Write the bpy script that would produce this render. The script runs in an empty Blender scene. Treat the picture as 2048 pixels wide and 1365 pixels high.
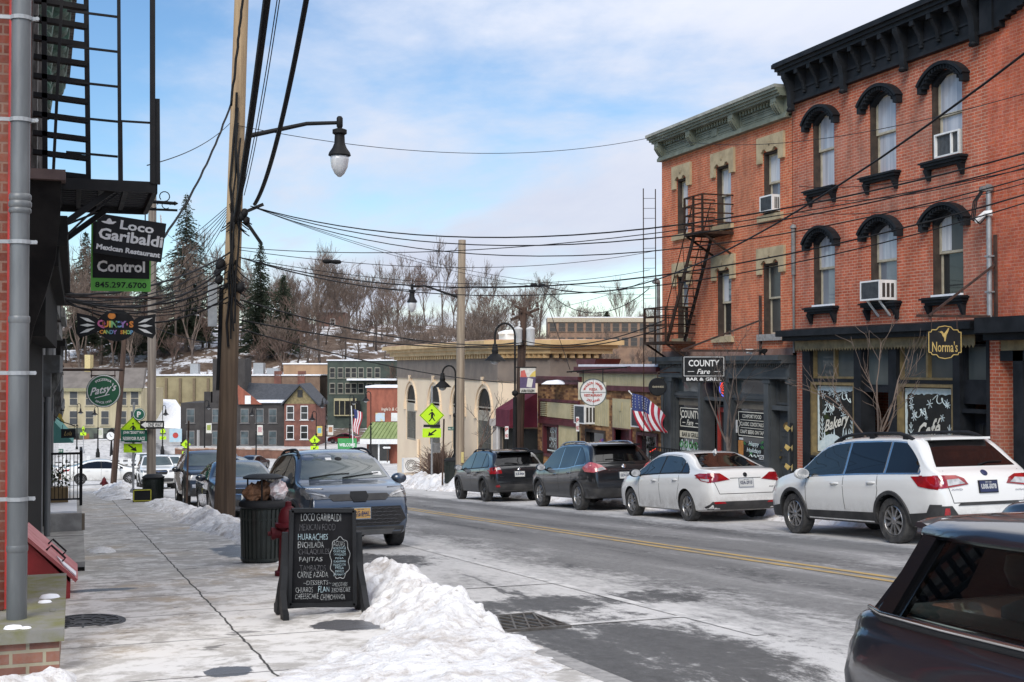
import bpy,bmesh,math,random
from mathutils import Vector,Matrix,noise as mnoise
from mathutils.bvhtree import BVHTree
from mathutils.geometry import delaunay_2d_cdt
R = math.radians
rnd = random.Random(7)
scene = bpy.context.scene
COL = scene.collection
# ---------------------------------------------------------------- camera
EYE = 1.54
YAW = math.atan2(874,2500)
cam_d = bpy.data.cameras.new('camera');cam = bpy.data.objects.new('camera',cam_d);COL.objects.link(cam)
cam.location = (0,0,EYE)
cam_d.sensor_width = 36;cam_d.lens = 2500 / 2048 * 36
cam_d.clip_start = .05;cam_d.clip_end = 6000
cam.rotation_euler = (R(90)+math.atan2(735-682.5,2500),0,-YAW)
scene.camera = cam
# ---------------------------------------------------------------- sky, sun
SUN_EL,SUN_AZ = R(43),R(217) # azimuth measured from +Y towards +X: behind, a little to the left
w = bpy.data.worlds.new('World');scene.world = w;w.use_nodes = True
nt = w.node_tree;N = nt.nodes;L = nt.links;N.clear()
out = N.new('ShaderNodeOutputWorld');bg = N.new('ShaderNodeBackground');bg.inputs[1].default_value = .12
L.new(bg.outputs[0],out.inputs[0])
sky = N.new('ShaderNodeTexSky');sky.sky_type = 'NISHITA';sky.sun_disc = False
sky.sun_elevation = SUN_EL;sky.sun_rotation = SUN_AZ;sky.air_density = 1.0;sky.dust_density = .3;sky.ozone_density = 2.0
tc = N.new('ShaderNodeTexCoord');sep = N.new('ShaderNodeSeparateXYZ');L.new(tc.outputs['Generated'],sep.inputs[0])
def wmath(op,a,b=None,c=None,clamp=False):
 n = N.new('ShaderNodeMath');n.operation = op;n.use_clamp = clamp
 for i,x in enumerate((a,b,c)):
  if x is None:continue
  if isinstance(x,(int,float)):n.inputs[i].default_value = x
  else:L.new(x,n.inputs[i])
 return n.outputs[0]
# cloud deck: directions projected on a flat layer, then fractal noise
zz = wmath('ADD',wmath('MAXIMUM',sep.outputs[2],0.0),.10)
cx = wmath('DIVIDE',sep.outputs[0],zz);cy = wmath('DIVIDE',sep.outputs[1],zz)
cmb = N.new('ShaderNodeCombineXYZ');L.new(cx,cmb.inputs[0]);L.new(cy,cmb.inputs[1])
def wnoise(scale,detail,rough,dist,loc):
 mp = N.new('ShaderNodeMapping');L.new(cmb.outputs[0],mp.inputs[0]);mp.inputs['Location'].default_value = loc
 mp.inputs['Rotation'].default_value = (0,0,R(35));mp.inputs['Scale'].default_value = (1,.55,1)
 t = N.new('ShaderNodeTexNoise');L.new(mp.outputs[0],t.inputs[0])
 t.inputs['Scale'].default_value = scale;t.inputs['Detail'].default_value = detail
 t.inputs['Roughness'].default_value = rough;t.inputs['Distortion'].default_value = dist
 return t.outputs['Fac']
n1 = wnoise(.62,8,.58,.35,(3.1,1.7,0));n2 = wnoise(2.2,7,.62,.4,(0,4,0))
# more cloud to the east (+X), clearer patch to the north-west
side = wmath('MULTIPLY',wmath('SUBTRACT',sep.outputs[0],.25),.95)
cov = wmath('ADD',wmath('ADD',wmath('MULTIPLY_ADD',n1,1.8,-.41),wmath('MULTIPLY',n2,.28)),side)
mr = N.new('ShaderNodeMapRange');mr.interpolation_type = 'SMOOTHSTEP';L.new(cov,mr.inputs[0])
mr.inputs[1].default_value = .42;mr.inputs[2].default_value = .88;mr.inputs[3].default_value = 0.03;mr.inputs[4].default_value = .97
ccol = N.new('ShaderNodeMix');ccol.data_type = 'RGBA';L.new(n2,ccol.inputs[0])
ccol.inputs[6].default_value = (3.3,3.62,4.6,1);ccol.inputs[7].default_value = (4.35,4.55,5.15,1)
hs = N.new('ShaderNodeHueSaturation');hs.inputs['Saturation'].default_value = 1.22;hs.inputs['Value'].default_value = .78;L.new(sky.outputs[0],hs.inputs['Color'])
# an overcast layer is brighter overhead than near the horizon
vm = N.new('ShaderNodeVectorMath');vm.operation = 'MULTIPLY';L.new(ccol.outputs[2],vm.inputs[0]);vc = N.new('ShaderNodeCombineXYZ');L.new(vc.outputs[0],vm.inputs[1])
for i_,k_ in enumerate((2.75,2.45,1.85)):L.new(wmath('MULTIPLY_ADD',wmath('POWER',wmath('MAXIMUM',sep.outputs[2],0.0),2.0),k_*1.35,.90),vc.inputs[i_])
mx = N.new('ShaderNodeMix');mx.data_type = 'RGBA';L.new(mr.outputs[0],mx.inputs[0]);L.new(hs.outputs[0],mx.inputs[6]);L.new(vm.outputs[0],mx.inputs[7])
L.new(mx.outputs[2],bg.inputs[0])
sun_d = bpy.data.lights.new('sun','SUN');sun = bpy.data.objects.new('sun',sun_d);COL.objects.link(sun)
sun_d.energy = 2.0;sun_d.angle = R(36);sun_d.color = (1,.93,.82)
sdir = Vector((math.sin(SUN_AZ)*math.cos(SUN_EL),math.cos(SUN_AZ)*math.cos(SUN_EL),math.sin(SUN_EL)))
sun.rotation_euler = sdir.to_track_quat('Z','Y').to_euler()
vs = scene.view_settings
vs.view_transform = 'Standard';vs.look = 'None';vs.gamma = 1;vs.use_curve_mapping = False;vs.exposure = 0.70
# ---------------------------------------------------------------- survey: where a sight line of the photograph meets a plane
_s,_c = math.sin(YAW),math.cos(YAW)
def ray(px,py):
 k = (px-1024) / 2500;return (k*_c+_s,_c-k*_s,(735-py)/2500)
def atX(px,py,X):
 r = ray(px,py);d = X / r[0];return Vector((X,r[1]*d,EYE+r[2]*d))
def atD(px,py,d):
 r = ray(px,py);return Vector((r[0]*d,r[1]*d,EYE+r[2]*d))
def fy(px):return atX(px,735,17)[1]
def fz(px,py):return atX(px,py,17)[2]
# ---------------------------------------------------------------- objects and tags
ORG = {}
def tag(o,label=None,cat=None,group=None,kind=None):
 if label:o['label'] = label
 if cat:o['category'] = cat
 if group:o['group'] = group
 if kind:o['kind'] = kind
 return o
def thing(name,label,cat,loc=(0,0,0),group=None,rot=(0,0,0),local=False):
 o = bpy.data.objects.new(name,None);COL.objects.link(o);o.empty_display_size = .2
 o.location = loc;o.rotation_euler = rot
 ORG[o.name] = Vector((0,0,0)) if local else Vector(loc)
 return tag(o,label,cat,group)
def copy_tree(o,parent=None):
 c = o.copy();COL.objects.link(c)
 if parent:c.parent = parent
 for ch in o.children:copy_tree(ch,c)
 return c
def basis(d):
 d = Vector(d).normalized()
 u = d.cross(Vector((0,0,1)))
 if u.length < 1e-4:u = Vector((1,0,0))
 u.normalize();return u,u.cross(d).normalized()
_TX = {}
def text_geo(s,bold,res):
 k = (s,bold,res)
 if k not in _TX:
  cu = bpy.data.curves.new('tmp','FONT');cu.body = s;cu.align_x = 'CENTER';cu.align_y = 'CENTER'
  cu.offset = bold;cu.resolution_u = res;cu.fill_mode = 'BOTH';cu.extrude = 0
  ob = bpy.data.objects.new('tmp',cu)
  me = bpy.data.meshes.new_from_object(ob)
  vv = [v.co.copy() for v in me.vertices];ff = [tuple(p.vertices) for p in me.polygons]
  bpy.data.objects.remove(ob);bpy.data.curves.remove(cu);bpy.data.meshes.remove(me)
  if vv:
   x0 = min(v.x for v in vv);x1 = max(v.x for v in vv);y0 = min(v.y for v in vv);y1 = max(v.y for v in vv)
   for v in vv:v.x -= (x0+x1) / 2;v.y -= (y0+y1) / 2
   _TX[k] = (vv,ff,x1-x0,y1-y0)
  else:_TX[k] = ([],[],1,1)
 return _TX[k]
class MB:
 def __init__(s):s.v = [];s.f = [];s.m = [];s.k = 0
 def add(s,vs,fs,M=None):
  b = len(s.v)
  s.v += [M @ Vector(v) for v in vs] if M else [Vector(v) for v in vs]
  for f in fs:s.f.append(tuple(i+b for i in f));s.m.append(s.k)
 def box(s,x0,x1,y0,y1,z0,z1,M=None):
  if x0 > x1:x0,x1 = x1,x0
  if y0 > y1:y0,y1 = y1,y0
  if z0 > z1:z0,z1 = z1,z0
  s.add([(x0,y0,z0),(x1,y0,z0),(x1,y1,z0),(x0,y1,z0),(x0,y0,z1),(x1,y0,z1),(x1,y1,z1),(x0,y1,z1)],
   [(3,2,1,0),(4,5,6,7),(0,1,5,4),(1,2,6,5),(2,3,7,6),(3,0,4,7)],M)
 def poly(s,pts):s.add(pts,[tuple(range(len(pts)))])
 def prism(s,pts,vec):
  n = len(pts);vec = Vector(vec);pts = [Vector(p) for p in pts]
  nrm = Vector((0,0,0))
  for i in range(n):nrm += pts[i].cross(pts[(i+1) % n])
  if nrm.dot(vec) < 0:pts = pts[::-1]
  top = [p+vec for p in pts]
  s.add(pts+top,[tuple(range(n-1,-1,-1)),tuple(range(n,2*n))]+[(i,(i+1) % n,n+(i+1) % n,n+i) for i in range(n)])
 def tube(s,pts,r,n=8,cap=True):
  pts = [Vector(p) for p in pts];m = len(pts)
  if not hasattr(r,'__len__'):r = [r] * m
  b = len(s.v);u0 = None
  for i,p in enumerate(pts):
   d = (pts[min(i+1,m-1)]-pts[max(i-1,0)])
   if d.length < 1e-9:d = Vector((0,0,1))
   d.normalize()
   if u0 is None:u,w_ = basis(d)
   else:
    u = u0 - d * u0.dot(d)
    if u.length < 1e-5:u,w_ = basis(d)
    u.normalize();w_ = u.cross(d)
   u0 = u
   for j in range(n):
    a = 2 * math.pi * j / n
    s.v.append(p+(u*math.cos(a)+w_*math.sin(a))*r[i])
  for i in range(m-1):
   for j in range(n):
    k = (j+1) % n
    s.f.append((b+i*n+j,b+i*n+k,b+(i+1)*n+k,b+(i+1)*n+j));s.m.append(s.k)
  if cap:
   s.f.append(tuple(b+j for j in range(n-1,-1,-1)));s.m.append(s.k)
   s.f.append(tuple(b+(m-1)*n+j for j in range(n)));s.m.append(s.k)
 def bar(s,p,q,w_,h,up=(0,0,1)):
  p = Vector(p);q = Vector(q);d = (q-p).normalized();up = Vector(up)
  if abs(d.dot(up)) > .99:up = Vector((1,0,0))
  a = d.cross(up).normalized() * (w_/2);b = a.cross(d).normalized() * (h/2)
  s.add([p-a-b,p+a-b,p+a+b,p-a+b,q-a-b,q+a-b,q+a+b,q-a+b],
   [(0,1,2,3),(7,6,5,4),(4,5,1,0),(5,6,2,1),(6,7,3,2),(7,4,0,3)])
 def lathe(s,c,prof,n=16,axis=(0,0,1),sx=1,cap=True):
  ax = Vector(axis).normalized();u,w_ = basis(ax);c = Vector(c);b = len(s.v)
  for r,z in prof:
   for j in range(n):
    a = 2 * math.pi * j / n
    s.v.append(c+ax*z+(u*math.cos(a)*sx+w_*math.sin(a))*r)
  m = len(prof)
  for i in range(m-1):
   for j in range(n):
    k = (j+1) % n
    s.f.append((b+i*n+j,b+(i+1)*n+j,b+(i+1)*n+k,b+i*n+k));s.m.append(s.k)
  if cap:
   s.f.append(tuple(b+j for j in range(n)));s.m.append(s.k)
   s.f.append(tuple(b+(m-1)*n+j for j in range(n-1,-1,-1)));s.m.append(s.k)
 def text(s,t,org,right,up,h=None,w_=None,bold=0.,shear=0.,ext=.004,res=2,arc=None):
  """flat lettering centred on org; h = cap height, w_ = full width"""
  vv,ff,W0,H0 = text_geo(t,bold,res)
  if not vv:return
  right = Vector(right).normalized();up = Vector(up).normalized();nrm = right.cross(up)
  org = Vector(org)
  sy = h / H0 if h else w_ / W0
  sx = w_ / W0 if w_ else sy
  P = []
  for v in vv:
   x = v.x * sx + shear * v.y * sy;y = v.y * sy
   if arc:
    a = x / arc;rr = arc + y
    x,y = rr * math.sin(a),rr * math.cos(a) - arc
   P.append(org+right*x+up*y+nrm*ext)
  s.add(P,ff)
 def build(s,name,mats,parent=None,smooth=None,sub=None):
  if not isinstance(mats,(list,tuple)):mats = [mats]
  o0 = Vector((0,0,0))
  if parent is not None:o0 = ORG.get(parent.name,o0)
  me = bpy.data.meshes.new(name)
  me.from_pydata([v-o0 for v in s.v],[],s.f)
  for m_ in mats:me.materials.append(m_)
  if len(mats) > 1:me.polygons.foreach_set('material_index',s.m)
  if smooth is not None:
   me.polygons.foreach_set('use_smooth',[True]*len(me.polygons))
   if smooth < 179:me.set_sharp_from_angle(angle=R(smooth))
  me.update()
  o = bpy.data.objects.new(name,me);COL.objects.link(o)
  if parent is not None:o.parent = parent;ORG[o.name] = o0
  return o
def wall_holes(mb,axis,c,a0,a1,z0,z1,holes,depth,out_sign):
 """wall sheet in plane axis=c ('x' or 'y'), spanning a (the other axis) and z, with rectangular openings and reveals going inwards"""
 ys = sorted({a0,a1} | {h for r in holes for h in r[:2] if a0 < h < a1});zs = sorted({z0,z1} | {h for r in holes for h in r[2:4] if z0 < h < z1})
 def P(a,z,d=0.):
  return (c-out_sign*d,a,z) if axis == 'x' else (a,c-out_sign*d,z)
 flip = (out_sign > 0) == (axis == 'x')
 def q(p):
  mb.poly(p if flip else p[::-1])
 for i in range(len(ys)-1):
  for j in range(len(zs)-1):
   ym,zm = (ys[i]+ys[i+1]) / 2,(zs[j]+zs[j+1]) / 2
   if any(h[0] < ym < h[1] and h[2] < zm < h[3] for h in holes):continue
   q([P(ys[i],zs[j]),P(ys[i+1],zs[j]),P(ys[i+1],zs[j+1]),P(ys[i],zs[j+1])])
 for h in holes:
  a,b,e,f = h[:4];d = depth
  q([P(a,e),P(a,f),P(a,f,d),P(a,e,d)]);q([P(b,f),P(b,e),P(b,e,d),P(b,f,d)])
  q([P(b,e),P(a,e),P(a,e,d),P(b,e,d)]);q([P(a,f),P(b,f),P(b,f,d),P(a,f,d)])
# ---------------------------------------------------------------- materials
def newmat(name):
 m = bpy.data.materials.new(name);m.use_nodes = True
 nt = m.node_tree;b = nt.nodes['Principled BSDF'];return m,nt,b
def nmath(nt,op,a,b=None,c=None,clamp=False):
 n = nt.nodes.new('ShaderNodeMath');n.operation = op;n.use_clamp = clamp
 for i,x in enumerate((a,b,c)):
  if x is None:continue
  if isinstance(x,(int,float)):n.inputs[i].default_value = x
  else:nt.links.new(x,n.inputs[i])
 return n.outputs[0]
def nnoise(nt,co,scale,detail=5,rough=.55,stretch=None,dist=0.):
 if stretch:
  mp = nt.nodes.new('ShaderNodeMapping');nt.links.new(co,mp.inputs[0]);mp.inputs['Scale'].default_value = stretch;co = mp.outputs[0]
 t = nt.nodes.new('ShaderNodeTexNoise');nt.links.new(co,t.inputs[0]);t.inputs['Scale'].default_value = scale
 t.inputs['Detail'].default_value = detail;t.inputs['Roughness'].default_value = rough;t.inputs['Distortion'].default_value = dist
 return t.outputs['Fac']
def nramp(nt,f,a,b,lo=0.,hi=1.,smooth=True):
 n = nt.nodes.new('ShaderNodeMapRange');n.interpolation_type = 'SMOOTHSTEP' if smooth else 'LINEAR'
 nt.links.new(f,n.inputs[0])
 for i,x in enumerate((a,b,lo,hi)):n.inputs[i+1].default_value = x
 return n.outputs[0]
def nmix(nt,f,a,b):
 n = nt.nodes.new('ShaderNodeMix');n.data_type = 'RGBA'
 if isinstance(f,(int,float)):n.inputs[0].default_value = f
 else:nt.links.new(f,n.inputs[0])
 for i,x in ((6,a),(7,b)):
  if isinstance(x,tuple):n.inputs[i].default_value = (*x[:3],1)
  else:nt.links.new(x,n.inputs[i])
 return n.outputs[2]
def nbump(nt,b,h,strength=.3,dist=.02):
 n = nt.nodes.new('ShaderNodeBump');nt.links.new(h,n.inputs['Height']);n.inputs['Strength'].default_value = strength
 n.inputs['Distance'].default_value = dist;nt.links.new(n.outputs[0],b.inputs['Normal'])
def ocoord(nt):return nt.nodes.new('ShaderNodeTexCoord').outputs['Object']
_MC = {}
def M(name,c1,c2=None,scale=6.,rough=.6,metal=0.,bump=0.,coat=0.,stretch=None,detail=6,spec=.5,lo=.35,hi=.65):
 if name in _MC:return _MC[name]
 m,nt,b = newmat(name)
 co = ocoord(nt);f = nnoise(nt,co,scale,detail,.6,stretch)
 c2 = c2 or tuple(x*.78 for x in c1)
 nt.links.new(nmix(nt,nramp(nt,f,lo,hi),c1,c2),b.inputs['Base Color'])
 nt.links.new(nramp(nt,f,.2,.8,max(.02,rough-.07),min(1,rough+.1)),b.inputs['Roughness'])
 b.inputs['Metallic'].default_value = metal;b.inputs['Coat Weight'].default_value = coat;b.inputs['Coat Roughness'].default_value = .04
 b.inputs['Specular IOR Level'].default_value = spec
 if bump:nbump(nt,b,nnoise(nt,co,scale*3,4,.6,stretch),bump,.02)
 _MC[name] = m;return m
def paint(name,col,metallic=0.,dirt=(.25,.24,.23),dirtamt=.5,flake=None):
 """car paint under clear coat with road salt on the lower body"""
 m,nt,b = newmat(name);co = ocoord(nt)
 sp = nt.nodes.new('ShaderNodeSeparateXYZ');nt.links.new(co,sp.inputs[0])
 n = nnoise(nt,co,3.5,6,.65);n2 = nnoise(nt,co,40,3,.6)
 low = nramp(nt,sp.outputs[2],.75,.2)
 k = nmath(nt,'MULTIPLY',nmath(nt,'MULTIPLY',low,nramp(nt,nmath(nt,'ADD',nmath(nt,'MULTIPLY',n,.7),nmath(nt,'MULTIPLY',n2,.3)),.35,.65)),dirtamt)
 nt.links.new(nmix(nt,k,col,dirt),b.inputs['Base Color'])
 nt.links.new(nmath(nt,'ADD',nmath(nt,'MULTIPLY',k,.5),.28),b.inputs['Roughness'])
 b.inputs['Metallic'].default_value = metallic
 nt.links.new(nmath(nt,'SUBTRACT',1,k),b.inputs['Coat Weight']);b.inputs['Coat Roughness'].default_value = .03
 return m
def brick(name,c1,c2,mortar,bw=.205,bh=.068,mw=.009,stain=(.25,.18,.15),stainamt=.5,white=0.,rough=.85):
 m,nt,b = newmat(name)
 g = nt.nodes.new('ShaderNodeNewGeometry');sp = nt.nodes.new('ShaderNodeSeparateXYZ');nt.links.new(g.outputs['Position'],sp.inputs[0])
 cb = nt.nodes.new('ShaderNodeCombineXYZ');nt.links.new(nmath(nt,'ADD',sp.outputs[0],sp.outputs[1]),cb.inputs[0]);nt.links.new(sp.outputs[2],cb.inputs[1])
 t = nt.nodes.new('ShaderNodeTexBrick');nt.links.new(cb.outputs[0],t.inputs[0])
 t.inputs['Scale'].default_value = 1;t.inputs['Brick Width'].default_value = bw;t.inputs['Row Height'].default_value = bh
 t.inputs['Mortar Size'].default_value = mw;t.inputs['Mortar Smooth'].default_value = .15;t.inputs['Bias'].default_value = 0
 t.offset = .5;t.inputs['Color1'].default_value = (*c1,1);t.inputs['Color2'].default_value = (*c2,1);t.inputs['Mortar'].default_value = (*mortar,1)
 co = g.outputs['Position']
 big = nnoise(nt,co,.55,6,.62);med = nnoise(nt,co,3.2,5,.6,(1,1,.35))
 fine = nnoise(nt,co,28,3,.6)
 col = nmix(nt,nramp(nt,big,.42,.72,0,stainamt),t.outputs['Color'],stain)
 hs = nt.nodes.new('ShaderNodeHueSaturation');nt.links.new(col,hs.inputs['Color'])
 nt.links.new(nramp(nt,med,.25,.75,.74,1.22),hs.inputs['Value']);nt.links.new(nramp(nt,fine,.2,.8,.85,1.1),hs.inputs['Saturation'])
 col = hs.outputs[0]
 if white:col = nmix(nt,nramp(nt,nmath(nt,'ADD',nmath(nt,'MULTIPLY',big,.6),nmath(nt,'MULTIPLY',med,.4)),.55,.7,0,white),col,(.55,.5,.46))
 nt.links.new(col,b.inputs['Base Color']);b.inputs['Roughness'].default_value = rough;b.inputs['Specular IOR Level'].default_value = .25
 nbump(nt,b,nmath(nt,'ADD',nmath(nt,'MULTIPLY',t.outputs['Fac'],-1),nmath(nt,'MULTIPLY',fine,.35)),.5,.012)
 return m
def glass(name,c,rough=.03,spec=.6,c2=None,ior=1.5,fold=False):
 """window glass seen from outside in daylight: dark, curtained or painted sky colour behind a reflecting face"""
 m,nt,b = newmat(name);co = ocoord(nt)
 f = nnoise(nt,co,1.1,3,.5,(9,9,.35) if fold else (1,1,.5))
 nt.links.new(nmix(nt,nramp(nt,f,.3,.7),c,c2 or tuple(x*.7 for x in c)),b.inputs['Base Color'])
 b.inputs['Roughness'].default_value = rough;b.inputs['Specular IOR Level'].default_value = spec;b.inputs['IOR'].default_value = ior
 nbump(nt,b,nnoise(nt,co,.9,1,.4),.035,.05)
 return m
def emis(name,c,e):
 m,nt,b = newmat(name);b.inputs['Base Color'].default_value = (*c,1);b.inputs['Emission Color'].default_value = (*c,1);b.inputs['Emission Strength'].default_value = e
 return m
BLACK = M('black_metal',(.010,.010,.011),(.016,.016,.017),5,.6,spec=.18)
BLACKP = M('black_paint',(.013,.0135,.015),(.021,.022,.024),3,.6,spec=.2)
WHITE = M('white_paint',(.78,.78,.77),(.68,.68,.67),4,.5)
GALV = M('galvanised_steel',(.36,.37,.38),(.28,.29,.30),7,.45,.35)
WOOD = M('weathered_pole_wood',(.27,.175,.105),(.15,.095,.06),1.6,.85,0,.35,stretch=(9,9,.35),detail=9)
DWOOD = M('brown_pole_wood',(.085,.05,.035),(.045,.028,.02),1.6,.85,0,.35,stretch=(9,9,.35),detail=9)
SNOWM = None
# ================================================================ ground
def sstep(a,b,x):
 t = min(1,max(0,(x-a)/(b-a)));return t * t * (3-2*t)
_g = [0.0]
for i in range(1,700):_g.append(_g[-1]-.07*(1-sstep(105,160,i-.5)))
def g(Y):
 if Y <= 0:return -.07 * Y
 if Y >= 698:return _g[-1]
 i = int(Y);return _g[i] + (_g[i+1]-_g[i]) * (Y-i)
def zroad(X,Y):return g(Y) - .34 * sstep(7.6,5.6,Y) * sstep(3.2,3.4,X) * sstep(6.6,5.6,X) * sstep(-2,0,Y)
KL,KR = 3.2,13.9 # kerb lines
def zwalk(Y):return g(Y) + .12
def zg(X,Y):
 return zwalk(Y) if (X < KL or X > KR) and Y < 68 else zroad(X,Y)
def zhill(X,Y):
 d = X * _s + Y * _c;lat = X * _c - Y * _s
 amp = 21 - 5 * sstep(-40,20,lat)
 h = amp * sstep(193,300,d) + 6 * sstep(300,520,d)
 h += (mnoise.noise(Vector((X*.03,Y*.03,0)))*1.6+mnoise.noise(Vector((X*.1,Y*.1,4)))*.5) * sstep(190,215,d)
 return g(Y) + h
def sheet(name,xs,ys,zf,mat,kind='structure',keep=None):
 mb = MB();nx,ny = len(xs),len(ys)
 mb.v = [Vector((x,y,zf(x,y))) for y in ys for x in xs]
 for j in range(ny-1):
  for i in range(nx-1):
   if keep and not keep((xs[i]+xs[i+1])/2,(ys[j]+ys[j+1])/2):continue
   a = j * nx + i;mb.f.append((a,a+1,a+nx+1,a+nx));mb.m.append(0)
 o = mb.build(name,mat,smooth=180);tag(o,kind=kind);return o
def lin(a,b,n):return [a+(b-a)*i/n for i in range(n+1)]
# --- terrain material: leaf litter and melting snow
m_,nt_,b_ = newmat('hill_snow_and_leaf_litter');co_ = ocoord(nt_)
f1 = nnoise(nt_,co_,.085,8,.7,(1,1,2.5));f2 = nnoise(nt_,co_,.5,5,.7)
leaf = nmix(nt_,nramp(nt_,f2,.35,.65),(.085,.052,.034),(.17,.125,.095))
k_ = nramp(nt_,nmath(nt_,'ADD',nmath(nt_,'MULTIPLY',f1,.6),nmath(nt_,'MULTIPLY',f2,.4)),.50,.545)
nt_.links.new(nmix(nt_,k_,leaf,(.72,.73,.76)),b_.inputs['Base Color']);b_.inputs['Roughness'].default_value = .9
TERRAIN = m_
def zterr(X,Y):
 z = zhill(X,Y) - .05
 if -8 < X < 26 and Y < 176:z -= .25
 return z
sheet('ground',lin(-260,-20,48)+lin(-16,40,14)+lin(46,330,52),lin(-40,180,44)+lin(184,330,50)+lin(340,690,24),zterr,TERRAIN)
# --- road
m_,nt_,b_ = newmat('salted_asphalt');co_ = ocoord(nt_)
sp_ = nt_.nodes.new('ShaderNodeSeparateXYZ');nt_.links.new(co_,sp_.inputs[0]);x_,y_ = sp_.outputs[0],sp_.outputs[1]
fine = nnoise(nt_,co_,55,3,.7);streak = nnoise(nt_,co_,1.6,7,.62,(1.2,.16,1));blot = nnoise(nt_,co_,.75,8,.66,(1,.55,1));grit = nnoise(nt_,co_,9,7,.75,(1,.5,1))
g2 = nnoise(nt_,co_,16,5,.8,(1,.6,1));base = nmix(nt_,nmath(nt_,'ADD',nmath(nt_,'MULTIPLY',fine,.4),nmath(nt_,'MULTIPLY',nramp(nt_,g2,.3,.7),.6)),(.115,.114,.114),(.245,.242,.24));base = nmix(nt_,nramp(nt_,streak,.42,.62,0,.5),base,(.29,.287,.284))
# tyre tracks: darker bands along the lanes
tr = None
for c_ in (6.2,7.75,9.3,10.9):
 q_ = nramp(nt_,nmath(nt_,'ABSOLUTE',nmath(nt_,'SUBTRACT',nmath(nt_,'ADD',x_,nmath(nt_,'MULTIPLY',blot,.5)),c_+.25)),.15,.55,1,0)
 tr = q_ if tr is None else nmath(nt_,'MAXIMUM',tr,q_)
base = nmix(nt_,nmath(nt_,'MULTIPLY',tr,nramp(nt_,nmath(nt_,'ADD',nmath(nt_,'MULTIPLY',streak,.6),nmath(nt_,'MULTIPLY',g2,.4)),.4,.6,0,.95)),base,(.062,.062,.064))
# salt: thick on the parking lanes, thin on the lanes
edge = nmath(nt_,'MAXIMUM',nramp(nt_,x_,7.2,5.0),nramp(nt_,x_,10.7,12.0))
sn = nmath(nt_,'ADD',nmath(nt_,'ADD',nmath(nt_,'MULTIPLY',streak,.35),nmath(nt_,'MULTIPLY',blot,.35)),nmath(nt_,'MULTIPLY',grit,.42))
salt = nramp(nt_,nmath(nt_,'ADD',sn,nmath(nt_,'MULTIPLY',edge,.215)),.57,.82)
base = nmix(nt_,nmath(nt_,'MULTIPLY',salt,.85),base,(.60,.59,.58))
# meltwater by the drain and along the kerb
wet = None
for (cx0,cy0,rx,ry,a0) in ((4.2,8.6,1.0,2.2,0),(4.7,11.7,1.7,.6,0),(4.1,17.6,.9,1.2,0),(3.6,6.5,.9,1.8,0)):
 dx = nmath(nt_,'DIVIDE',nmath(nt_,'SUBTRACT',x_,cx0),rx);dy = nmath(nt_,'DIVIDE',nmath(nt_,'SUBTRACT',y_,cy0),ry)
 dd = nmath(nt_,'ADD',nmath(nt_,'MULTIPLY',dx,dx),nmath(nt_,'MULTIPLY',dy,dy))
 q_ = nramp(nt_,nmath(nt_,'ADD',dd,nmath(nt_,'MULTIPLY',nmath(nt_,'SUBTRACT',sn,.55),9)),1.5,.5)
 wet = q_ if wet is None else nmath(nt_,'MAXIMUM',wet,q_)
pk = nmath(nt_,'MULTIPLY',nramp(nt_,nnoise(nt_,co_,.9,7,.68,(1,.3,1),.6),.60,.66),nramp(nt_,x_,12.5,4.0,.1,1))
wet = nmath(nt_,'MAXIMUM',wet,pk)
nt_.links.new(nmix(nt_,nmath(nt_,'MULTIPLY',wet,.9),base,nmix(nt_,nmath(nt_,'ADD',nmath(nt_,'MULTIPLY',fine,.4),nmath(nt_,'MULTIPLY',nramp(nt_,g2,.35,.7),.6)),(.012,.012,.013),(.062,.062,.063))),b_.inputs['Base Color'])
nt_.links.new(nramp(nt_,wet,0,1,.9,.7),b_.inputs['Roughness']);nbump(nt_,b_,nmath(nt_,'ADD',fine,nmath(nt_,'MULTIPLY',grit,.8)),.6,.02)
ROAD = m_
sheet('road',lin(KL,4,8)+lin(4.4,13,12)+[KR],lin(-14,10,48)+lin(12,66,27)+lin(68,150,41),zroad,ROAD)
sheet('lower_road',lin(-75,95,34),lin(152,196,11),lambda X,Y:g(Y)+.004,ROAD)
sheet('cross_street',lin(-60,KL,16),lin(68,150,20),lambda X,Y:g(Y)+.004,ROAD)
sheet('corner_plaza',lin(KR,60,12),lin(70,150,20),lambda X,Y:g(Y)+.004,ROAD)
# --- painted markings
YEL = M('yellow_road_paint',(.42,.285,.10),(.29,.235,.15),6,.75,stretch=(1,.4,1),lo=.45,hi=.62)
WHT = M('worn_white_road_paint',(.58,.57,.555),(.40,.395,.39),5,.8,lo=.42,hi=.6)
def strip(name,x0,x1,y0,y1,m,step=2.):
 n = max(1,int((y1-y0)/step));sheet(name,[x0,x1],lin(y0,y1,n),lambda X,Y:zroad(X,Y)+.006,m)
strip('centre_line',8.44,8.55,-10,66,YEL);strip('centre_line',8.68,8.79,-10,66,YEL)
strip('parking_line',5.18,5.29,8.9,66,WHT)
for y0 in (10.15,13.4):
 mb = MB();a = zroad(4,y0) + .007
 mb.poly([(3.9,y0,a),(5.18,y0,a),(5.18,y0+.1,a-.007),(3.9,y0+.1,a-.007)]);tag(mb.build('parking_line',WHT),kind='structure')
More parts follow.
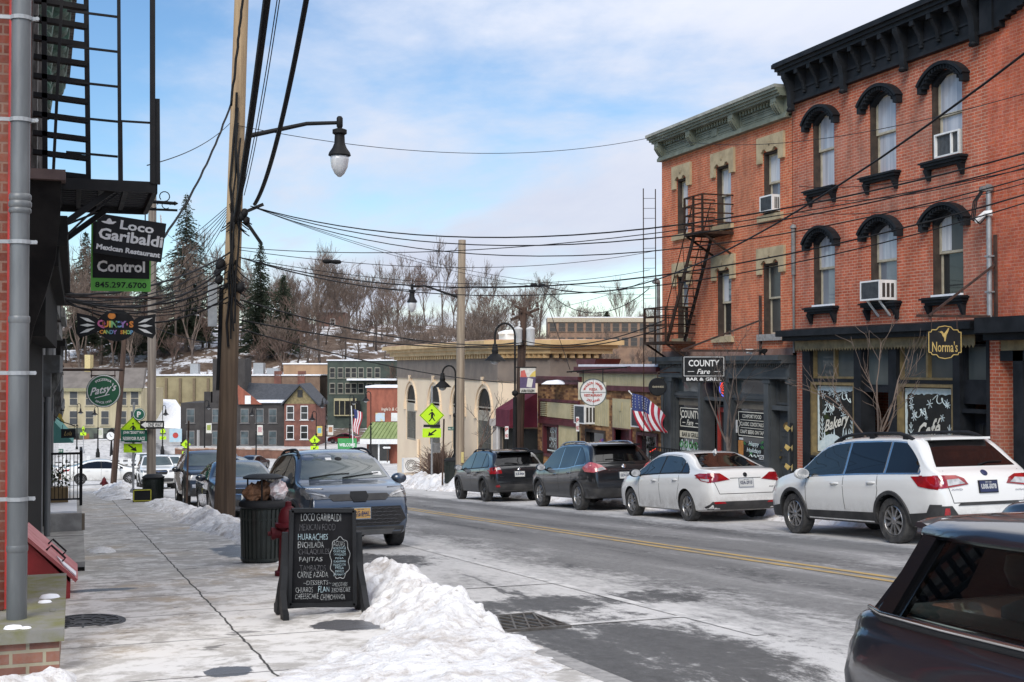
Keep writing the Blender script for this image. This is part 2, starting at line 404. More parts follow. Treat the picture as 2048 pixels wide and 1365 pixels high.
# --- pavements
m_,nt_,b_ = newmat('salted_concrete');co_ = ocoord(nt_)
sp_ = nt_.nodes.new('ShaderNodeSeparateXYZ');nt_.links.new(co_,sp_.inputs[0]);x_,y_ = sp_.outputs[0],sp_.outputs[1]
fine = nnoise(nt_,co_,60,3,.7);n1 = nnoise(nt_,co_,1.1,8,.62);n2 = nnoise(nt_,co_,2.4,9,.70,(.9,.8,1),.5);n3 = nnoise(nt_,co_,7,7,.75,(.85,.8,1),.3)
base = nmix(nt_,nramp(nt_,n1,.35,.65),(.36,.34,.315),(.47,.445,.41));base = nmix(nt_,nmath(nt_,'MULTIPLY',fine,.35),base,(.25,.245,.24))
base = nmix(nt_,nramp(nt_,nnoise(nt_,co_,.7,6,.6),.52,.68,0,.8),base,(.44,.36,.265))
near = nramp(nt_,y_,19,10,-.005,.035)
wh = nramp(nt_,nmath(nt_,'ADD',near,nmath(nt_,'ADD',nmath(nt_,'MULTIPLY',n2,.55),nmath(nt_,'MULTIPLY',n3,.45))),.46,.58)
base = nmix(nt_,nmath(nt_,'MULTIPLY',wh,.8),base,(.72,.705,.685))
spots = nramp(nt_,nnoise(nt_,co_,4.2,4,.55,(.6,.9,1),.4),.655,.70)
base = nmix(nt_,nmath(nt_,'MULTIPLY',spots,.8),base,(.13,.125,.12))
wet = None
for (cx0,cy0,rx,ry) in ((.98,8.48,.17,.22),(1.05,7.75,.28,.18),(.1,14.4,.55,.16),(2.15,10.3,.3,.35),(2.5,19,.5,1.6)):
 dx = nmath(nt_,'DIVIDE',nmath(nt_,'SUBTRACT',x_,cx0),rx);dy = nmath(nt_,'DIVIDE',nmath(nt_,'SUBTRACT',y_,cy0),ry)
 dd = nmath(nt_,'ADD',nmath(nt_,'MULTIPLY',dx,dx),nmath(nt_,'MULTIPLY',dy,dy))
 q_ = nramp(nt_,nmath(nt_,'ADD',dd,nmath(nt_,'MULTIPLY',nmath(nt_,'SUBTRACT',n2,.5),4)),1.05,.9)
 wet = q_ if wet is None else nmath(nt_,'MAXIMUM',wet,q_)
base = nmix(nt_,wet,base,(.10,.10,.107))
# scored joints between the slabs
wob = nmath(nt_,'MULTIPLY',nmath(nt_,'SUBTRACT',nnoise(nt_,co_,3,3,.5),.5),.03)
jl = nramp(nt_,nmath(nt_,'ABSOLUTE',nmath(nt_,'ADD',nmath(nt_,'SUBTRACT',x_,1.25),nmath(nt_,'MULTIPLY',wob,2.2))),.013,.005)
fr = nmath(nt_,'ABSOLUTE',nmath(nt_,'SUBTRACT',nmath(nt_,'FRACT',nmath(nt_,'DIVIDE',nmath(nt_,'ADD',nmath(nt_,'SUBTRACT',y_,8.36),wob),1.7)),.5))
jc = nmath(nt_,'MULTIPLY',nramp(nt_,fr,.4885,.4945),.8)
base = nmix(nt_,nmath(nt_,'MAXIMUM',jl,jc),base,(.045,.042,.04))
nt_.links.new(base,b_.inputs['Base Color']);nt_.links.new(nramp(nt_,wet,0,1,.85,.35),b_.inputs['Roughness'])
nbump(nt_,b_,nmath(nt_,'SUBTRACT',nmath(nt_,'ADD',nmath(nt_,'MULTIPLY',wh,.7),nmath(nt_,'MULTIPLY',n3,.8)),nmath(nt_,'MULTIPLY',nmath(nt_,'MAXIMUM',jl,jc),1.5)),.35,.015)
WALK = m_
STONE = M('grey_kerb_stone',(.33,.32,.31),(.22,.215,.21),9,.85,bump=.3)
def pavement(name,x0,x1,y0,y1): # one slab course
 sheet(name,lin(x0,x1,6),lin(y0,y1,int(y1-y0)),lambda X,Y:zwalk(Y),WALK)
pavement('pavement',-2.4,KL-.15,-14,66);pavement('unseen_reflection_paving',-34,-2.41,-14,9);pavement('pavement',KR+.15,17.6,-14,70)  # the outer lot is unseen, added to turn the near car's reflections grey
for (a,b) in ((KL-.15,KL),(KR,KR+.15)):
 mb = MB();y0 = -14
 while y0 < 66:
  y1 = y0 + 2
  p = [(a,y0,g(y0)-.2),(b,y0,g(y0)-.2),(b,y1,g(y1)-.2),(a,y1,g(y1)-.2),(a,y0,zwalk(y0)+.003),(b,y0,zwalk(y0)+.003),(b,y1-.008,zwalk(y1)+.003),(a,y1-.008,zwalk(y1)+.003)]
  mb.add(p,[(4,5,6,7),(0,1,5,4),(1,2,6,5),(2,3,7,6),(3,0,4,7)]);y0 = y1
 tag(mb.build('kerb',STONE),kind='structure')
# ================================================================ ploughed snow
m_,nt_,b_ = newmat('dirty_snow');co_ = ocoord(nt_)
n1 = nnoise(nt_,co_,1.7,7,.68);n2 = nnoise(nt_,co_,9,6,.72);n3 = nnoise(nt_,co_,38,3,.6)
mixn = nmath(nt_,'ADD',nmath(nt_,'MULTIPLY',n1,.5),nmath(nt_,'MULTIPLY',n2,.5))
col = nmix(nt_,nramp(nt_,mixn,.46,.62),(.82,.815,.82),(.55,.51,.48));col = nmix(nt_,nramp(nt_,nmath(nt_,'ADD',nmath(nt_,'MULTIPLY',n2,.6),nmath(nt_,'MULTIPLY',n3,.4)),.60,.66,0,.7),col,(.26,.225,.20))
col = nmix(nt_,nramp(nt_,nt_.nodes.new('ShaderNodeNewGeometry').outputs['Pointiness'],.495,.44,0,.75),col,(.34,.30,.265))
nt_.links.new(col,b_.inputs['Base Color']);b_.inputs['Roughness'].default_value = .75
b_.inputs['Subsurface Weight'].default_value = 0
nbump(nt_,b_,nmath(nt_,'ADD',n2,nmath(nt_,'MULTIPLY',n3,.3)),.9,.05)
SNOWM = m_
def snowbank(name,line,res,label,seed=0,lump=1.,group=None):
 """line: (X, Y, half width, height) along the kerb"""
 rr = random.Random(seed);off = Vector((rr.uniform(0,50),rr.uniform(0,50),rr.uniform(0,50)))
 x0 = min(p[0]-p[2] for p in line) - .2;x1 = max(p[0]+p[2] for p in line) + .2;y0 = line[0][1] - line[0][2];y1 = line[-1][1] + line[-1][2]
 nx,ny = int((x1-x0)/res) + 1,int((y1-y0)/res) + 1
 H = {}
 for j in range(ny+1):
  Y = y0 + j * res
  for i in range(nx+1):
   X = x0 + i * res
   best = -1;hw,hh = .5,.1
   for a,b in zip(line,line[1:]):
    if Y < a[1] - 1.3 or Y > b[1] + 1.3:continue
    t = min(1,max(0,(Y-a[1])/(b[1]-a[1])));cx = a[0] + (b[0]-a[0]) * t;ww = a[2] + (b[2]-a[2]) * t;h_ = a[3] + (b[3]-a[3]) * t
    cyy = a[1] + (b[1]-a[1]) * t
    d = math.hypot(X-cx,Y-cyy) / ww
    if 1 - d > best:best = 1 - d;hw,hh = ww,h_
   p = Vector((X,Y,0)) + off
   e = best + (mnoise.fractal(p*1.6,1,2,4)*.38)
   if e <= 0:continue
   h = hh * (e**.75) * (.8+.5*mnoise.noise(p*2.3))
   v_,_ = mnoise.voronoi(p*7.0)
   h += lump * min(1,e*4) * (.045*(.55-v_[0])+.035*mnoise.fractal(p*6,.9,2,3)) * (.35+min(1,hh*3))
   v2,_ = mnoise.voronoi(p*3.1);h += lump * min(1,e*3) * .10 * max(0,.42-v2[0]) * (.3+hh*2)
   if h > .004:H[i,j] = h
 mb = MB();idx = {}
 def vid(i,j):
  if (i,j) not in idx:
   X,Y = x0 + i * res,y0 + j * res;h = H.get((i,j),-.02)
   idx[i,j] = len(mb.v);mb.v.append(Vector((X+rr.uniform(-.2,.2)*res,Y+rr.uniform(-.2,.2)*res,zg(X,Y)+h)))
  return idx[i,j]
 for j in range(ny):
  for i in range(nx):
   if any((i+a,j+b) in H for a in (0,1) for b in (0,1)):
    mb.f.append((vid(i,j),vid(i+1,j),vid(i+1,j+1),vid(i,j+1)));mb.m.append(0)
 o = mb.build(name,SNOWM,smooth=180)
 return tag(o,label,'snow bank',group)
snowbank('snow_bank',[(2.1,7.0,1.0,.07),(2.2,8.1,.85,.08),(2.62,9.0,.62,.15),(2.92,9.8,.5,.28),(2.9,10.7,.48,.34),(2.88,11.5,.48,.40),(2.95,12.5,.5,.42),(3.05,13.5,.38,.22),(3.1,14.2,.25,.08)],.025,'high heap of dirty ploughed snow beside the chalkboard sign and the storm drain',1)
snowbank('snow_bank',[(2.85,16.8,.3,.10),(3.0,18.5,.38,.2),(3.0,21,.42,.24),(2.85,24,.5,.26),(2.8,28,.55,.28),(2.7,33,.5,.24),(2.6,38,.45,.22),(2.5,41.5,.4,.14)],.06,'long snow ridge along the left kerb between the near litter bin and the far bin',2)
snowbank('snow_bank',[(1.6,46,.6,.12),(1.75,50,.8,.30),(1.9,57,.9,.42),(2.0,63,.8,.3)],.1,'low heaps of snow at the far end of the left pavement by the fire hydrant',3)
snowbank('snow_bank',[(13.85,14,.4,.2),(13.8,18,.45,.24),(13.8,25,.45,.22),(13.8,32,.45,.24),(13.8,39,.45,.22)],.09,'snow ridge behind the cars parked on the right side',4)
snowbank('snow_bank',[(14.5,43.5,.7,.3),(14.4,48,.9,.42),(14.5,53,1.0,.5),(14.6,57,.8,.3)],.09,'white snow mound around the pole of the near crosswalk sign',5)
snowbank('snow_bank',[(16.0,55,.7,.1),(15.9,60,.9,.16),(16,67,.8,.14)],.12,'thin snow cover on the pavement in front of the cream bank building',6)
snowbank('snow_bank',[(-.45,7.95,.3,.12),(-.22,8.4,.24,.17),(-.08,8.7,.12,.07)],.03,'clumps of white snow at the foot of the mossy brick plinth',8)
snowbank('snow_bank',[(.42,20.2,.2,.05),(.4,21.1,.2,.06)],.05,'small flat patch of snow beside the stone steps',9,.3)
# ================================================================ right side of the street: facades stand in the plane X = 17 and face -X
FX = 17.0
BRICK_A = brick('red_brick_pale_mortar',(.50,.112,.05),(.37,.078,.038),(.50,.28,.19),mw=.0095,stainamt=.4)
BRICK_B = brick('orange_red_brick',(.58,.145,.06),(.45,.10,.045),(.55,.29,.17),mw=.0095,stain=(.33,.17,.11),stainamt=.4)
BRICK_C = brick('painted_red_brick',(.53,.125,.06),(.41,.09,.05),(.50,.21,.13),mw=.008,stain=(.28,.11,.08),stainamt=.4)
TRIMK = M('black_cornice_paint',(.011,.0125,.015),(.022,.024,.028),2.2,.55,spec=.12)
SAGE = M('sage_cornice_paint',(.185,.20,.155),(.13,.145,.11),2.5,.6)
SAGED = M('sage_roof_edge',(.36,.36,.31),(.25,.25,.22),3,.7)
TAN = M('tan_sandstone',(.46,.37,.23),(.33,.26,.16),3,.85,bump=.2)
SASH = M('cream_sash_paint',(.50,.45,.34),(.36,.32,.24),5,.55)
DJAMB = M('dark_weathered_jamb',(.028,.02,.016),(.06,.042,.032),6,.8)
GREYP = M('slate_grey_paint',(.062,.068,.072),(.045,.05,.054),2,.5)
GOLD = M('dull_gold_paint',(.23,.17,.075),(.15,.11,.05),5,.5)
REDP = M('red_door_paint',(.48,.055,.04),(.36,.045,.035),4,.4)
G_SKY = glass('pane_with_sky_tone_and_blind',(.52,.52,.55),.04,.7,(.33,.35,.40),fold=True)  # pale colour paints sky reflection as well as blind folds into the pane
G_MID = glass('pane_with_grey_blind',(.20,.22,.25),.03,.7,(.10,.11,.13))
G_DRK = glass('dark_pane',(.018,.02,.021),.03,.6,(.035,.036,.035))
G_SCR = glass('pane_with_fly_screen',(.085,.085,.08),.25,.4)
G_TRN = glass('grey_green_transom_pane',(.10,.118,.115),.06,.6,(.065,.075,.075))
CURT = M('white_curtain',(.62,.62,.62),(.45,.46,.48),3,.9,stretch=(14,14,.4))
SNOWC = M('clean_snow',(.84,.85,.88),(.72,.74,.79),3,.8,bump=.3)
def fb(mb,y0,y1,z0,z1,o0,o1): # box on the facade, o = distance out from the wall (towards the street)
 mb.box(FX-o1,FX-o0,y0,y1,z0,z1)
def sash_window(par,y0,y1,z0,z1,gl_top,gl_bot,rec=.20,frame=SASH,jamb=DJAMB,curtain=False,mid=.5):
 """double-hung window set rec deep in its opening"""
 fr = MB();t = .055;zm = z0 + (z1-z0) * mid
 fr.k = 1
 fb(fr,y0+.002,y0+.02,z0,z1,-rec-.05,-.03);fb(fr,y1-.05,y1-.002,z0,z1,-rec-.05,-.03);fb(fr,y0+.02,y1-.05,z1-.06,z1-.002,-rec-.05,-.03)
 a,b = y0 + .02,y1 - .05
 fr.k = 0
 for zz0,zz1,d in ((zm,z1-.06,0),(z0,zm+.035,-.045)):
  r0,r1 = -rec - .04 + d,-rec + d
  fb(fr,a,a+t,zz0,zz1,r0,r1);fb(fr,b-t,b,zz0,zz1,r0,r1)
  fb(fr,a+t,b-t,zz0,zz0+t*.9,r0,r1);fb(fr,a+t,b-t,zz1-t*.8,zz1,r0,r1)
 wdw = fr.build('window',[frame,jamb],par)
 p = MB();fb(p,a+t,b-t,zm+t*.9,z1-.06-t*.8,-rec-.03,-rec-.018);p.build('pane',gl_top,wdw)
 p = MB();fb(p,a+t,b-t,z0+t*.9,zm+.035-t*.8,-rec-.075,-rec-.063);p.build('pane',gl_bot,wdw)
 if curtain:
  p = MB();
  w_ = (b-a) * .34;
  fb(p,b-t-w_,b-t-.005,zm+t*.9+.01,z1-.06-t*.8-.01,-rec-.0175,-rec-.016);p.build('curtain',CURT,wdw)
 return wdw
def seg_arch(mb,yc,hw,zs,rise,th,o0,o1,n=14,drop=.0):
 """segmental hood mould: band of thickness th following an arc"""
 Rr = (hw*hw+rise*rise) / (2*rise);zc = zs + rise - Rr;a0 = math.asin(min(1,hw/Rr))
 pts = []
 for k in range(n+1):
  a = -a0 + 2 * a0 * k / n
  pts.append((yc+Rr*math.sin(a),zc+Rr*math.cos(a),yc+(Rr+th)*math.sin(a),zc+(Rr+th)*math.cos(a)))
 for k in range(n):
  A,B = pts[k],pts[k+1]
  mb.prism([(FX-o0,A[0],A[1]),(FX-o0,B[0],B[1]),(FX-o0,B[2],B[3]),(FX-o0,A[2],A[3])],(-(o1-o0),0,0))
def flake(mb,o,rt,up,r,t,off):
 nrm = rt.cross(up)
 for k in range(3):
  a = k * math.pi / 3 + .2;d = rt * math.cos(a) + up * math.sin(a);s = nrm.cross(d) * t
  c = o + nrm * off
  mb.poly([c-d*r-s,c+d*r-s,c+d*r+s,c-d*r+s])
def ac_unit(label,y0,y1,z0,z1,out_,bracket=False,group='window air conditioners on the brick fronts'):
 t = thing('air_conditioner',label,'air conditioner',(FX-out_,(y0+y1)/2,z0),group)
 m = MB();fb(m,y0,y1,z0,z1,-.2,out_)
 # raised rim on the outer face
 for a,b,c,d in ((y0,y1,z1-.035,z1),(y0,y1,z0,z0+.03),(y0,y0+.035,z0+.03,z1-.035),(y1-.035,y1,z0+.03,z1-.035)):fb(m,a,b,c,d,out_,out_+.015)
 m.build('casing',WHITE,t)
 m = MB();n = 16
 for i in range(n):
  zz = z0 + .045 + (z1-z0-.09) * i / n;fb(m,y0+.04,y1-.04,zz,zz+(z1-z0-.09)/n*.55,out_+.002,out_+.008)
 fb(m,y0+.04,y1-.04,z0+.04,z1-.04,out_+.0005,out_+.002);m.build('grille',M('ac_grille_grey',(.075,.08,.085),(.05,.055,.06),8,.6),t)
 for sy in (y0-.003,y1+.001):
  m = MB()
  for i in range(3):m.box(FX-out_+.06+i*out_*.3,FX-out_+.06+i*out_*.3+out_*.2,sy,sy+.002,z0+.06,z1-.07)
  m.build('side_louvre',M('ac_louvre_dark',(.05,.045,.04),None,8,.6),t)
 if bracket:
  m = MB()
  for yy in (y0+.15,y1-.15):m = MB();m.bar((FX-out_+.08,yy,z0-.001),(FX+.0-.01,yy,z0-.34),.05,.03);m.build('support_bracket',WHITE,t)
 return t
# ---------------------------------------------------------------- black-cornice brick building with the bakery and cafe
YB0,YB1 = 20.12,27.25
blk = thing('brick_building','red brick building with heavy black cornice, black arched window hoods and the bakery cafe shopfront','building',(FX,23.7,g(23.7)))
cols = [(25.42,26.36),(23.05,24.04),(20.88,21.87)]
mb = MB();holes = []
for (a,b) in cols:holes += [(a,b,5.86,7.72),(a,b,3.0,4.83)]
wall_holes(mb,'x',FX,YB0,YB1,2.45,8.95,holes,.22,-1)
mb.box(FX+.26,FX+9,YB0,YB1,2.4,8.9);mb.box(FX+1.3,FX+9,YB0,YB1,-2.4,2.4);pass
mb.poly([(FX,YB1,2.45),(FX,YB1,8.9),(FX+.26,YB1,8.9),(FX+.26,YB1,2.45)])
mb.build('wall',BRICK_A,blk)
for r_,(zs0,zs1,zh) in enumerate(((5.86,7.72,7.42),(3.0,4.83,4.50))):
 for c_,(a,b) in enumerate(cols):
  gt,gb = (G_SKY,G_SKY) if r_ == 0 else ((G_SKY,G_MID) if c_ < 2 else (G_SCR,G_DRK))
  z0_ = zs0 + (.42 if (r_ == 0 and c_ == 2) else (.55 if (r_ == 1 and c_ == 1) else 0)) * 0
  wd = sash_window(blk,a,b,zs0,zs1,gt,gb,.16,curtain=(r_ == 1 and c_ == 2))
  yc = (a+b) / 2;hw = (b-a) / 2 + .08
  h = MB()
  seg_arch(h,yc,hw,zh,.30,.07,.0,.17);seg_arch(h,yc,hw+.06,zh,.325,.09,-.002,.09);seg_arch(h,yc,hw+.12,zh+.03,.35,.07,-.002,.20)
  for k in range(13): # dentils under the outer moulding
   an = -1 + 2 * k / 12;fb(h,yc+an*(hw-.02)-.022,yc+an*(hw-.02)+.022,zh+.33-.31*an*an-.03,zh+.39-.31*an*an-.01,.0,.17)
  for sgn in (-1,1):fb(h,yc+sgn*(hw+.09)-.06,yc+sgn*(hw+.09)+.06,zh-.10,zh+.05,-.002,.17)
  # filled tympanum down to the sash
  Rr = 0
  seg_arch(h,yc,hw-.08,zh-.05,.28,.12,-.19,-.02)
  h.build('window_hood',TRIMK,wd,smooth=40)
  s = MB();fb(s,a-.14,b+.14,zs0-.115,zs0-.002,-.2,.17);fb(s,a-.10,b+.10,zs0-.17,zs0-.115,-.002,.11);fb(s,a-.18,b+.18,zs0-.055,zs0-.02,-.01,.21)
  for yy in (a-.03,b+.03):
   s.prism([(FX-.16,yy-.05,zs0-.17),(FX-.16,yy+.05,zs0-.17),(FX-.06,yy+.03,zs0-.40),(FX-.06,yy-.03,zs0-.40)],(.17,0,0))
  s.build('sill',TRIMK,wd)
  if r_ == 1 and c_ != 1:
   s = MB();fb(s,a+.03,b-.03,zs0+.001,zs0+.05,-.12,.06);s.build('snow_strip',SNOWC,wd)
# cornice
cn = MB()
fb(cn,YB0,YB1,8.12,8.86,.0,.10);fb(cn,YB0,YB1,8.12,8.2,.10,.15);fb(cn,YB0,YB1+.0,8.42,8.47,.10,.13)
fb(cn,YB0,YB1+.05,8.86,8.95,-.3,.40);fb(cn,YB0,YB1+.09,8.95,9.03,-.3,.46);fb(cn,YB0,YB1+.13,9.03,9.13,-.3,.53);fb(cn,YB0,YB1+.12,9.13,9.16,-.3,.50)
corn = cn.build('cornice',TRIMK,blk)
big = (27.06,24.80,22.56,20.32)
for yb in big:
 pr = [(.10,8.86),(.39,8.86),(.39,8.76),(.33,8.66),(.25,8.5),(.22,8.3),(.22,8.1),(.18,7.97),(.10,7.93)]
 bk = MB();bk.prism([(FX-o,yb-.085,z) for o,z in pr],(0,.17,0));bk.lathe((FX-.19,yb,7.96),[(.005,-.06),(.07,-.04),(.09,0),(.07,.04),(.005,.06)],10);bk.build('cornice_bracket',TRIMK,corn,smooth=35)
for a,b in zip(big,big[1:]):
 for k in range(1,4):
  yb = a + (b-a) * k / 4;bk = MB()
  bk.prism([(FX-o,yb-.05,z) for o,z in [(.10,8.86),(.34,8.86),(.34,8.78),(.27,8.66),(.19,8.54),(.15,8.36),(.10,8.34)]],(0,.10,0))
  fb(bk,yb-.065,yb+.065,8.75,8.859,.33,.39)
  bk.lathe((FX-.13,yb,8.32),[(.005,-.05),(.05,-.02),(.05,.02),(.005,.04)],8);bk.build('cornice_bracket',TRIMK,corn,smooth=35)
# ground floor: black shopfront
sf = MB()
fb(sf,YB0+.02,YB1-.02,2.19,2.30,-.3,.34);fb(sf,YB0+.02,YB1+.1,2.30,2.445,-.3,.46)
sf.poly([(FX-.46,YB0+.02,2.447),(FX-.46,YB1+.1,2.447),(FX,YB1+.1,2.50),(FX,YB0+.02,2.50)][::-1])
fb(sf,YB0+.3,YB1-.45,2.055,2.19,-.3,.10)
yy = fy
def seg(p0,p1):return (yy(p1),yy(p0))
piers = [(fy(1622),fy(1607)),(fy(1724),fy(1710)),(fy(1795),fy(1779)),(fy(1922),fy(1908)),(fy(1981),fy(1975))]
for a,b in piers:fb(sf,a,b,g((a+b)/2)-.3,2.055,-.35,.04)
yA,yB_ = fy(1710),fy(1622);yC,yD = fy(1779),fy(1724);yE,yF = fy(1908),fy(1795);yG,yH = fy(1975),fy(1922)
for a,b,zt in ((yA,yB_,-.66),(yE,yF,-.66)):
 fb(sf,a,b,g((a+b)/2)-.3,zt,-.35,-.02);fb(sf,a,b,zt,zt+.06,-.3,.05)
 for k in range(2):
  m0 = a + (b-a) * (.06+.48*k);m1 = m0 + (b-a) * .40;fb(sf,m0,m1,zt-.9,zt-.15,-.02,-.005)
for a,b in ((yA,yB_),(yE,yF)):fb(sf,a,b,1.19,1.265,-.3,.03)
fb(sf,yC,yD,.98,1.1,-.9,-.02);fb(sf,yG,yH,.80,1.24,-.35,-.06);fb(sf,yG,yH,.62,.70,-.35,.0)
fb(sf,yC,yD,-2.2,2.055,-1.1,-.9)
shop = sf.build('shopfront',TRIMK,blk)
gd = MB()
fb(gd,YB0+.3,YB1-.25,2.0,2.188,.102,.115)
n = 60
for k in range(n):
 y0 = YB0 + .3 + (YB1-YB0-.55) * k / n;y1 = y0 + (YB1-YB0-.55) / n
 gd.prism([(FX-.102,y0,2.0),(FX-.102,y1,2.0),(FX-.102,(y0+y1)/2,1.93)],(-.013,0,0))
gd.build('scalloped_fascia',GOLD,shop)
def trim_frame(mb,a,b,z0,z1,t,o0,o1):
 fb(mb,a,a+t,z0,z1,o0,o1);fb(mb,b-t,b,z0,z1,o0,o1);fb(mb,a+t,b-t,z0,z0+t,o0,o1);fb(mb,a+t,b-t,z1-t,z1,o0,o1)
for (a,b,z0,z1,mull) in ((yA,yB_,1.27,2.055,1),(yC,yD,1.1,2.055,0),(yE,yF,1.27,2.055,1),(yG,yH,1.24,2.0,0)):
 m = MB();trim_frame(m,a,b,z0,z1,.05,-.2,-.06)
 if mull:fb(m,(a+b)/2-.03,(a+b)/2+.03,z0+.05,z1-.05,-.2,-.05)
 wd = m.build('transom_window',GOLD if mull else TRIMK,blk);p = MB();fb(p,a+.05,b-.05,z0+.05,z1-.05,-.17,-.15);p.build('pane',G_TRN,wd)
PAINTW = M('window_paint_white',(.70,.78,.77),(.55,.66,.66),9,.7)
LETTW = M('cream_lettering',(.80,.77,.66),None,3,.6)
RIGHT,UP = Vector((0,-1,0)),Vector((0,0,1))
def display(a,b,z0,z1,word,par,seed,wpx=None,fh=.36):
 m = MB();trim_frame(m,a,b,z0,z1,.075,-.2,.02)
 wd = m.build('display_window',GOLD,par)
 p = MB();fb(p,a+.075,b-.075,z0+.075,z1-.075,-.14,-.12);p.build('pane',G_DRK,wd)
 X = FX + .118;rr = random.Random(seed);d = MB()
 A,B,Z0,Z1 = a + .1,b - .1,z0 + .1,z1 - .1
 # frosted border with a ragged inner edge
 def rag(n,f):
  return [f(k/n) for k in range(n+1)]
 n = 26
 wv = lambda k,s:.07 + .05 * abs(mnoise.noise(Vector((k*9+s,s*3.3,seed)))) + .03 * mnoise.noise(Vector((k*40,s,seed)))
 for s,(p0,p1,dn) in enumerate((((A,Z1),(B,Z1),(0,-1)),((A,Z0),(A,Z1),(1,0)),((B,Z0),(B,Z1),(-1,0)))):
  for k in range(n):
   q = [(p0[0]+(p1[0]-p0[0])*t,p0[1]+(p1[1]-p0[1])*t) for t in (k/n,(k+1)/n)];w0,w1 = wv(k/n,s),wv((k+1)/n,s)
   if s == 0:w0 *= 1.6;w1 *= 1.6
   d.poly([(X-s*.0006,q[0][0],q[0][1]),(X-s*.0006,q[1][0],q[1][1]),(X-s*.0006,q[1][0]+dn[0]*w1,q[1][1]+dn[1]*w1),(X-s*.0006,q[0][0]+dn[0]*w0,q[0][1]+dn[1]*w0)])
   # snow hills, firs, a bare tree
 W_ = B - A
 for hz,cx_,hw_ in ((.26,.22,.30),(.34,.62,.36),(.22,.85,.22),(.16,.45,.5)):
  pts = [(X-.002-hz*.002,A+W_*cx_+W_*hw_*math.cos(t),Z0+hz*math.sin(t)*1.3) for t in [math.pi*k/14 for k in range(15)]]
  pts = [(x,min(B,max(A,y)),z) for x,y,z in pts];d.poly(pts)
 for k in range(8):
  cy = A + W_ * (.15+.8*rr.random());hz = Z0 + .2 + .2 * rr.random();hh = .16 + .16 * rr.random()
  d.poly([(X-.004,cy-.05,hz),(X-.004,cy+.05,hz),(X-.004,cy,hz+hh)])
 for cy in (A+.2,B-.2):
  d.bar((X-.003,cy,Z0+.1),(X-.003,cy,Z0+.85),.02,.004,(1,0,0))
  for k in range(5):
   for sg in (-1,1):d.bar((X-.003,cy,Z0+.3+k*.1),(X-.003,cy+sg*(.14-k*.02),Z0+.4+k*.1),.012,.004,(1,0,0))
 for k in range(11):
  flake(d,Vector((X-.002,A+.15+(W_-.3)*rr.random(),Z0+(Z1-Z0)*(.56+.36*rr.random()))),RIGHT,UP,.05+.06*rr.random(),.009,.003+k*.0003)
 for (cx_,cz_,sg) in ((.30,.66,1),(.72,.84,-1)): # scrolls
  c = Vector((X-.003,B-W_*cx_,Z0+(Z1-Z0)*cz_));pts = []
  for k in range(31):
   t = k / 30 * 2 - 1;sp = abs(t);ang = sg * 3.2 * (t if True else 0)
   pts.append(c+RIGHT*(t*.22+.05*math.cos(t*9))+UP*(.07*sg*t+.075*math.sin(t*7)))
  d.tube(pts,.012,4)
 d.build('winter_window_painting',PAINTW,wd)
 if word:
  t = MB();t.text(word,(X-.012,(a+b)/2-(.02 if word == 'Bakery' else -.02),Z0+(Z1-Z0)*.44),RIGHT,(UP+RIGHT*-.12).normalized() if False else UP,w_=wpx,h=fh,shear=.28,bold=.022)
  # rising baseline, as the brush lettering has
  t.v = [v+Vector((0,0,-(v.y-(a+b)/2)*.26)) for v in t.v]
  t.build('lettering',LETTW,wd)
 return wd
display(yA,yB_,-.60,1.19,'Bakery',blk,3,.98)
display(yE,yF,-.60,1.19,'Café',blk,8,.78,.42)
# recessed entrance door and side door
m = MB();trim_frame(m,yC+.12,yD-.12,-1.75,.98,.11,-.9,-.84);dr = m.build('entrance_door',GOLD,blk)
p = MB();fb(p,yC+.23,yD-.23,-1.64,.87,-.88,-.865);p.build('pane',G_DRK,dr)
p = MB()
for k,(py_,pz_,s_) in enumerate(((.45,.45,.09),(.7,.1,.07),(.35,-.1,.1))):flake(p,Vector((FX+.863,yC+.23+py_*.6,pz_)),RIGHT,UP,s_,.012,.002)
c0 = Vector((FX+.86,(yC+yD)/2,-.55));p.poly([c0+RIGHT*a_+UP*b_ for a_,b_ in ((-.2,-.06),(.02,-.06),(.02,-.14),(.2,0),(.02,.14),(.02,.06),(-.2,.06))])
p.build('painted_arrow',PAINTW,dr)
p = MB();p.tube([(FX+.82,yC+.17,-.55),(FX+.76,yC+.17,-.5),(FX+.76,yC+.17,-.25),(FX+.82,yC+.17,-.2)],.014,6);p.build('handle',M('brass',(.45,.3,.1),None,5,.3,1),dr)
m = MB();fb(m,yG+.03,yH-.03,-1.6,.62,-.34,-.30);trim_frame(m,yG+.14,yH-.14,-1.0,.42,.05,-.30,-.28);sd = m.build('side_door',TRIMK,blk)
p = MB();fb(p,yG+.19,yH-.19,-.95,.37,-.299,-.29);p.build('pane',G_DRK,sd)
p = MB()
for k in range(1,3):fb(p,yG+.19+(yH-yG-.38)*k/3-.008,yG+.19+(yH-yG-.38)*k/3+.008,-.95,.37,-.285,-.27)
for k in range(1,4):fb(p,yG+.19,yH-.19,-.95+1.32*k/4-.008,-.95+1.32*k/4+.008,-.286,-.272)
p.build('window_grille',BLACK,sd)
for a,b,o_ in ((fy(2001),fy(1982),.03),(fy(1606),fy(1595),.02)):
 mb = MB();fb(mb,a,b,g(a)-.3,2.19,-1.3,o_);mb.build('brick_pier',BRICK_A,blk)
t = thing('mailbox','small grey mailbox on the brick pier beside the black side door','mailbox',(FX-.1,fy(1979),-.35))
m = MB();fb(m,fy(1988) ,fy(1976),-.42,-.06,.042,.17);fb(m,fy(1988.6),fy(1975.4),-.06,-.02,.042,.19);m.build('box',GALV,t);m = MB();fb(m,fy(1985),fy(1979),-.1,-.075,.17,.175);m.build('slot',BLACK,t)
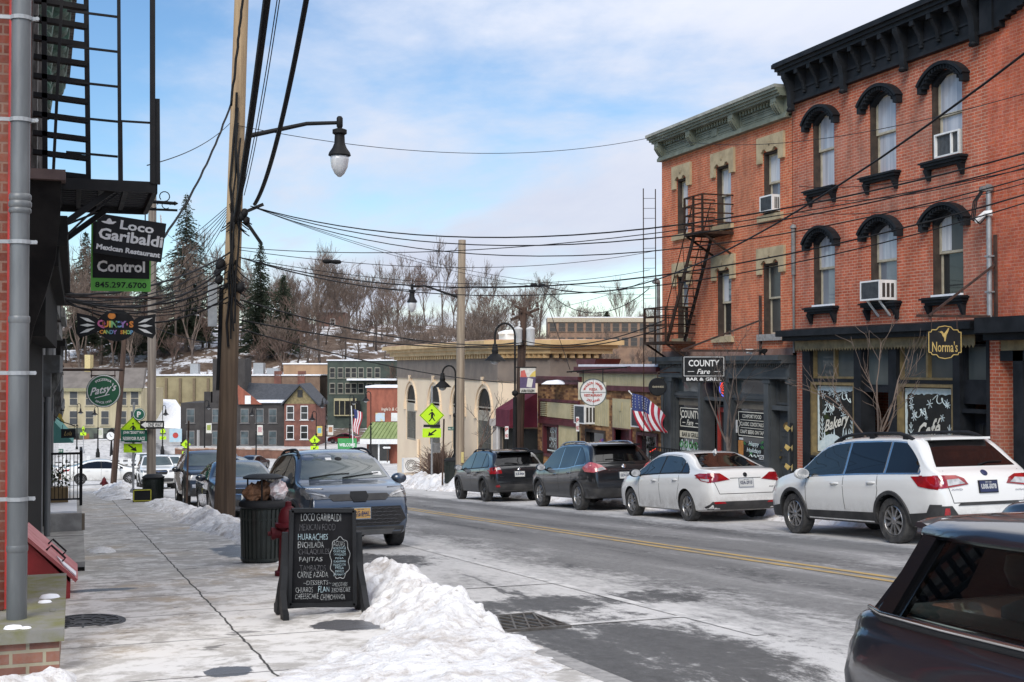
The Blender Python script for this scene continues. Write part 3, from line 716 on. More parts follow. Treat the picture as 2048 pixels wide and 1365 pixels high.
# air conditioners
ac_unit('white air conditioner on struts in the middle window above the bakery cafe',23.14,23.86,3.02,3.46,.38,True)
t = thing('window_fan','white framed fan panel in the right-hand top window under the black cornice','window fan',(FX,21.4,5.9))
m = MB();trim_frame(m,21.02,21.80,5.92,6.42,.035,-.14,-.02);fb(m,21.27,21.30,5.955,6.385,-.13,-.03);m.build('frame',WHITE,t);m = MB();fb(m,21.055,21.765,5.955,6.385,-.12,-.08)
for k in range(6):fb(m,21.06+k*.12,21.07+k*.12,5.96,6.38,-.08,-.075)
m.build('screen',M('ac_grille_grey',(.075,.08,.085)),t)
# hanging sign of the cafe
sg = thing('hanging_sign','black shaped hanging sign with gold rim, hummingbird and the name Norma\'s','sign',(16.1,20.7,1.5))
SX = 15.75;c = atX(1889,685,SX);hw = (1929-1849) / 2 * 22.6 / 2500 * .97;hh = (722-649) / 2 * 22.6 / 2500
SR,SU = Vector((.985,-.17,0)).normalized(),Vector((0,0,1));sn_ = SR.cross(SU)
outl = [(-1,.62),(-.86,.62),(-.80,.76),(-.52,.76),(-.38,.93),(0,1),(.38,.93),(.52,.76),(.80,.76),(.86,.62),(1,.62),(1,.48),(1,-.48),(1,-.62),(.86,-.62),(.80,-.76),(.52,-.76),(.38,-.93),(0,-1),(-.38,-.93),(-.52,-.76),(-.80,-.76),(-.86,-.62),(-1,-.62)]
m = MB();m.prism([c+SR*(x*hw)+SU*(y*hh)-sn_*.015 for x,y in outl],sn_*.03);pn = m.build('panel',BLACKP,sg)
m = MB();m.k = 0
ol = outl + outl[:1]
for (p,q) in zip(ol,ol[1:]):
 a_ = c + SR * (p[0]*hw*.95) + SU * (p[1]*hh*.95) + sn_ * .02;b_2 = c + SR * (q[0]*hw*.95) + SU * (q[1]*hh*.95) + sn_ * .02
 m.bar(a_,b_2,.016,.008,sn_)
GOLDL = M('gold_leaf',(.55,.40,.14),(.42,.30,.10),8,.45)
m.build('rim',GOLDL,sg)
m = MB();m.text('Norma\'s',c-SU*hh*.26,SR,SU,w_=hw*1.5,h=hh*.62,ext=.019,bold=.01)
bird = [(-.42,.62),(-.30,.60),(-.22,.66),(-.13,.62),(-.06,.50),(.05,.62),(.20,.84),(.26,.80),(.20,.62),(.10,.42),(.06,.22),(.03,.05),(-.03,.06),(-.04,.24),(-.14,.38),(-.20,.52),(-.28,.57)]
m.poly([c+SR*(x*hw)+SU*(y*hh)+sn_*.0195 for x,y in bird]);m.build('lettering',GOLDL,sg)
m = MB();zb = fz(1900,632);zb = atX(1889,632,SX)[2]
m.bar(Vector((FX+.0,c.y+.05,zb)),c+SR*-hw*1.6+SU*0+Vector((0,0,zb-c.z)),.05,.05)
e = c + SR * -hw * .9;m.bar((FX,c.y-.0,zb+1.05),Vector((e.x,e.y,zb)),.04,.04);m.bar((FX-.03,c.y,zb-.1),(FX-.03,c.y,zb+1.6),.07,.05)
for x in (-.75,.75):q = c + SR * hw * x;m.tube([(q.x,q.y,zb),(q.x,q.y,c.z+hh*.7)],.008,5)
m.build('bracket',M('rusty_black_iron',(.03,.02,.018),(.07,.035,.025),8,.8),sg)
# ---------------------------------------------------------------- neighbour on the right edge of the picture
nb = thing('brick_building','smooth orange-red brick building cut off by the right edge of the photo','building',(FX,17,g(17)))
m = MB();fb(m,11.5,YB0-.004,2.5,8.45,-7,.012)
prev = None
m.build('wall',BRICK_C,nb)
m = MB();ya,yb = 11.5,YB0 - .004
# stepped and curved cornice end
for k in range(10):
 y1 = yb - .35 - k * .16;h0 = 8.14 + .42 * (k/9) ** .6;fb(m,y1-.16,y1,h0,8.9,.0,.16)
fb(m,yb-.35,yb,8.10,8.9,.0,.2);fb(m,ya,yb-1.95,8.55,8.9,.0,.16);fb(m,ya,yb-.003,8.9,9.03,-.3,.45);fb(m,ya,yb-.003,9.03,9.16,-.3,.55)
for k in range(8):fb(m,yb-1.2-k*.6,yb-1.08-k*.6,8.7,8.9,.16,.40)
m.build('cornice',TRIMK,nb)
m = MB();fb(m,ya,yb-.15,2.2,2.5,-.3,.5);fb(m,ya,yb-.2,2.06,2.2,-.3,.34);fb(m,ya,yb-.35,1.66,1.86,-.3,.06)
for (a,b) in ((19.15,19.42),(15.6,15.9)):fb(m,a,b,-1.9,1.86,-.3,.06)
fb(m,ya,19.15,-1.9,-.78,-.3,.02);fb(m,15.9,19.15,.75,.86,-.3,.02);sf2 = m.build('shopfront',TRIMK,nb)
m = MB();fb(m,ya,yb-.38,1.862,2.058,.04,.07);trim_frame(m,15.95,19.12,-.76,.75,.08,-.2,.03);trim_frame(m,15.95,19.12,.86,1.65,.06,-.2,-.02);fb(m,15.95,19.12,-1.05,-.99,.02,.05);trim_frame(m,17.2,19.0,-1.75,-1.15,.05,.02,.04);m.build('gold_trim',GOLD,sf2)
m = MB();fb(m,16.03,19.04,-.68,.67,-.14,-.12);m.build('display_pane',G_DRK,sf2);m = MB();fb(m,16.01,19.06,.92,1.59,-.14,-.12);m.build('transom_pane',G_TRN,sf2)
d = MB();X = FX + .118
for k in range(7):flake(d,Vector((X,18.9-.35*(k % 3),.5-.16*k)),RIGHT,UP,.07,.01,.003)
for k in range(4):d.poly([(X-.002,18.95-k*.2,-.3),(X-.002,18.8-k*.2,-.3),(X-.002,18.87-k*.2,.15-.06*k)])
d.poly([(X-.001,19.02,-.62),(X-.001,18.0,-.62),(X-.001,18.0,-.45),(X-.001,18.6,-.22),(X-.001,19.02,-.18)])
d.tube([Vector((X-.003,18.8+.13*math.cos(t),.28+.13*math.sin(t))) for t in [k*.42 for k in range(16)]],.01,4)
d.build('winter_window_painting',PAINTW,sf2)
# service mast between the two buildings
t = thing('service_mast','grey electrical conduit with weatherhead on the brick wall above the cafe door','conduit',(FX-.1,20.1,2.5))
yc = fy(1990);m = MB();m.tube([(FX-.12,yc,2.5),(FX-.12,yc,5.0)],.05,10)
for z in (3.0,3.7):fb(m,yc-.07,yc+.07,z,z+.03,.0,.18)
m.build('conduit',GALV,t,smooth=50)
m = MB();m.lathe((FX-.12,yc,4.98),[(.06,0),(.09,.02),(.10,.09),(.05,.14),(.005,.15)],10);m.lathe((FX-.2,yc+.05,4.98),[(.005,0),(.09,.01),(.08,.1),(.005,.12)],8);m.build('weatherhead',M('grey_cast_metal',(.2,.2,.2),(.12,.12,.12),6,.6),t,smooth=40)
m = MB();
for k in range(3):m.tube([(FX-.24,yc+.04*k,5.0),(FX-.34,yc+.08+.05*k,4.8),(FX-.36,yc+.12+.05*k,4.45),(FX-.28,yc+.06,4.35),(FX-.2,yc-.05,4.5)],.014,5)
m.build('drip_loop',BLACK,t);m = MB();m.tube([(FX-.12,yc-.1,4.55),(FX-.2,yc+.0,4.55),(FX-.3,yc+.16,4.4)],.06,8);m.build('splice_cover',WHITE,t,smooth=40)
# ---------------------------------------------------------------- bar and grill building with the sage cornice
YC0,YC1 = 27.27,34.66
cf = thing('brick_building','orange brick building with a sage green cornice, tan stone window heads and the bar shopfront','building',(FX,31,g(31)))
upw = [(27.84,28.68),(30.38,31.22),(32.94,33.66)];low = [(27.84,28.72),(30.38,31.2),(32.94,33.66)]
mb = MB();holes = [(a,b,5.50,7.16) for a,b in upw] + [(a,b,2.40,4.25) for a,b in low]
wall_holes(mb,'x',FX,YC0,YC1,1.85,7.9,holes,.22,-1)
mb.box(FX+.26,FX+9,YC0+.005,YC1,1.8,8.5);mb.box(FX+1.4,FX+9,YC0+.005,YC1,-2.9,1.8)
mb.poly([(FX,YC1,1.85),(FX,YC1,7.9),(FX+.26,YC1,7.9),(FX+.26,YC1,1.85)])
wl = mb.build('wall',BRICK_B,cf)
m = MB();fb(m,YC0,YC1,1.853,2.02,.003,.012);m.build('bare_render_band',M('flaking_render',(.30,.19,.15),(.22,.12,.09),2.5,.9,bump=.3),cf)
for r_,ws in enumerate((upw,low)):
 z0,z1 = ((5.50,7.16),(2.40,4.25))[r_]
 for c_,(a,b) in enumerate(ws):
  gt = G_SKY if r_ == 0 else (G_SCR,G_MID,G_MID)[c_];gb = (G_MID if c_ == 0 else G_SKY) if r_ == 0 else (G_SCR,G_DRK,G_DRK)[c_]
  wd = sash_window(cf,a,b,z0,z1,gt,gb,.16,curtain=(r_ == 0 or c_ == 1))
  h = MB();zt = z1 + .40
  A,B = a - .26,b + .22
  pts = [(A,z1-.28),(A,zt),(B,zt),(B,z1-.28),(b+.0,z1-.28),(b,z1-.02),(b-.12,z1+.06),(b-.2,z1+.06),(b-.28,z1-.02),(a+.28,z1-.02),(a+.2,z1+.06),(a+.12,z1+.06),(a,z1-.02),(a,z1-.28)]
  h.prism([(FX,y,z) for y,z in pts],(-.07,0,0))
  for k in range(5):
   an = (k-2) * .35;yc = (a+b) / 2;h.bar((FX-.072,yc,z1+.12),(FX-.072,yc+.11*math.sin(an),z1+.12+.13*math.cos(an)),.022,.012,(1,0,0))
  h.build('stone_head',TAN,wd)
  s = MB();fb(s,a-.16,b+.16,z0-.17,z0-.002,-.2,.1);s.build('sill',TAN if not (r_ == 1 and c_ == 0) else STONE,wd)
# sage cornice
c = MB()
fb(c,YC0+.02,YC1,7.88,8.42,.0,.08);fb(c,YC0+.02,YC1,7.84,7.93,.0,.17);fb(c,YC0+.02,YC1,7.93,7.98,.08,.14)
fb(c,YC0+.02,YC1+.05,8.38,8.44,.08,.33);fb(c,YC0+.02,YC1+.1,8.44,8.51,-.2,.39);fb(c,YC0+.02,YC1+.14,8.51,8.58,-.2,.45);corn = c.build('cornice',SAGE,cf)
c = MB();fb(c,YC0+.02,YC1+.16,8.58,8.66,-.3,.49);c.build('roof_edge',SAGED,corn)
brk = (34.44,32.36,29.86,27.66)
for yb in brk:
 c = MB();c.prism([(FX-o,yb-.13,z) for o,z in [(.08,8.38),(.31,8.38),(.31,8.27),(.26,8.22),(.22,8.10),(.13,7.98),(.08,7.98)]],(0,.26,0))
 for k in (-1,0,1):c.prism([(FX-o-.01,yb+k*.08-.02,z) for o,z in [(.2,8.2),(.31,8.26),(.32,8.2),(.24,8.08),(.15,7.97),(.12,7.99)]],(0,.04,0))
 c.build('cornice_bracket',SAGE,corn)
for a,b in zip(brk,brk[1:]):
 c = MB();y0,y1 = b + .18,a - .18;trim_frame(c,y0,y1,8.0,8.24,.035,.08,.11);trim_frame(c,y0+.08,y1-.08,8.06,8.18,.025,.08,.10)
 if b == 29.86:fb(c,(y0+y1)/2-.16,(y0+y1)/2+.16,8.02,8.22,.08,.125)
 c.build('cornice_panel',SAGE,corn)
 c = MB();n = int((y1-y0)/.15)
 for k in range(n):fb(c,y0+k*(y1-y0)/n,y0+k*(y1-y0)/n+.08,8.27,8.38,.08,.17)
 c.build('dentil_row',SAGE,corn)
# shopfront, slate grey
sf = MB()
fb(sf,YC0+.02,YC1+.12,1.72,1.85,-.3,.42);fb(sf,YC0+.02,YC1+.08,1.64,1.72,-.3,.32);fb(sf,YC0+.05,YC1,1.27,1.64,-.3,.08);fb(sf,YC0+.05,YC1,1.24,1.30,.08,.14)
n = 74
for k in range(n):fb(sf,YC0+.1+k*.098,YC0+.15+k*.098,1.54,1.635,.08,.16)
cl = [(33.87,34.18),(31.98,32.22),(30.40,30.72),(28.26,28.60),(27.28,27.44)]
for a,b in cl:
 zb = g(a) - .1;fb(sf,a,b,zb,1.27,-.35,.05);fb(sf,a+.05,b-.05,zb+.7,1.1,.05,.09);fb(sf,a-.03,b+.03,zb,zb+.55,-.3,.1);fb(sf,a-.03,b+.03,1.12,1.24,-.3,.1)
for a,b in ((32.22,33.87),(28.6,30.4)):
 fb(sf,a,b,g(a)-.1,-1.06,-.3,.0);fb(sf,a,b,-1.06,-.99,-.3,.05);fb(sf,a,b,.70,.78,-.3,.0)
 for k in range(2):trim_frame(sf,a+.08+k*(b-a)*.48,a+.08+k*(b-a)*.48+(b-a)*.42,-1.7,-1.15,.04,.0,.02)
fb(sf,30.72,31.98,.60,.70,-.3,.0);fb(sf,27.44,28.26,.44,.56,-.3,.03);fb(sf,34.2,34.62,g(34)-.1,1.27,-.3,-.02)
shop = sf.build('shopfront',GREYP,cf)
for a,b in ((32.22,33.87),(28.6,30.4)):
 m = MB();trim_frame(m,a,b,.78,1.24,.05,-.2,-.05);wd = m.build('transom_window',GREYP,cf);m = MB();fb(m,a+.05,b-.05,.83,1.19,-.15,-.13);m.build('pane',G_TRN,wd)
 m = MB();trim_frame(m,a,b,-.99,.70,.06,-.2,-.03);wd = m.build('display_window',GREYP,cf);m = MB();fb(m,a+.06,b-.06,-.93,.64,-.15,-.13);m.build('pane',G_DRK,wd)
 m = MB();fb(m,a+.07,b-.07,.42,.63,-.129,-.127);m.build('roller_blind',M('brown_blind',(.16,.14,.11),None,3,.8),wd)
 X = FX + .124
 sgn = MB();z0,z1 = -.34,.37;y0,y1 = a + .16,b - .14
 fb(sgn,y0,y1,z0,z1,-.1265,-.120);sn = sgn.build('window_sign',BLACKP,wd)
 t = MB();X = FX + .119
 def outline(y0,y1,z0,z1,nt_,w_):
  zm = (z0+z1) / 2
  P = [(y0,z0),(y1,z0),(y1,zm-nt_),(y1-nt_*.8,zm-nt_*.4),(y1-nt_*.8,zm+nt_*.4),(y1,zm+nt_),(y1,z1),(y0,z1),(y0,zm+nt_),(y0+nt_*.8,zm+nt_*.4),(y0+nt_*.8,zm-nt_*.4),(y0,zm-nt_)]
  for p,q in zip(P,P[1:]+P[:1]):t.bar((X,p[0],p[1]),(X,q[0],q[1]),w_,.004,(1,0,0))
 yc = (y0+y1) / 2
 if a > 31:
  outline(y0+.04,y1-.04,z0+.13,z1-.04,.09,.025)
  t.text('COUNTY',(X,yc,.15),RIGHT,UP,h=.24,w_=.86*(y1-y0),bold=.025);t.text('Fare',(X,yc,-.09),RIGHT,UP,h=.17,w_=.40,shear=.3,bold=.015)
  for s_ in (-1,1):t.bar((X,yc+s_*.32,-.1),(X,yc+s_*.5,-.1),.02,.004,(1,0,0))
  t.build('lettering',LETTW,sn)
  m = MB();fb(m,y0,y1,-.55,-.345,-.1265,-.118);s2 = m.build('window_sign',M('cream_sign_board',(.62,.58,.45),None,3,.7),wd)
  m = MB();m.text('BAR & GRILL',(FX+.117,yc,-.45),RIGHT,UP,h=.13,w_=1.05,bold=.02);m.build('lettering',BLACKP,s2)
  m = MB();rr = random.Random(4);m.k = 0
  for k in range(26):
   yy_ = a + .12 + (b-a-.3) * rr.random();m.bar((FX+.125,yy_,-.92),(FX+.125,yy_+rr.uniform(-.06,.06),-.92+.1+.25*rr.random()),.03,.004,(1,0,0))
  m.build('window_painting',PAINTW,wd)
  m = MB()
  for k in range(5):
   yy_ = a + .2 + k * .3;m.tube([Vector((FX+.122,yy_+.09*math.cos(t_),-.75+.09*math.sin(t_))) for t_ in [j*.7 for j in range(10)]],.02,4)
  m.build('painted_wreath',M('painted_green',(.06,.24,.08),(.04,.16,.05),8,.7),wd)
 else:
  outline(y0+.04,y1-.04,z0+.03,z1-.04,.1,.022)
  for k,(s_,w_) in enumerate((('COMFORT FOOD',1.0),('CLASSIC COCKTAILS',1.22),('CRAFT BEERS ON TAP',1.24))):t.text(s_,(X,yc,.22-k*.21),RIGHT,UP,h=.105,w_=w_,bold=.02)
  for k in range(2):t.bar((X,y0+.15,.115-k*.21),(X,y1-.15,.115-k*.21),.015,.004,(1,0,0))
  t.build('lettering',LETTW,sn)
  m = MB();m.text('Happy',(FX+.122,yc-.1,-.52),RIGHT,UP,h=.15,w_=.52,shear=.25,bold=.02);m.text('Holidays',(FX+.122,yc-.1,-.70),RIGHT,UP,h=.15,w_=.72,shear=.25,bold=.02)
  m.tube([Vector((FX+.122,yc-.35+.5*k/12,-.83+.03*math.sin(k*1.4))) for k in range(13)],.014,4);m.build('window_painting',PAINTW,wd)
  m = MB();rr = random.Random(5)
  for k in range(12):
   cy,cz = yc + rr.choice((-.62,-.5,.42,.5,.1)) + rr.uniform(-.06,.06),rr.choice((-.52,-.8)) + rr.uniform(-.08,.08);m.poly([(FX+.123-k*.0003,cy+.07*math.cos(q),cz+.045*math.sin(q+k)) for q in [j*.9 for j in range(7)]])
  m.build('painted_holly',M('painted_green',(.06,.24,.08)),wd)
  m = MB();fb(m,b-.42,b-.16,-.9,-.45,-.1268,-.12);m.build('orange_poster',M('orange_paper',(.62,.27,.07),(.5,.2,.05),9,.8),wd)
  m = MB();fb(m,b-.42,b-.2,-.43,-.37,-.1268,-.12);fb(m,b-.11,b-.0,-.25,.1,-.13,-.10);m.build('white_notice',WHITE,wd)
  m = MB();fb(m,a+.1,a+.55,-.90,-.78,-.1268,-.12);pl = m.build('police_notice',WHITE,wd);m = MB();m.text('POLICE',(FX+.1195,a+.325,-.84),RIGHT,UP,h=.09,w_=.40,bold=.03);m.build('lettering',BLACKP,pl)
# red entrance door with arched fanlight
m = MB();fb(m,30.72,31.98,g(31)-.1,.60,-.45,-.40);m.build('door_surround',GREYP,cf)
m = MB();za = -1.95;trim_frame(m,30.9,31.8,za,.40,.13,-.40,-.33);fb(m,31.03,31.67,za+.13,za+.5,-.40,-.35);dr = m.build('entrance_door',REDP,cf)
m = MB();fb(m,31.03,31.67,za+.5,.27,-.395,-.38);m.build('pane',G_DRK,dr)
m = MB();fb(m,31.27,31.43,.285,.365,-.33,-.326);m.build('number_plate',WHITE,dr)
m = MB();fb(m,31.0,31.7,-.95,-.9,-.38,-.36);m.build('push_bar',GALV,dr)
m = MB();trim_frame(m,30.8,31.9,.43,.60,.03,-.40,-.3);fl = m.build('fanlight',GREYP,cf);m = MB();fb(m,30.83,31.87,.46,.57,-.399,-.39);m.build('pane',G_DRK,fl)
m = MB();fb(m,30.75,31.95,.705,1.24,-.4,-.3);m.build('dark_transom_board',BLACKP,cf)
# neon sign in the transom
t = thing('neon_sign','round red and blue neon sign above the red door','neon sign',(FX+.27,31.3,.95))
m = MB();m.tube([Vector((FX+.28,31.3+.27*math.cos(a),.96+.24*math.sin(a))) for a in [k*.32 for k in range(21)]],.018,5,False);m.build('outer_ring',emis('blue_neon',(.10,.12,.55),1.0),t)
m = MB();m.text('BEER',(FX+.275,31.3,.96),RIGHT,UP,h=.18,w_=.36,bold=.02);m.tube([Vector((FX+.28,31.3+.2*math.cos(a),.96+.17*math.sin(a))) for a in [k*.32 for k in range(21)]],.018,5,False);m.build('tubes',emis('red_neon',(.75,.05,.03),1.2),t)
# grey side door
m = MB();za = -1.74;fb(m,27.46,28.24,za,.44,-.25,-.2)
for (a,b,e,f_) in ((27.55,28.15,-.1,.25),(27.55,28.15,-.75,-.2),(27.55,28.15,-1.6,-.9)):trim_frame(m,a,b,e,f_,.04,-.2,-.185)
sd = m.build('side_door',GREYP,cf)
m = MB();m.prism([(FX+.199,27.85+.2*math.cos(a),.0+.14*math.sin(a)) for a in [math.pi*k/10 for k in range(11)]] ,(-.016,0,0));m.build('arched_pane',M('amber_glass',(.22,.14,.06),None,5,.2),sd)
m = MB();m.lathe((FX+.2,28.15,-.78),[(.005,0),(.03,.02),(.035,.05),(.005,.07)],8,(-1,0,0));m.lathe((FX+.2,28.15,-.6),[(.025,0),(.025,.02)],8,(-1,0,0));m.build('knob',M('brass',(.45,.3,.1)),sd)
m = MB();trim_frame(m,27.46,28.24,.58,1.24,.05,-.25,-.1);fl = m.build('transom_window',GREYP,cf);m = MB();fb(m,27.51,28.19,.63,1.19,-.2,-.18);m.build('pane',G_SCR,fl)
ac_unit('air conditioner in the upper right window under the sage cornice',27.95,28.57,5.56,5.98,.16)
# butterfly ornaments and house number board between the shops
t = thing('number_board','narrow black board with white numbers and gold butterflies between the two shops','sign',(FX-.05,27.3,-.6))
m = MB();fb(m,27.18,27.30,-1.7,.15,.06,.075);m.build('board',BLACKP,t)
m = MB();rr = random.Random(3)
for k in range(3):
 m = MB()
 for s_ in (-1,1):m.poly([(FX-.10,27.24,.02-k*.48),(FX-.14,27.24+s_*.16,.10-k*.48),(FX-.16,27.24+s_*.20,.0-k*.48),(FX-.12,27.24+s_*.1,-.08-k*.48)][::s_])
 m.build('butterfly_ornament',M('gold_leaf',(.55,.40,.14)),t)
m = MB()
for k,s_ in enumerate('1 4 8 2'.split()):m.text(s_,(FX-.077,27.24,-1.0-.17*k),RIGHT,UP,h=.1,bold=.03)
m.build('numbers',WHITE,t)
# hanging sign
RUST = M('rusty_black_iron',(.03,.02,.018),(.07,.035,.025),8,.8)
SX = 15.3;P0 = atX(1370,713,SX);P1 = atX(1447,766,SX)
sg = thing('hanging_sign','large black hanging sign reading COUNTY Fare BAR & GRILL','sign',(SX,P0.y,P1.z))
c = (P0+P1) / 2;SR = Vector((.95,-.31,0)).normalized();sn_ = SR.cross(UP);dep = 34;hw = 77 / 2 / 2500 * dep / (.95*.944+.31*.33);hh = (P0.z-P1.z) / 2
hw = .56
m = MB();m.prism([c+SR*x*hw+UP*y*hh-sn_*.03 for x,y in ((-1,-1),(1,-1),(1,1),(-1,1))],sn_*.06);m.build('panel',BLACKP,sg)
m = MB();o = c + sn_ * .034
m.text('COUNTY',o+UP*hh*.45,SR,UP,h=hh*.50,w_=hw*1.42,bold=.02);m.text('Fare',o-UP*hh*.18,SR,UP,h=hh*.38,w_=hw*.58,shear=.3,bold=.012);m.text('BAR & GRILL',o-UP*hh*.76,SR,UP,h=hh*.24,w_=hw*1.62,bold=.025)
for s_ in (-1,1):m.bar(o+SR*s_*hw*.45-UP*hh*.18,o+SR*s_*hw*.75-UP*hh*.18,.012,.004,sn_)
for p,q in (((-.92,.92),(.92,.92)),((.92,.92),(.92,-.52)),((.92,-.52),(-.92,-.52)),((-.92,-.52),(-.92,.92))):m.bar(o+SR*p[0]*hw+UP*p[1]*hh,o+SR*q[0]*hw+UP*q[1]*hh,.012,.004,sn_)
m.build('lettering',WHITE,sg)
m = MB();zb = c.z + hh + .14;a = Vector((FX,c.y,zb));e = c + SR * (-hw*1.05);e.z = zb;m.bar(a,e,.05,.06)
yv = fy(1486);m.bar((FX-.03,c.y,zb-.08),(FX-.03,c.y,zb+1.45),.06,.06);m.bar((FX-.03,c.y,zb+.8),e,.045,.045)
for x in (-.8,.8):q = c + SR * hw * x;m.bar((q.x,q.y,zb),(q.x,q.y,c.z+hh),.015,.015)
m.build('bracket',RUST,sg)
# round beer sign
c = atX(1315,774,16.2);sg = thing('round_sign','small round black hanging sign beside the flag at the corner of the bar','sign',c)
SR = Vector((.97,-.24,0)).normalized();sn_ = SR.cross(UP);
m = MB();m.lathe(c,[(.25,-.06),(.27,-.03),(.27,.03),(.25,.06)],22,sn_);m.build('disc',BLACKP,sg,smooth=40)
m = MB();m.text('GUINNESS',c+sn_*.063,SR,UP,h=.055,w_=.34,bold=.02);m.build('lettering',M('pale_gold',(.5,.45,.33),None,3,.6),sg)
m = MB();m.tube([(c.x,c.y,c.z+.27),(c.x,c.y,c.z+.42),(FX,c.y,c.z+.42)],.02,6);m.tube([(c.x,c.y,c.z+.42),(FX,c.y,c.z+.75)],.014,6);m.build('bracket',RUST,sg)
# drain pipe at the shop corner
m = MB();m.tube([(FX-.15,34.35,1.2),(FX-.15,34.35,g(34))],.05,8);m.build('drain_pipe',GREYP,cf)
m = MB();yc = fy(1592);m.tube([(FX-.06,yc,1.9),(FX-.06,yc,3.9)],.03,8);m.tube([(FX-.06,yc,3.85),(FX-.06,yc,5.0)],.055,8);m.lathe((FX-.06,yc,5.0),[(.05,0),(.09,.02),(.06,.1),(.01,.12)],8);m.build('service_conduit',M('grey_cast_metal',(.2,.2,.2)),cf,smooth=50)
# spotlights on the shop cornice
for k,px in enumerate((1516,1543)):
 y = fy(px);t = thing('flood_light',('white twin flood light' if k == 0 else 'dark flood light')+ ' on the bar shopfront cornice','light',(FX-.2,y,1.86));m = MB();m.tube([(FX-.2,y,1.852),(FX-.2,y,1.95)],.02,6)
 for s_ in (-1,1):m.lathe((FX-.22,y+.07*s_,1.97),[(.03,-.06),(.05,-.02),(.075,.08),(.06,.085)],10,(-.7,.3*s_,-.2))
 m.build('lamp',WHITE if k == 0 else BLACK,t,smooth=40)
# ---------------------------------------------------------------- fire escape on the bar building
fe = MB()
fe.k = 0
def bal(mb,y0,y1,z,dep,nrail=4,h=1.0,open_y0=False):
 mb.box(FX-dep,FX,y0,y1,z-.05,z);
 for y in (y0,y1):mb.bar((FX-dep,y,z-.03),(FX,y,z-.03),.04,.08)
 mb.bar((FX-dep,y0,z-.03),(FX-dep,y1,z-.03),.04,.08)
 for y in (y0,(y0+y1)/2,y1):mb.bar((FX-dep,y,z),(FX-dep,y,z+h),.05,.05);
 for k in range(nrail):
  zz = z + h * (k+1) / nrail;mb.bar((FX-dep,y0,zz),(FX-dep,y1,zz),.032,.036)
  for y in (y0,y1):mb.bar((FX-dep,y,zz),(FX,y,zz),.032,.036)
 for y in (y0+.05,y1-.05):mb.bar((FX-dep,y,z-.04),(FX-.02,y,z-.62),.05,.05)
FEM = M('rust_brown_iron',(.022,.014,.011),(.05,.028,.019),7,.8,spec=.2)
za = atX(1420,470,16.2)[2];zb_ = atX(1330,690,16.1)[2]
bal(fe,30.25,31.3,5.25,.95);f1 = fe.build('fire_escape_balcony',FEM,cf)
fe = MB();bal(fe,32.5,33.9,2.28,.95);fe.build('fire_escape_balcony',FEM,cf)
fe = MB();A0,A1 = Vector((FX-.82,30.95,5.25)),Vector((FX-.82,32.65,2.30));B0,B1 = A0 + Vector((.55,0,0)),A1 + Vector((.55,0,0))
fe.bar(A0,A1,.03,.14,(0,.5,.8));fe.bar(B0,B1,.03,.14,(0,.5,.8))
for k in range(1,14):
 p = A0.lerp(A1,k/14);q = B0.lerp(B1,k/14);fe.box(p.x,q.x,p.y-.1,p.y+.09,p.z-.012,p.z+.012)
for P0,P1 in ((A0,A1),(B0,B1)):
 fe.tube([P0+Vector((0,.1,.85)),P1+Vector((0,.15,.8))],.016,5)
 for k in (1,5,9,13):p = P0.lerp(P1,k/14);fe.tube([p,p+Vector((0,.12,.82))],.012,4)
fe.build('fire_escape_stair',FEM,cf)
# gooseneck ladder rising past the roof line beside it
fe = MB();y = 33.98
for x in (FX-.95,FX-.55):fe.tube([(x,y,-.6 if x < FX-.7 else 1.6),(x,y,6.9)],.017,6)
for k in range(15):fe.tube([(FX-.95,y,2.4+k*.30),(FX-.55,y,2.42+k*.30)],.007,4)
fe.build('drop_ladder',FEM,cf)
# meter pipe and service head by the ladder
m = MB();m.tube([(FX-.1,34.72,2.0),(FX-.1,34.72,4.15)],.06,8);m.lathe((FX-.16,34.75,4.1),[(.06,0),(.13,.03),(.12,.1),(.02,.2)],10);m.build('service_mast',M('grey_cast_metal',(.2,.2,.2)),cf,smooth=50)
# ---------------------------------------------------------------- pizza restaurant, low brick building
_b = brick('tan_and_brown_mottled_brick',(.42,.22,.085),(.10,.038,.02),(.24,.13,.07),bw=.235,bh=.088,mw=.006,stainamt=.15)
MAROON = M('maroon_paint',(.105,.018,.024),(.075,.014,.018),3,.55);CREAM = M('cream_vertical_boards',(.50,.44,.27),(.42,.37,.22),2,.7)
ww = thing('pizza_restaurant','low mottled brick pizza restaurant with maroon trim and cream panels','building',(FX,40,g(40)))
YW0,YW1 = 34.72,45.6
m = MB();holes = [(43.35,45.0,-1.85,-.60),(39.0,40.75,-1.55,-.62),(37.0,38.2,-2.72,-.52),(34.95,36.5,-2.1,-.52)]
wall_holes(m,'x',FX,YW0,YW1,-3.4,.93,holes,.25,-1)
m.poly([(FX,YW0,-3.4),(FX,YW0,.9),(FX+8,YW0,.9),(FX+8,YW0,-3.4)][::-1]);m.poly([(FX,YW1,-3.6),(FX,YW1,.9),(FX+8,YW1,.9),(FX+8,YW1,-3.6)])
m.poly([(FX,YW0,.91),(FX,YW1,.91),(FX+8,YW1,.91),(FX+8,YW0,.91)]);m.build('wall',_b,ww)
m = MB();fb(m,41.0,YW1+.1,.92,1.08,-.1,.12);fb(m,41.0,YW1+.14,1.08,1.2,-.2,.2);fb(m,YW0,41.3,.76,.93,.0,.1);fb(m,YW0,41.3,1.33,1.40,-.2,.12);fb(m,YW0-.03,41.35,1.40,1.56,-.3,.22);m.build('cornice',MAROON,ww)
m = MB();fb(m,YW0,41.25,.93,1.33,-.2,.04)
for k in range(40):fb(m,YW0+.06+k*.162,YW0+.075+k*.162,.94,1.33,.04,.05)
m.build('cream_band',CREAM,ww)
m = MB();fb(m,YW0+.05,41.2,1.56,1.64,-.2,.1);m.build('snow_cap',SNOWC,ww)
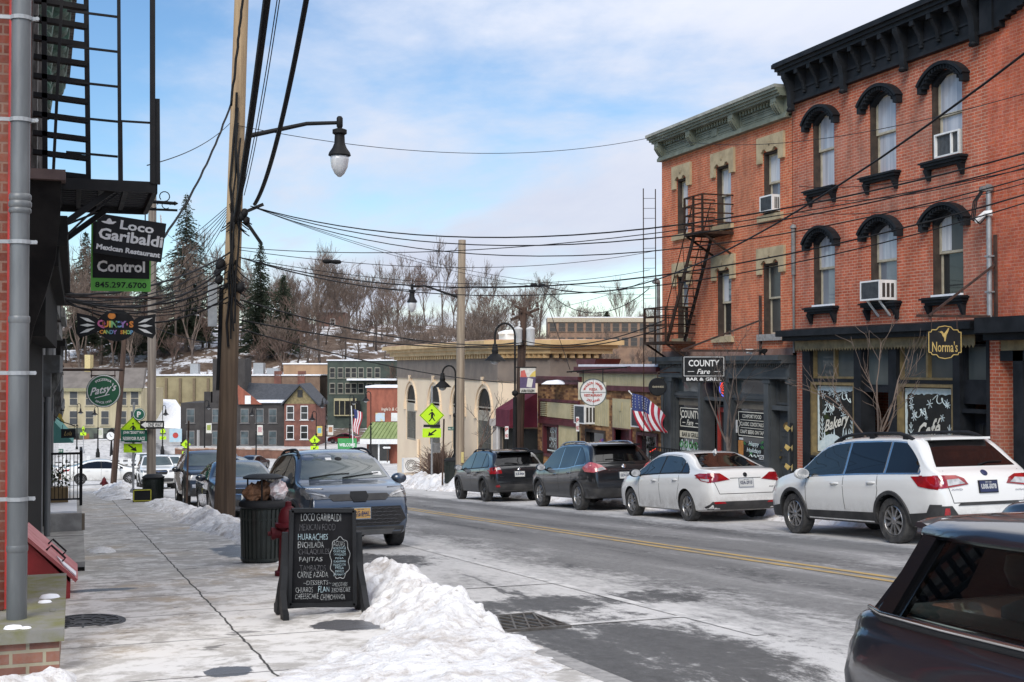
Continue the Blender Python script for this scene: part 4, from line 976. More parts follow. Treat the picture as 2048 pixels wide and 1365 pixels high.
m = MB();trim_frame(m,41.3,45.3,-.46,.34,.1,.0,.06);fb(m,41.3,45.3,-.60,-.46,.0,.1);m.build('panel_frame',MAROON,ww)
m = MB();fb(m,42.1,44.5,-.34,.22,.0,.04);m.build('cream_panel',CREAM,ww)
for y0,y1 in ((41.42,42.0),(44.6,45.18)):
 m = MB()
 for k in range(8):fb(m,y0,y1,-.32+k*.07,-.28+k*.07,.0,.05)
 m.build('slatted_vent',CREAM,ww)
m = MB();fb(m,41.25,43.3,g(42)-.2,-.60,.0,.035)
for k in range(13):fb(m,41.3+k*.155,41.315+k*.155,g(42),-.61,.035,.043)
m.build('cream_panel',CREAM,ww)
def shopwin(y0,y1,z0,z1,name='display_window',fr=MAROON):
 m = MB();trim_frame(m,y0,y1,z0,z1,.1,-.2,.04);wd = m.build(name,fr,ww);m = MB();fb(m,y0+.1,y1-.1,z0+.1,z1-.1,-.14,-.12);m.build('pane',G_DRK,wd);return wd
wd = shopwin(43.35,45.0,-1.85,-.60)
m = MB();m.text('LOVE',(FX+.117,44.1,-.86),RIGHT,UP,h=.16,w_=.85,bold=.01);m.text('❄ ENJOY'[2:],(FX+.117,44.15,-1.2),RIGHT,UP,h=.16,w_=.9)
for k in range(7):flake(m,Vector((FX+.118,43.6+.16*k,-1.45+.1*(k % 2))),RIGHT,UP,.07,.008,.002)
m.bar((FX+.118,43.5,-1.62),(FX+.118,44.85,-1.62),.05,.004,(1,0,0));m.build('window_painting',PAINTW,wd)
wd = shopwin(39.0,40.75,-1.55,-.62,fr=DJAMB)
m = MB();m.lathe((FX+.05,39.35,-1.05),[(.005,-.14),(.13,-.08),(.15,0),(.1,.12),(.005,.16)],10);m.build('plush_toy',M('red_blue_plush',(.3,.05,.06),(.04,.05,.2),6,.9),wd,smooth=60)
m = MB();fb(m,38.7,40.75,-.46,.45,.0,.04)
for k in range(12):fb(m,38.76+k*.165,38.775+k*.165,-.46,.45,.04,.05)
m.build('cream_panel',CREAM,ww)
m = MB();fb(m,36.95,38.35,-.46,.5,.0,.04);m.prism([(FX-.04,37.55,.4),(FX-.04,37.85,.4),(FX-.04,37.78,.1),(FX-.04,37.62,.1)],(-.03,0,0))
for k in range(8):fb(m,37.0+k*.17,37.015+k*.17,-.46,.39,.04,.05)
m.build('cream_panel',CREAM,ww)
m = MB();fb(m,37.0,38.2,-2.75,-.55,-.25,-.2);fb(m,36.85,37.0,g(37)-.1,-.5,-.2,.05);fb(m,38.2,38.35,g(38)-.1,-.5,-.2,.05);fb(m,36.85,38.35,-.5,-.46,-.1,.06);dr = m.build('door',MAROON,ww)
m = MB();fb(m,37.15,37.35,-2.3,-.8,-.199,-.19);m.build('pane',G_DRK,dr);m = MB();trim_frame(m,37.1,37.4,-2.35,-.75,.03,-.2,-.17);m.build('pane_trim',WHITE,dr)
wd = shopwin(34.95,36.5,-2.1,-.52)
m = MB();m.tube([(FX+.1,35.75,-1.12),(FX+.1,35.35,-1.0),(FX+.1,35.2,-.92)],.018,5);m.build('neon_arrow',emis('red_neon',(.75,.05,.03),1.2),wd)
m = MB();m.text('APPLE',(FX+.115,35.7,-1.75),RIGHT,UP,h=.14,w_=.7);m.build('window_painting',PAINTW,wd)
m = MB();rr = random.Random(9)
for k in range(30):flake(m,Vector((FX+.09,35.75+rr.gauss(0,.17),-1.0+rr.gauss(0,.15))),RIGHT,UP,.06,.01,.002)
m.build('christmas_wreath',M('fir_green',(.02,.06,.02),(.06,.02,.02),20,.9),wd)
m = MB();fb(m,34.95,36.5,-2.45,-2.16,.0,.05);m.build('cream_panel',CREAM,ww)
# gable roof behind, chimney box and roof snow
m = MB();zr0,zr1 = 1.0,2.75;m.prism([(FX+4,42.5,.92),(FX+4,35,2.6),(FX+4,35,.92)],(.1,0,0));m.build('rear_gable',CREAM,ww)
m = MB();m.bar((FX+3.9,42.7,.95),(FX+3.9,34.9,2.72),.3,.14);m.build('rear_gable_verge',MAROON,ww)
m = MB();m.box(FX+1.2,FX+2.0,42.6,44.2,.92,1.6);m.prism([(FX+1.1,42.4,1.85),(FX+1.1,44.4,1.85),(FX+1.1,44.2,1.6),(FX+1.1,42.6,1.6)],(1.0,0,0));m.build('roof_box',MAROON,ww)
m = MB();m.lathe((FX+.7,43,.92),[(.7,0),(.6,.12),(.3,.18),(.01,.2)],12,sx=2.2);m.build('roof_snow',SNOWC,ww,smooth=60)
m = MB();m.tube([(FX+.3,41.6,1.2),(FX+.3,41.6,1.4),(FX+.1,41.75,1.5),(FX-.1,41.9,1.35)],.02,5);m.build('gooseneck_vent',BLACK,ww)
ac_unit('white air conditioner beneath the round restaurant sign',39.85,40.8,-.42,.22,.42);ac_unit('white air conditioner behind the flag on the pizza restaurant',35.6,36.35,-.35,.25,.28)
# projecting maroon awning at the corner
m = MB();y0,y1 = 45.62,47.3;m.prism([(FX-.0,y0,.55),(FX-1.15,y0,-.12),(FX-1.15,y0,-.8),(FX-.0,y0,-.8)],(0,y1-y0,0));aw = thing('awning','dark maroon shed awning over the corner entrance between restaurant and bank','awning',(FX,46,-1));m.build('canopy',M('maroon_canvas',(.13,.012,.03),(.10,.01,.025),2,.8),aw)
m = MB();m.tube([(FX-1.1,y1-.06,-.8),(FX-1.1,y1-.06,zwalk(47))],.03,6);m.build('support_post',WHITE,aw)
# round hanging restaurant sign
c = atX(1186,785,15.6);sg = thing('hanging_sign','round white wagon wheel sign of the pizza restaurant with red lettering','sign',c)
SR = Vector((.98,-.2,0)).normalized();sn_ = SR.cross(UP);rad = 26.5 / 2500 * 40.3
m = MB();m.prism([c+SR*x*rad+UP*y*rad-sn_*.03 for x,y in ((-1.12,-.55),(1.0,-.55),(1.0,.75),(-1.12,.75))],sn_*.02);m.build('back_board',M('cream_sign_board',(.62,.58,.45)),sg)
m = MB();m.lathe(c,[(rad,-.008),(rad,.02)],32,sn_);pn = m.build('disc',WHITE,sg)
m = MB();o = c + sn_ * .026;m.tube([o+SR*rad*math.cos(a)+UP*rad*math.sin(a) for a in [k*math.pi/16 for k in range(33)]],.016,5,False)
for k in range(2):d = SR if k else UP;m.bar(o-d*rad,o+d*rad,.012,.004,sn_)
m.build('wheel_rim',M('grey_green_line',(.10,.13,.12),None,4,.6),sg)
m = MB();rt = rad * .70
m.text('WAGON  WHEEL',o+UP*rt,SR,UP,h=rad*.20,w_=rad*1.9,bold=.03,arc=rt,ext=.004)
m.text('PIZZA',o+UP*rad*.22,SR,UP,h=rad*.17,w_=rad*.62,bold=.03);m.text('&',o+UP*rad*.0,SR,UP,h=rad*.15,bold=.02);m.text('RESTAURANT',o-UP*rad*.22,SR,UP,h=rad*.20,w_=rad*1.35,bold=.03)
m.text('297-6940',o-UP*rad*.66,SR,UP,h=rad*.20,w_=rad*1.0,bold=.025,arc=-rt*1.2)
m.build('lettering',M('sign_red',(.55,.06,.04),None,4,.6),sg)
m = MB();zb = c.z + rad + .3;m.tube([(c.x-.9,c.y,zb-.08),(FX+.1,c.y,zb+.1)],.025,6)
for x in (-.75,.75):q = c + SR * rad * x;m.bar((q.x,q.y,zb),(q.x,q.y,c.z+rad*.6),.04,.02)
m.build('bracket',BLACK,sg)
# flag on an angled staff
fl = thing('flag','American flag on an angled staff on the pizza restaurant front','flag',atX(1262,790,16.6))
tip = atX(1258,783,16.45);p0 = atX(1338,869,FX)
m = MB();m.tube([p0,tip],.018,6);m.lathe(tip,[(.005,-.03),(.035,0),(.005,.04)],8,tip-p0);m.build('staff',WHITE,fl)
FLAGR,FLAGW,FLAGB = M('flag_red',(.42,.022,.04),(.33,.02,.035),3,.8),M('flag_white',(.74,.73,.72),(.62,.62,.63),3,.8),M('flag_blue',(.035,.05,.17),(.03,.04,.12),3,.8)
m = MB();nu,nv = 26,24;ca,cb_,cc_,cd_ = atX(1264,787,16.5),atX(1331,832,16.8),atX(1339,866,16.85),atX(1286,861,16.5)
def fpt(u,v):
 """u across the stripes, v along them; the cloth billows out from the wall"""
 q = (ca.lerp(cb_,u)+UP*.16*math.sin(math.pi*u)).lerp(cd_.lerp(cc_,u),v);return q + Vector((-.07*math.sin(u*13+v*2)*(.25+v)-.12*math.sin(math.pi*v),0,-.03*math.sin(u*10)*v))
m.v = [fpt(i/nu,j/nv) for j in range(nv+1) for i in range(nu+1)]
for j in range(nv):
 for i in range(nu):
  k = 2 if (j < nv*.42 and i < nu*.54) else i // 2 % 2
  a = j * (nu+1) + i;m.f.append((a,a+1,a+nu+2,a+nu+1));m.m.append(k)
cl = m.build('cloth',[FLAGR,FLAGW,FLAGB],fl,smooth=180)
md = cl.modifiers.new('thickness','SOLIDIFY');md.thickness = .006
m = MB()
for j in range(5):
 for i in range(6):
  flake(m,fpt(.05+i*.088,.05+j*.075),RIGHT,UP,.026,.008,.02)
m.build('stars',FLAGW,cl)
# ---------------------------------------------------------------- cream bank building with arched windows and a chamfered corner
BANKW = M('cream_stucco',(.80,.65,.47),(.74,.59,.43),.6,.85,bump=.1);TAUPE = M('taupe_frieze',(.23,.185,.15),(.19,.155,.13),1.5,.8);OCHRE = M('ochre_cornice',(.60,.42,.21),(.46,.31,.15),1.4,.6)
bk = thing('bank_building','single storey cream stucco building with tall arched windows and an ochre dentil cornice','building',(FX,58,g(58)))
Y0,Y1,CH = 48.7,68.0,3.1 # near corner, far end, chamfer
ZT,ZF,ZB = 2.6,1.95,1.02
wins = [(fy(840-0),0)]
aw = [(.46,822),(.46,869),(.46,916),(.50,968)]
wy = [fy(p) for _,p in aw]
zt_,zb2 = .62,-2.35
m = MB();hw = 1.0
holes = [(y-hw,y+hw,zb2,zt_) for y in wy]
wall_holes(m,'x',FX,50.4,Y1,-5.4,ZB,holes,.09,-1)
A = (FX,50.4);B = (FX+CH*.55,Y0);C_ = (FX+4.05,Y0);D = (FX+4.05,Y1)
for p,q in ((B,A),(C_,B),(D,C_),((FX,Y1),D)):m.poly([(p[0],p[1],-5.4),(p[0],p[1],ZB),(q[0],q[1],ZB),(q[0],q[1],-5.4)])
m.poly([(A[0],A[1],ZT),(B[0],B[1],ZT),(C_[0],C_[1],ZT),(D[0],D[1],ZT),(FX,Y1,ZT)])
m.build('wall',BANKW,bk)
def ringband(name,z0,z1,out_,mat):
 m = MB();P = [(FX-out_,Y1+out_),(FX-out_,A[1]-out_*.35),(B[0]-out_*.35,Y0-out_),(FX+4.05+out_,Y0-out_)];Q = [(FX,Y1),A,B,(FX+4.05,Y0)]
 for i in range(3):
  m.prism([(*P[i],z0),(*P[i+1],z0),(*Q[i+1],z0),(*Q[i],z0)],(0,0,z1-z0))
 m.prism([(*P[3],z0),(FX+4.05+out_,Y1,z0),(FX+4.05,Y1,z0),(*Q[3],z0)],(0,0,z1-z0))
 return m.build(name,mat,bk)
ringband('frieze',ZB+.02,ZF,.03,TAUPE);ringband('frieze_moulding',ZB-.06,ZB+.02,.07,TAUPE);ringband('cornice_lower',ZF+.16,ZF+.36,.35,OCHRE);ringband('cornice_middle',ZF+.36,ZF+.52,.52,OCHRE);ringband('cornice_upper',ZF+.52,ZF+.72,.72,OCHRE);ringband('roof_snow_edge',ZF+.721,ZF+.76,.5,M('snowy_copper_edge',(.62,.5,.42),(.5,.3,.2),2,.8))
m = MB()
n = 44
for k in range(n):
 y = A[1] + (Y1-A[1]) * (k+.2) / n;m.box(FX-.24,FX,y,y+.2,ZF-.02,ZF+.155)
for k in range(10):
 t = (k+.3) / 10;p = Vector((A[0]+(B[0]-A[0])*t,A[1]+(B[1]-A[1])*t,0));m.box(p.x-.2,p.x+.05,p.y-.22,p.y+.0,ZF-.02,ZF+.155)
for k in range(6):x = B[0] + .1 + k * .36;m.box(x,x+.2,Y0-.24,Y0,ZF-.02,ZF+.155)
m.build('dentil_row',OCHRE,bk)
m = MB();P_ = [(FX,Y1),A,B,(FX+4.05,Y0),(FX+4.05,Y1)];m.prism([(*p,ZB) for p in P_],(0,0,ZT-ZB-.003));m.build('parapet_core',TAUPE,bk)
for i,y in enumerate(wy):
# arched opening: corner fillers make the round head
 m = MB();zc = zt_ - hw
 for s_ in (-1,1):
  pts = [(y+s_*hw*math.cos(a),zc+hw*math.sin(a)) for a in [math.pi/2*k/8 for k in range(9)]]
  for p,q in zip(pts,pts[1:]):
   m.prism([(FX-.001,p[0],p[1]),(FX-.001,q[0],q[1]),(FX-.001,q[0],zt_+.01),(FX-.001,p[0],zt_+.01)],(.085,0,0))
 seg = [(y+(hw+.2)*math.cos(a),zc+(hw+.2)*math.sin(a)) for a in [math.pi*k/16 for k in range(17)]]
 for p,q in zip(seg,seg[1:]):m.bar((FX-.03,p[0],p[1]),(FX-.03,q[0],q[1]),.1,.08,(1,0,0))
 for s_ in (-1,1):m.box(FX-.12,FX,y+s_*(hw+.2)-.1,y+s_*(hw+.2)+.1,zc-.35,zc)
 m.box(FX-.14,FX,y-.09,y+.09,zt_+.18,zt_+.5)
 wd = m.build('window_surround',BANKW,bk)
 m = MB();fb(m,y-hw,y+hw,zb2,zb2+.1,-.085,-.045);fb(m,y-hw,y+hw,-.82,-.36,-.085,-.045);fb(m,y-hw,y-hw+.07,zb2+.1,-.82,-.085,-.045);fb(m,y+hw-.07,y+hw,zb2+.1,-.82,-.085,-.045);fb(m,y-hw,y+hw,-.98+.72,-.98+.78,-.085,-.04)
 m.build('frame',M('bank_panel_grey',(.36,.33,.27),(.3,.27,.22),2,.7),wd)
 m = MB();fb(m,y-hw,y+hw,-.2,zt_,-.088,-.06);m.build('arched_pane',glass('bank_dark_pane',(.010,.011,.011),.3,.04),wd);m = MB();fb(m,y-hw+.07,y+hw-.07,zb2+.1,-.82,-.088,-.06);m.build('lower_pane',glass('bank_lower_pane',(.11,.11,.085),.25,.08,(.04,.04,.036)),wd)
 m = MB()
 for k in (1,2,3):fb(m,y-hw+2*hw*k/4-.015,y-hw+2*hw*k/4+.015,zb2+.1,-.82,-.059,-.05)
 for k in (1,2):z = zb2 + .1 + 1.43 * k / 3;fb(m,y-hw+.07,y+hw-.07,z-.015,z+.015,-.06,-.051)
 m.build('glazing_bars',M('bank_bar',(.12,.11,.09),None,3,.6),wd)
# corner entrance with hood
m = MB();dx = Vector((B[0]-A[0],B[1]-A[1],0)).normalized();nn = Vector((-.72,-.69,0));nn = Vector((dx.y,-dx.x,0));nn = -nn if nn.x > 0 else nn;cc = Vector(((A[0]+B[0])/2,(A[1]+B[1])/2,0))
zd = g(52) + .1
m.prism([cc+dx*x+Vector((0,0,z)) for x,z in ((-.95,zd),(-.95,zd+2.5),(.95,zd+2.5),(.95,zd))],nn*.06);m.build('corner_door',G_DRK,bk)
m = MB()
for x in (-1.15,1.15):m.prism([cc+dx*(x+q)+Vector((0,0,z)) for q,z in ((-.16,zd),(-.16,zd+2.6),(.16,zd+2.6),(.16,zd))],nn*.3)
m.prism([cc+dx*x+Vector((0,0,z)) for x,z in ((-1.4,zd+2.6),(-1.4,zd+2.9),(1.4,zd+2.9),(1.4,zd+2.6))],nn*.45)
m.prism([cc+dx*x+Vector((0,0,z)) for x,z in ((-1.2,zd+2.9),(-.7,zd+3.2),(0,zd+3.6),(.7,zd+3.2),(1.2,zd+2.9))],nn*.3);m.build('door_hood',M('grey_stone',(.42,.40,.38),(.35,.33,.32),3,.8),bk)
m = MB();m.box(FX+2.6,FX+3.5,57,58,ZT,ZT+.55);m.lathe((FX+3.05,57.5,ZT+.55),[(.65,0),(.65,.1),(.3,.2),(.01,.22)],12);m.build('roof_vent',WHITE,bk)
m = MB();m.tube([(FX-.1,fy(840),-4.6),(FX-.1,fy(840),-2.2)],.07,8);m.build('down_pipe',BANKW,bk)
# ================================================================ vehicles: local axes y forwards, x to the right, z up
def interp(tab,smooth=True):
 ys = [p[0] for p in tab];zs = [p[1] for p in tab];n = len(tab)
 d = [(zs[i+1]-zs[i])/(ys[i+1]-ys[i]) for i in range(n-1)]
 m = [d[0]] + [0 if d[i-1]*d[i] <= 0 else 2*d[i-1]*d[i]/(d[i-1]+d[i]) for i in range(1,n-1)] + [d[-1]]
 def f(y):
  if y <= ys[0]:return zs[0]
  if y >= ys[-1]:return zs[-1]
  i = 0
  while y > ys[i+1]:i += 1
  h = ys[i+1] - ys[i];t = (y-ys[i]) / h
  if not smooth:return zs[i] + d[i] * h * t
  return (2*t**3-3*t*t+1) * zs[i] + (t**3-2*t*t+t) * h * m[i] + (-2*t**3+3*t*t) * zs[i+1] + (t**3-t*t) * h * m[i+1]
 return f
def inpoly(x,y,P):
 c = False;n = len(P)
 for i in range(n):
  x1,y1 = P[i];x2,y2 = P[i-1]
  if (y1 > y) != (y2 > y) and x < (x2-x1) * (y-y1) / (y2-y1) + x1:c = not c
 return c
TYRE = M('tyre_rubber',(.022,.022,.023),(.06,.058,.056),9,.85,bump=.3);ALLOY = M('alloy_wheel',(.55,.55,.56),(.38,.37,.36),6,.3,.9)
DALLOY = M('dark_alloy',(.10,.10,.105),(.05,.05,.05),6,.35,.8);WELL = M('wheel_well',(.008,.008,.008),None,3,.9)
CGLASS = glass('car_glass',(.012,.015,.015),.02,.7,(.02,.025,.024));CGLASS2 = glass('tinted_car_glass',(.005,.005,.006),.02,.6);WSCR = glass('windscreen_glass',(.05,.065,.062),.02,1.0,(.09,.11,.105),1.7)
TRIMP = M('black_plastic_cladding',(.022,.022,.023),(.05,.049,.048),3,.65);CHROME = M('chrome',(.6,.6,.61),(.5,.5,.5),3,.15,1)
RLIGHT = M('red_lamp_lens',(.34,.008,.012),(.2,.004,.008),6,.12,coat=1.);CLIGHT = M('clear_lamp_lens',(.55,.55,.56),(.28,.29,.30),9,.12,coat=1.);DLIGHT = M('smoked_headlamp',(.10,.105,.11),(.20,.20,.205),7,.1,coat=1.)
PLW = M('white_number_plate',(.62,.63,.60),(.52,.53,.52),5,.5);PLG = M('gold_number_plate',(.55,.33,.10),(.47,.27,.08),5,.5);PLT = M('navy_plate_lettering',(.02,.03,.09),None,5,.5)
SEAMM = M('panel_gap',(.012,.012,.012),None,3,.8)
class Car:
 def __init__(s,name,label,sp,loc,heading,group=None,cat='car',lod=1):
  s.sp = sp;s.lod = lod
  s.root = thing(name,label,cat,loc,group,(sp.get('pitch',.07)*(-1 if abs(heading) < 1 else (1 if abs(abs(heading)-math.pi) < .6 else 0)),0,heading),local=True)
  s.top = interp(sp['top']);s.belt = interp(sp['belt']);s.wid = interp(sp['wid']);s.bot = interp(sp['bot'])
  s.H = max(z for _,z in sp['top']);s.y0 = sp['top'][0][0];s.y1 = sp['top'][-1][0]
  s.body()
 def section(s,y):
  zt,zb,w = s.top(y),s.bot(y),s.wid(y);be = s.belt(y);tum = s.sp.get('tum',.2);rr = s.sp.get('rr',.10)
  r = min(rr,max(.035,(zt-be)*.42));zs = zt - r;zbe = min(be,zs-.01);zb = min(zb,zbe-.05)
  def low(z):
   q = (z-zb) / max(.05,zbe-zb)
   cr = .012 * math.exp(-((q-.80)/.07)**2)
   return w * ((.925+.075*math.sin(math.pi/2*min(1,q/.58))) if q < .58 else (1-.032*((q-.58)/.42)**2)) + cr * w - .006 * math.exp(-((q-.36)/.12)**2)
  xb = low(zbe)
  def up(z):
   t = max(0,(z-zbe)) / max(.3,s.H-be);return xb - .018 * min(1,t*8) - tum * t ** 1.12 * (w/(s.sp['wid'][len(s.sp['wid']) // 2][1]))
  P = [(0,zb),(low(zb)*.55,zb),(low(zb)*.93,zb+.004)]
  for k in range(10):z = zb + .035 + (zbe-zb-.035) * k / 9;P.append((low(z),z))
  for k in range(1,6):z = zbe + (zs-zbe) * k / 5;P.append((up(z),z))
  xs = up(zs);rx = min(r*1.5,xs*.5)
  for k in range(1,6):a = math.pi / 2 * k / 5;P.append((xs-rx*(1-math.cos(a)),zs+r*math.sin(a)*.93))
  xe = xs - rx;cr = r * .07 + .0 + .02 * xe
  for k in range(1,5):f = k / 4;P.append((xe*(1-f),zs+r*.93+cr*(1-(1-f)**2)))
  return P
 def body(s):
  sp = s.sp;n = 64;ys = [s.y0+(s.y1-s.y0)*k/n for k in range(n+1)]
  for e in (.012,.03,.05,.1,.14,.18):ys += [s.y0+e,s.y1-e]
  ys = sorted(set(round(y,4) for y in ys));mb = MB();rings = []
  for y in ys:
   P = s.section(y);full = [(x,z) for x,z in P] + [(-x,z) for x,z in P[-2:0:-1]]
   b = len(mb.v);mb.v += [Vector((x,y,z)) for x,z in full];rings.append(b);m = len(full)
  for a,b in zip(rings,rings[1:]):
   for j in range(m):k = (j+1) % m;mb.f.append((a+j,a+k,b+k,b+j)[::-1]);mb.m.append(0)
  mb.f.append(tuple(rings[0]+j for j in range(m)));mb.m.append(0);mb.f.append(tuple(rings[-1]+j for j in range(m-1,-1,-1)));mb.m.append(0)
  s.bvh = BVHTree.FromPolygons(mb.v,mb.f)
  o = mb.build('body',[sp['paint'],WELL],s.root,smooth=32);s.o = o
  # wheel arches cut out of the shell
  cut = MB();cut.k = 1
  for yw in sp['wy']:
   for sx in (-1,1):cut.lathe((sx*(sp['W']/2-.36),yw,sp['R']-.005),[(sp['R']+.05,0),(sp['R']+.05,.7)],26,(sx,0,0))
  c = cut.build('cutter',[sp['paint'],WELL],s.root);bpy.context.view_layer.update()
  md = o.modifiers.new('arches','BOOLEAN');md.operation = 'DIFFERENCE';md.object = c;md.solver = 'EXACT'
  dg = bpy.context.evaluated_depsgraph_get();dg.update()
  me = bpy.data.meshes.new_from_object(o.evaluated_get(dg));o.modifiers.clear();old = o.data;o.data = me;bpy.data.meshes.remove(old)
  me.name = 'body';me.polygons.foreach_set('use_smooth',[True]*len(me.polygons));me.set_sharp_from_angle(angle=R(32))
  cm = c.data;bpy.data.objects.remove(c);bpy.data.meshes.remove(cm)
  for yw in sp['wy']:
   for sx in (-1,1):s.wheel(sx,yw)
 def wheel(s,sx,yw):
  sp = s.sp;Rr = sp['R'];wt = .22;xo = sp['W'] / 2 - .035;ax = (sx,0,0);c = Vector((sx*(xo-wt),yw,Rr));steer = sp.get('steer',0) if yw > 0 else 0
  hub = MB();hub.lathe(c,[(Rr*.62,.02),(Rr*.62,wt*.55)],20,ax);w_ = hub.build('wheel',WELL,s.root)
  rim = sp.get('rimr',.66) * Rr
  t = MB();t.lathe(c,[(rim,.0),(Rr*.93,.0),(Rr*.985,.02),(Rr,.05),(Rr,wt-.05),(Rr*.985,wt-.02),(Rr*.93,wt),(rim+.01,wt-.012),(rim,wt-.03),(rim,.0)],32,ax,cap=False);t.build('tyre',TYRE,w_,smooth=40)
  r = MB();u,v = basis(ax);A = Vector(ax)
  r.lathe(c,[(rim,wt*.35),(rim,wt-.035),(rim*.93,wt-.02),(rim*.90,wt-.035),(rim*.88,wt*.35)],30,ax,cap=False);r.lathe(c,[(rim*.24,wt*.4),(rim*.24,wt-.035),(rim*.16,wt-.02),(.004,wt-.018)],16,ax)
  st = sp.get('rim',5);ns = abs(st);wv = .36 if ns <= 5 else .24
  for k in range(ns):
   a = 2 * math.pi * k / ns + .2;d = u * math.cos(a) + v * math.sin(a);q = A.cross(d)
   for (b0,b1) in (((0,0),) if ns > 5 else ((-.09,-.16),(.09,.16))):
    p0 = c + d * rim * .18 + q * rim * b0 + A * (wt-.045);p1 = c + d * rim * .92 + q * rim * b1 + A * (wt-.04);r.bar(p0,p1,rim*wv*(.62 if ns > 5 else .42),.03,A)
  r.build('rim',sp.get('rimm',ALLOY),w_,smooth=35)
 def hit(s,view,a,b):
  if view in 'RL':
   sg = 1 if view == 'R' else -1;o = Vector((sg*3,a,b));d = Vector((-sg,0,0))
  elif view == 'F':o = Vector((a,6,b));d = Vector((0,-1,0))
  elif view == 'B':o = Vector((a,-6,b));d = Vector((0,1,0))
  else:o = Vector((a,b,4));d = Vector((0,0,-1))
  h = s.bvh.ray_cast(o,d)
  if h[0] is None:
   h = s.bvh.find_nearest(o+d*(2.1 if view in 'RL' else 3.6))
  n = h[1]
  if n.dot(d) > 0:n = -n
  return h[0],n
 def decal(s,name,poly,view,mat,off=.004,step=.07,parent=None,skirt=.012):
  P = [];n = len(poly)
  for i in range(n): # resample the outline
   a,b = Vector(poly[i]),Vector(poly[(i+1) % n]);k = max(1,int((b-a).length/step+.5))
   P += [a.lerp(b,j/k) for j in range(k)]
  pts = [Vector(p) for p in P];x0 = min(p.x for p in P);x1 = max(p.x for p in P);y0 = min(p.y for p in P);y1 = max(p.y for p in P)
  tp = [tuple(p) for p in P]
  for i in range(1,int((x1-x0)/step)+1):
   for j in range(1,int((y1-y0)/step)+1):
    q = (x0+i*step,y0+j*step)
    if inpoly(*q,tp) and min((Vector(q)-p).length for p in P) > step * .45:pts.append(Vector(q))
  ed = [(i,(i+1) % len(P)) for i in range(len(P))]
  vo,eo,fo,*_ = delaunay_2d_cdt(pts,ed,[],1,1e-5)
  mb = MB();nn = []
  for v in vo:h,nr = s.hit(view,v.x,v.y);mb.v.append(h+nr*off);nn.append((h,nr))
  cnt = {}
  for f in fo:
   f = list(f);a,b,c = (mb.v[i] for i in f[:3])
   if (b-a).cross(c-a).dot(nn[f[0]][1]) < 0:f = f[::-1]
   if max((mb.v[f[i]]-mb.v[f[i-1]]).length for i in range(len(f))) > .5:continue
   mb.f.append(tuple(f));mb.m.append(0)
   for i in range(len(f)):cnt[f[i],f[(i+1) % len(f)]] = 1
  for (a,b) in list(cnt):
   if (b,a) not in cnt:
    k = len(mb.v);mb.v += [nn[b][0]-nn[b][1]*skirt,nn[a][0]-nn[a][1]*skirt];mb.f.append((b,a,k+1,k));mb.m.append(0)
  return mb.build(name,mat,parent or s.root,smooth=50)
 def seam(s,lines,name='panel_seam',w_=.006,mat=None):
  """door and panel gaps as thin dark inlays"""
  for view,pl in lines:
   mb = MB();pts = []
   for a,b in zip(pl,pl[1:]):
    a,b = Vector(a),Vector(b);k = max(2,int((b-a).length/.06));pts += [a.lerp(b,j/k) for j in range(k)]
   pts.append(Vector(pl[-1]));H_ = [s.hit(view,p.x,p.y) for p in pts]
   for i in range(len(pts)-1):
    (p,n),(q,n2) = H_[i],H_[i+1]
    if (q-p).length > .3:continue
    sd = (q-p).cross(n).normalized() * w_ if (q-p).length > 1e-5 else Vector((0,0,w_))
    mb.add([p-sd+n*.002,p+sd+n*.002,q+sd+n2*.002,q-sd+n2*.002],[(0,1,2,3)])
   mb.build(name,mat or SEAMM,s.root)
 def windows(s,y0,y1,pillars,rear_dx,drop=.10,up=.035,surround=BLACKP,gl=None,front_only=False):
  gl = gl or [CGLASS]
  def upper(y):return min(s.H-drop,s.top(y)-drop*.95)
  def lower(y):return s.belt(y) + up
  def outline(a,b,m=0.):
   k = max(3,int((b-a)/.08));yy = [a+(b-a)*i/k for i in range(k+1)]
   lo = [(y,lower(y)-m) for y in yy]
   hi = []
   for y in yy[::-1]:
    z = upper(y) + m
    if rear_dx and y < y1 + 0:
     pass
    if rear_dx > 0 and y < y0 + rear_dx:z = min(z,lower(y)-m+(upper(y0+rear_dx)-lower(y))*max(0.02,(y-y0+.04)/(rear_dx+.04))**.6)
    hi.append((y,max(z,lower(y)-m+.012)))
   return lo + hi
  for v in 'RL':
   sr = s.decal('window_surround',outline(y0-.05,y1+.05,.025),v,surround,.003,.08)
   ed = [y0] + pillars + [y1]
   for i,(a,b) in enumerate(zip(ed,ed[1:])):
    s.decal('side_window',outline(a+(.03 if i else 0),b-(.03 if i < len(ed)-2 else 0)),v,gl[min(i,len(gl)-1)],.007,.08,sr)
 def windscreen(s,z0,z1,w0,w1,view,mat,name='windscreen',off=.006):
  n = 8;P = [(-w0+2*w0*k/n,z0-.0+.02*(1-(2*k/n-1)**2)*(-1 if view == 'F' else 0)) for k in range(n+1)] + [(w1-2*w1*k/n,z1+.015*(1-(2*k/n-1)**2)) for k in range(n+1)]
  return s.decal(name,P,view,mat,off,.1)
 def sym(s,name,poly,view,mat,off=.008,**k):
  s.decal(name,poly,view,mat,off,**k);s.decal(name,[(-x,z) for x,z in poly][::-1],view,mat,off,**k)
 def sides(s,name,poly,mat,off=.008,**k):
  for v in 'RL':s.decal(name,poly,v,mat,off,**k)
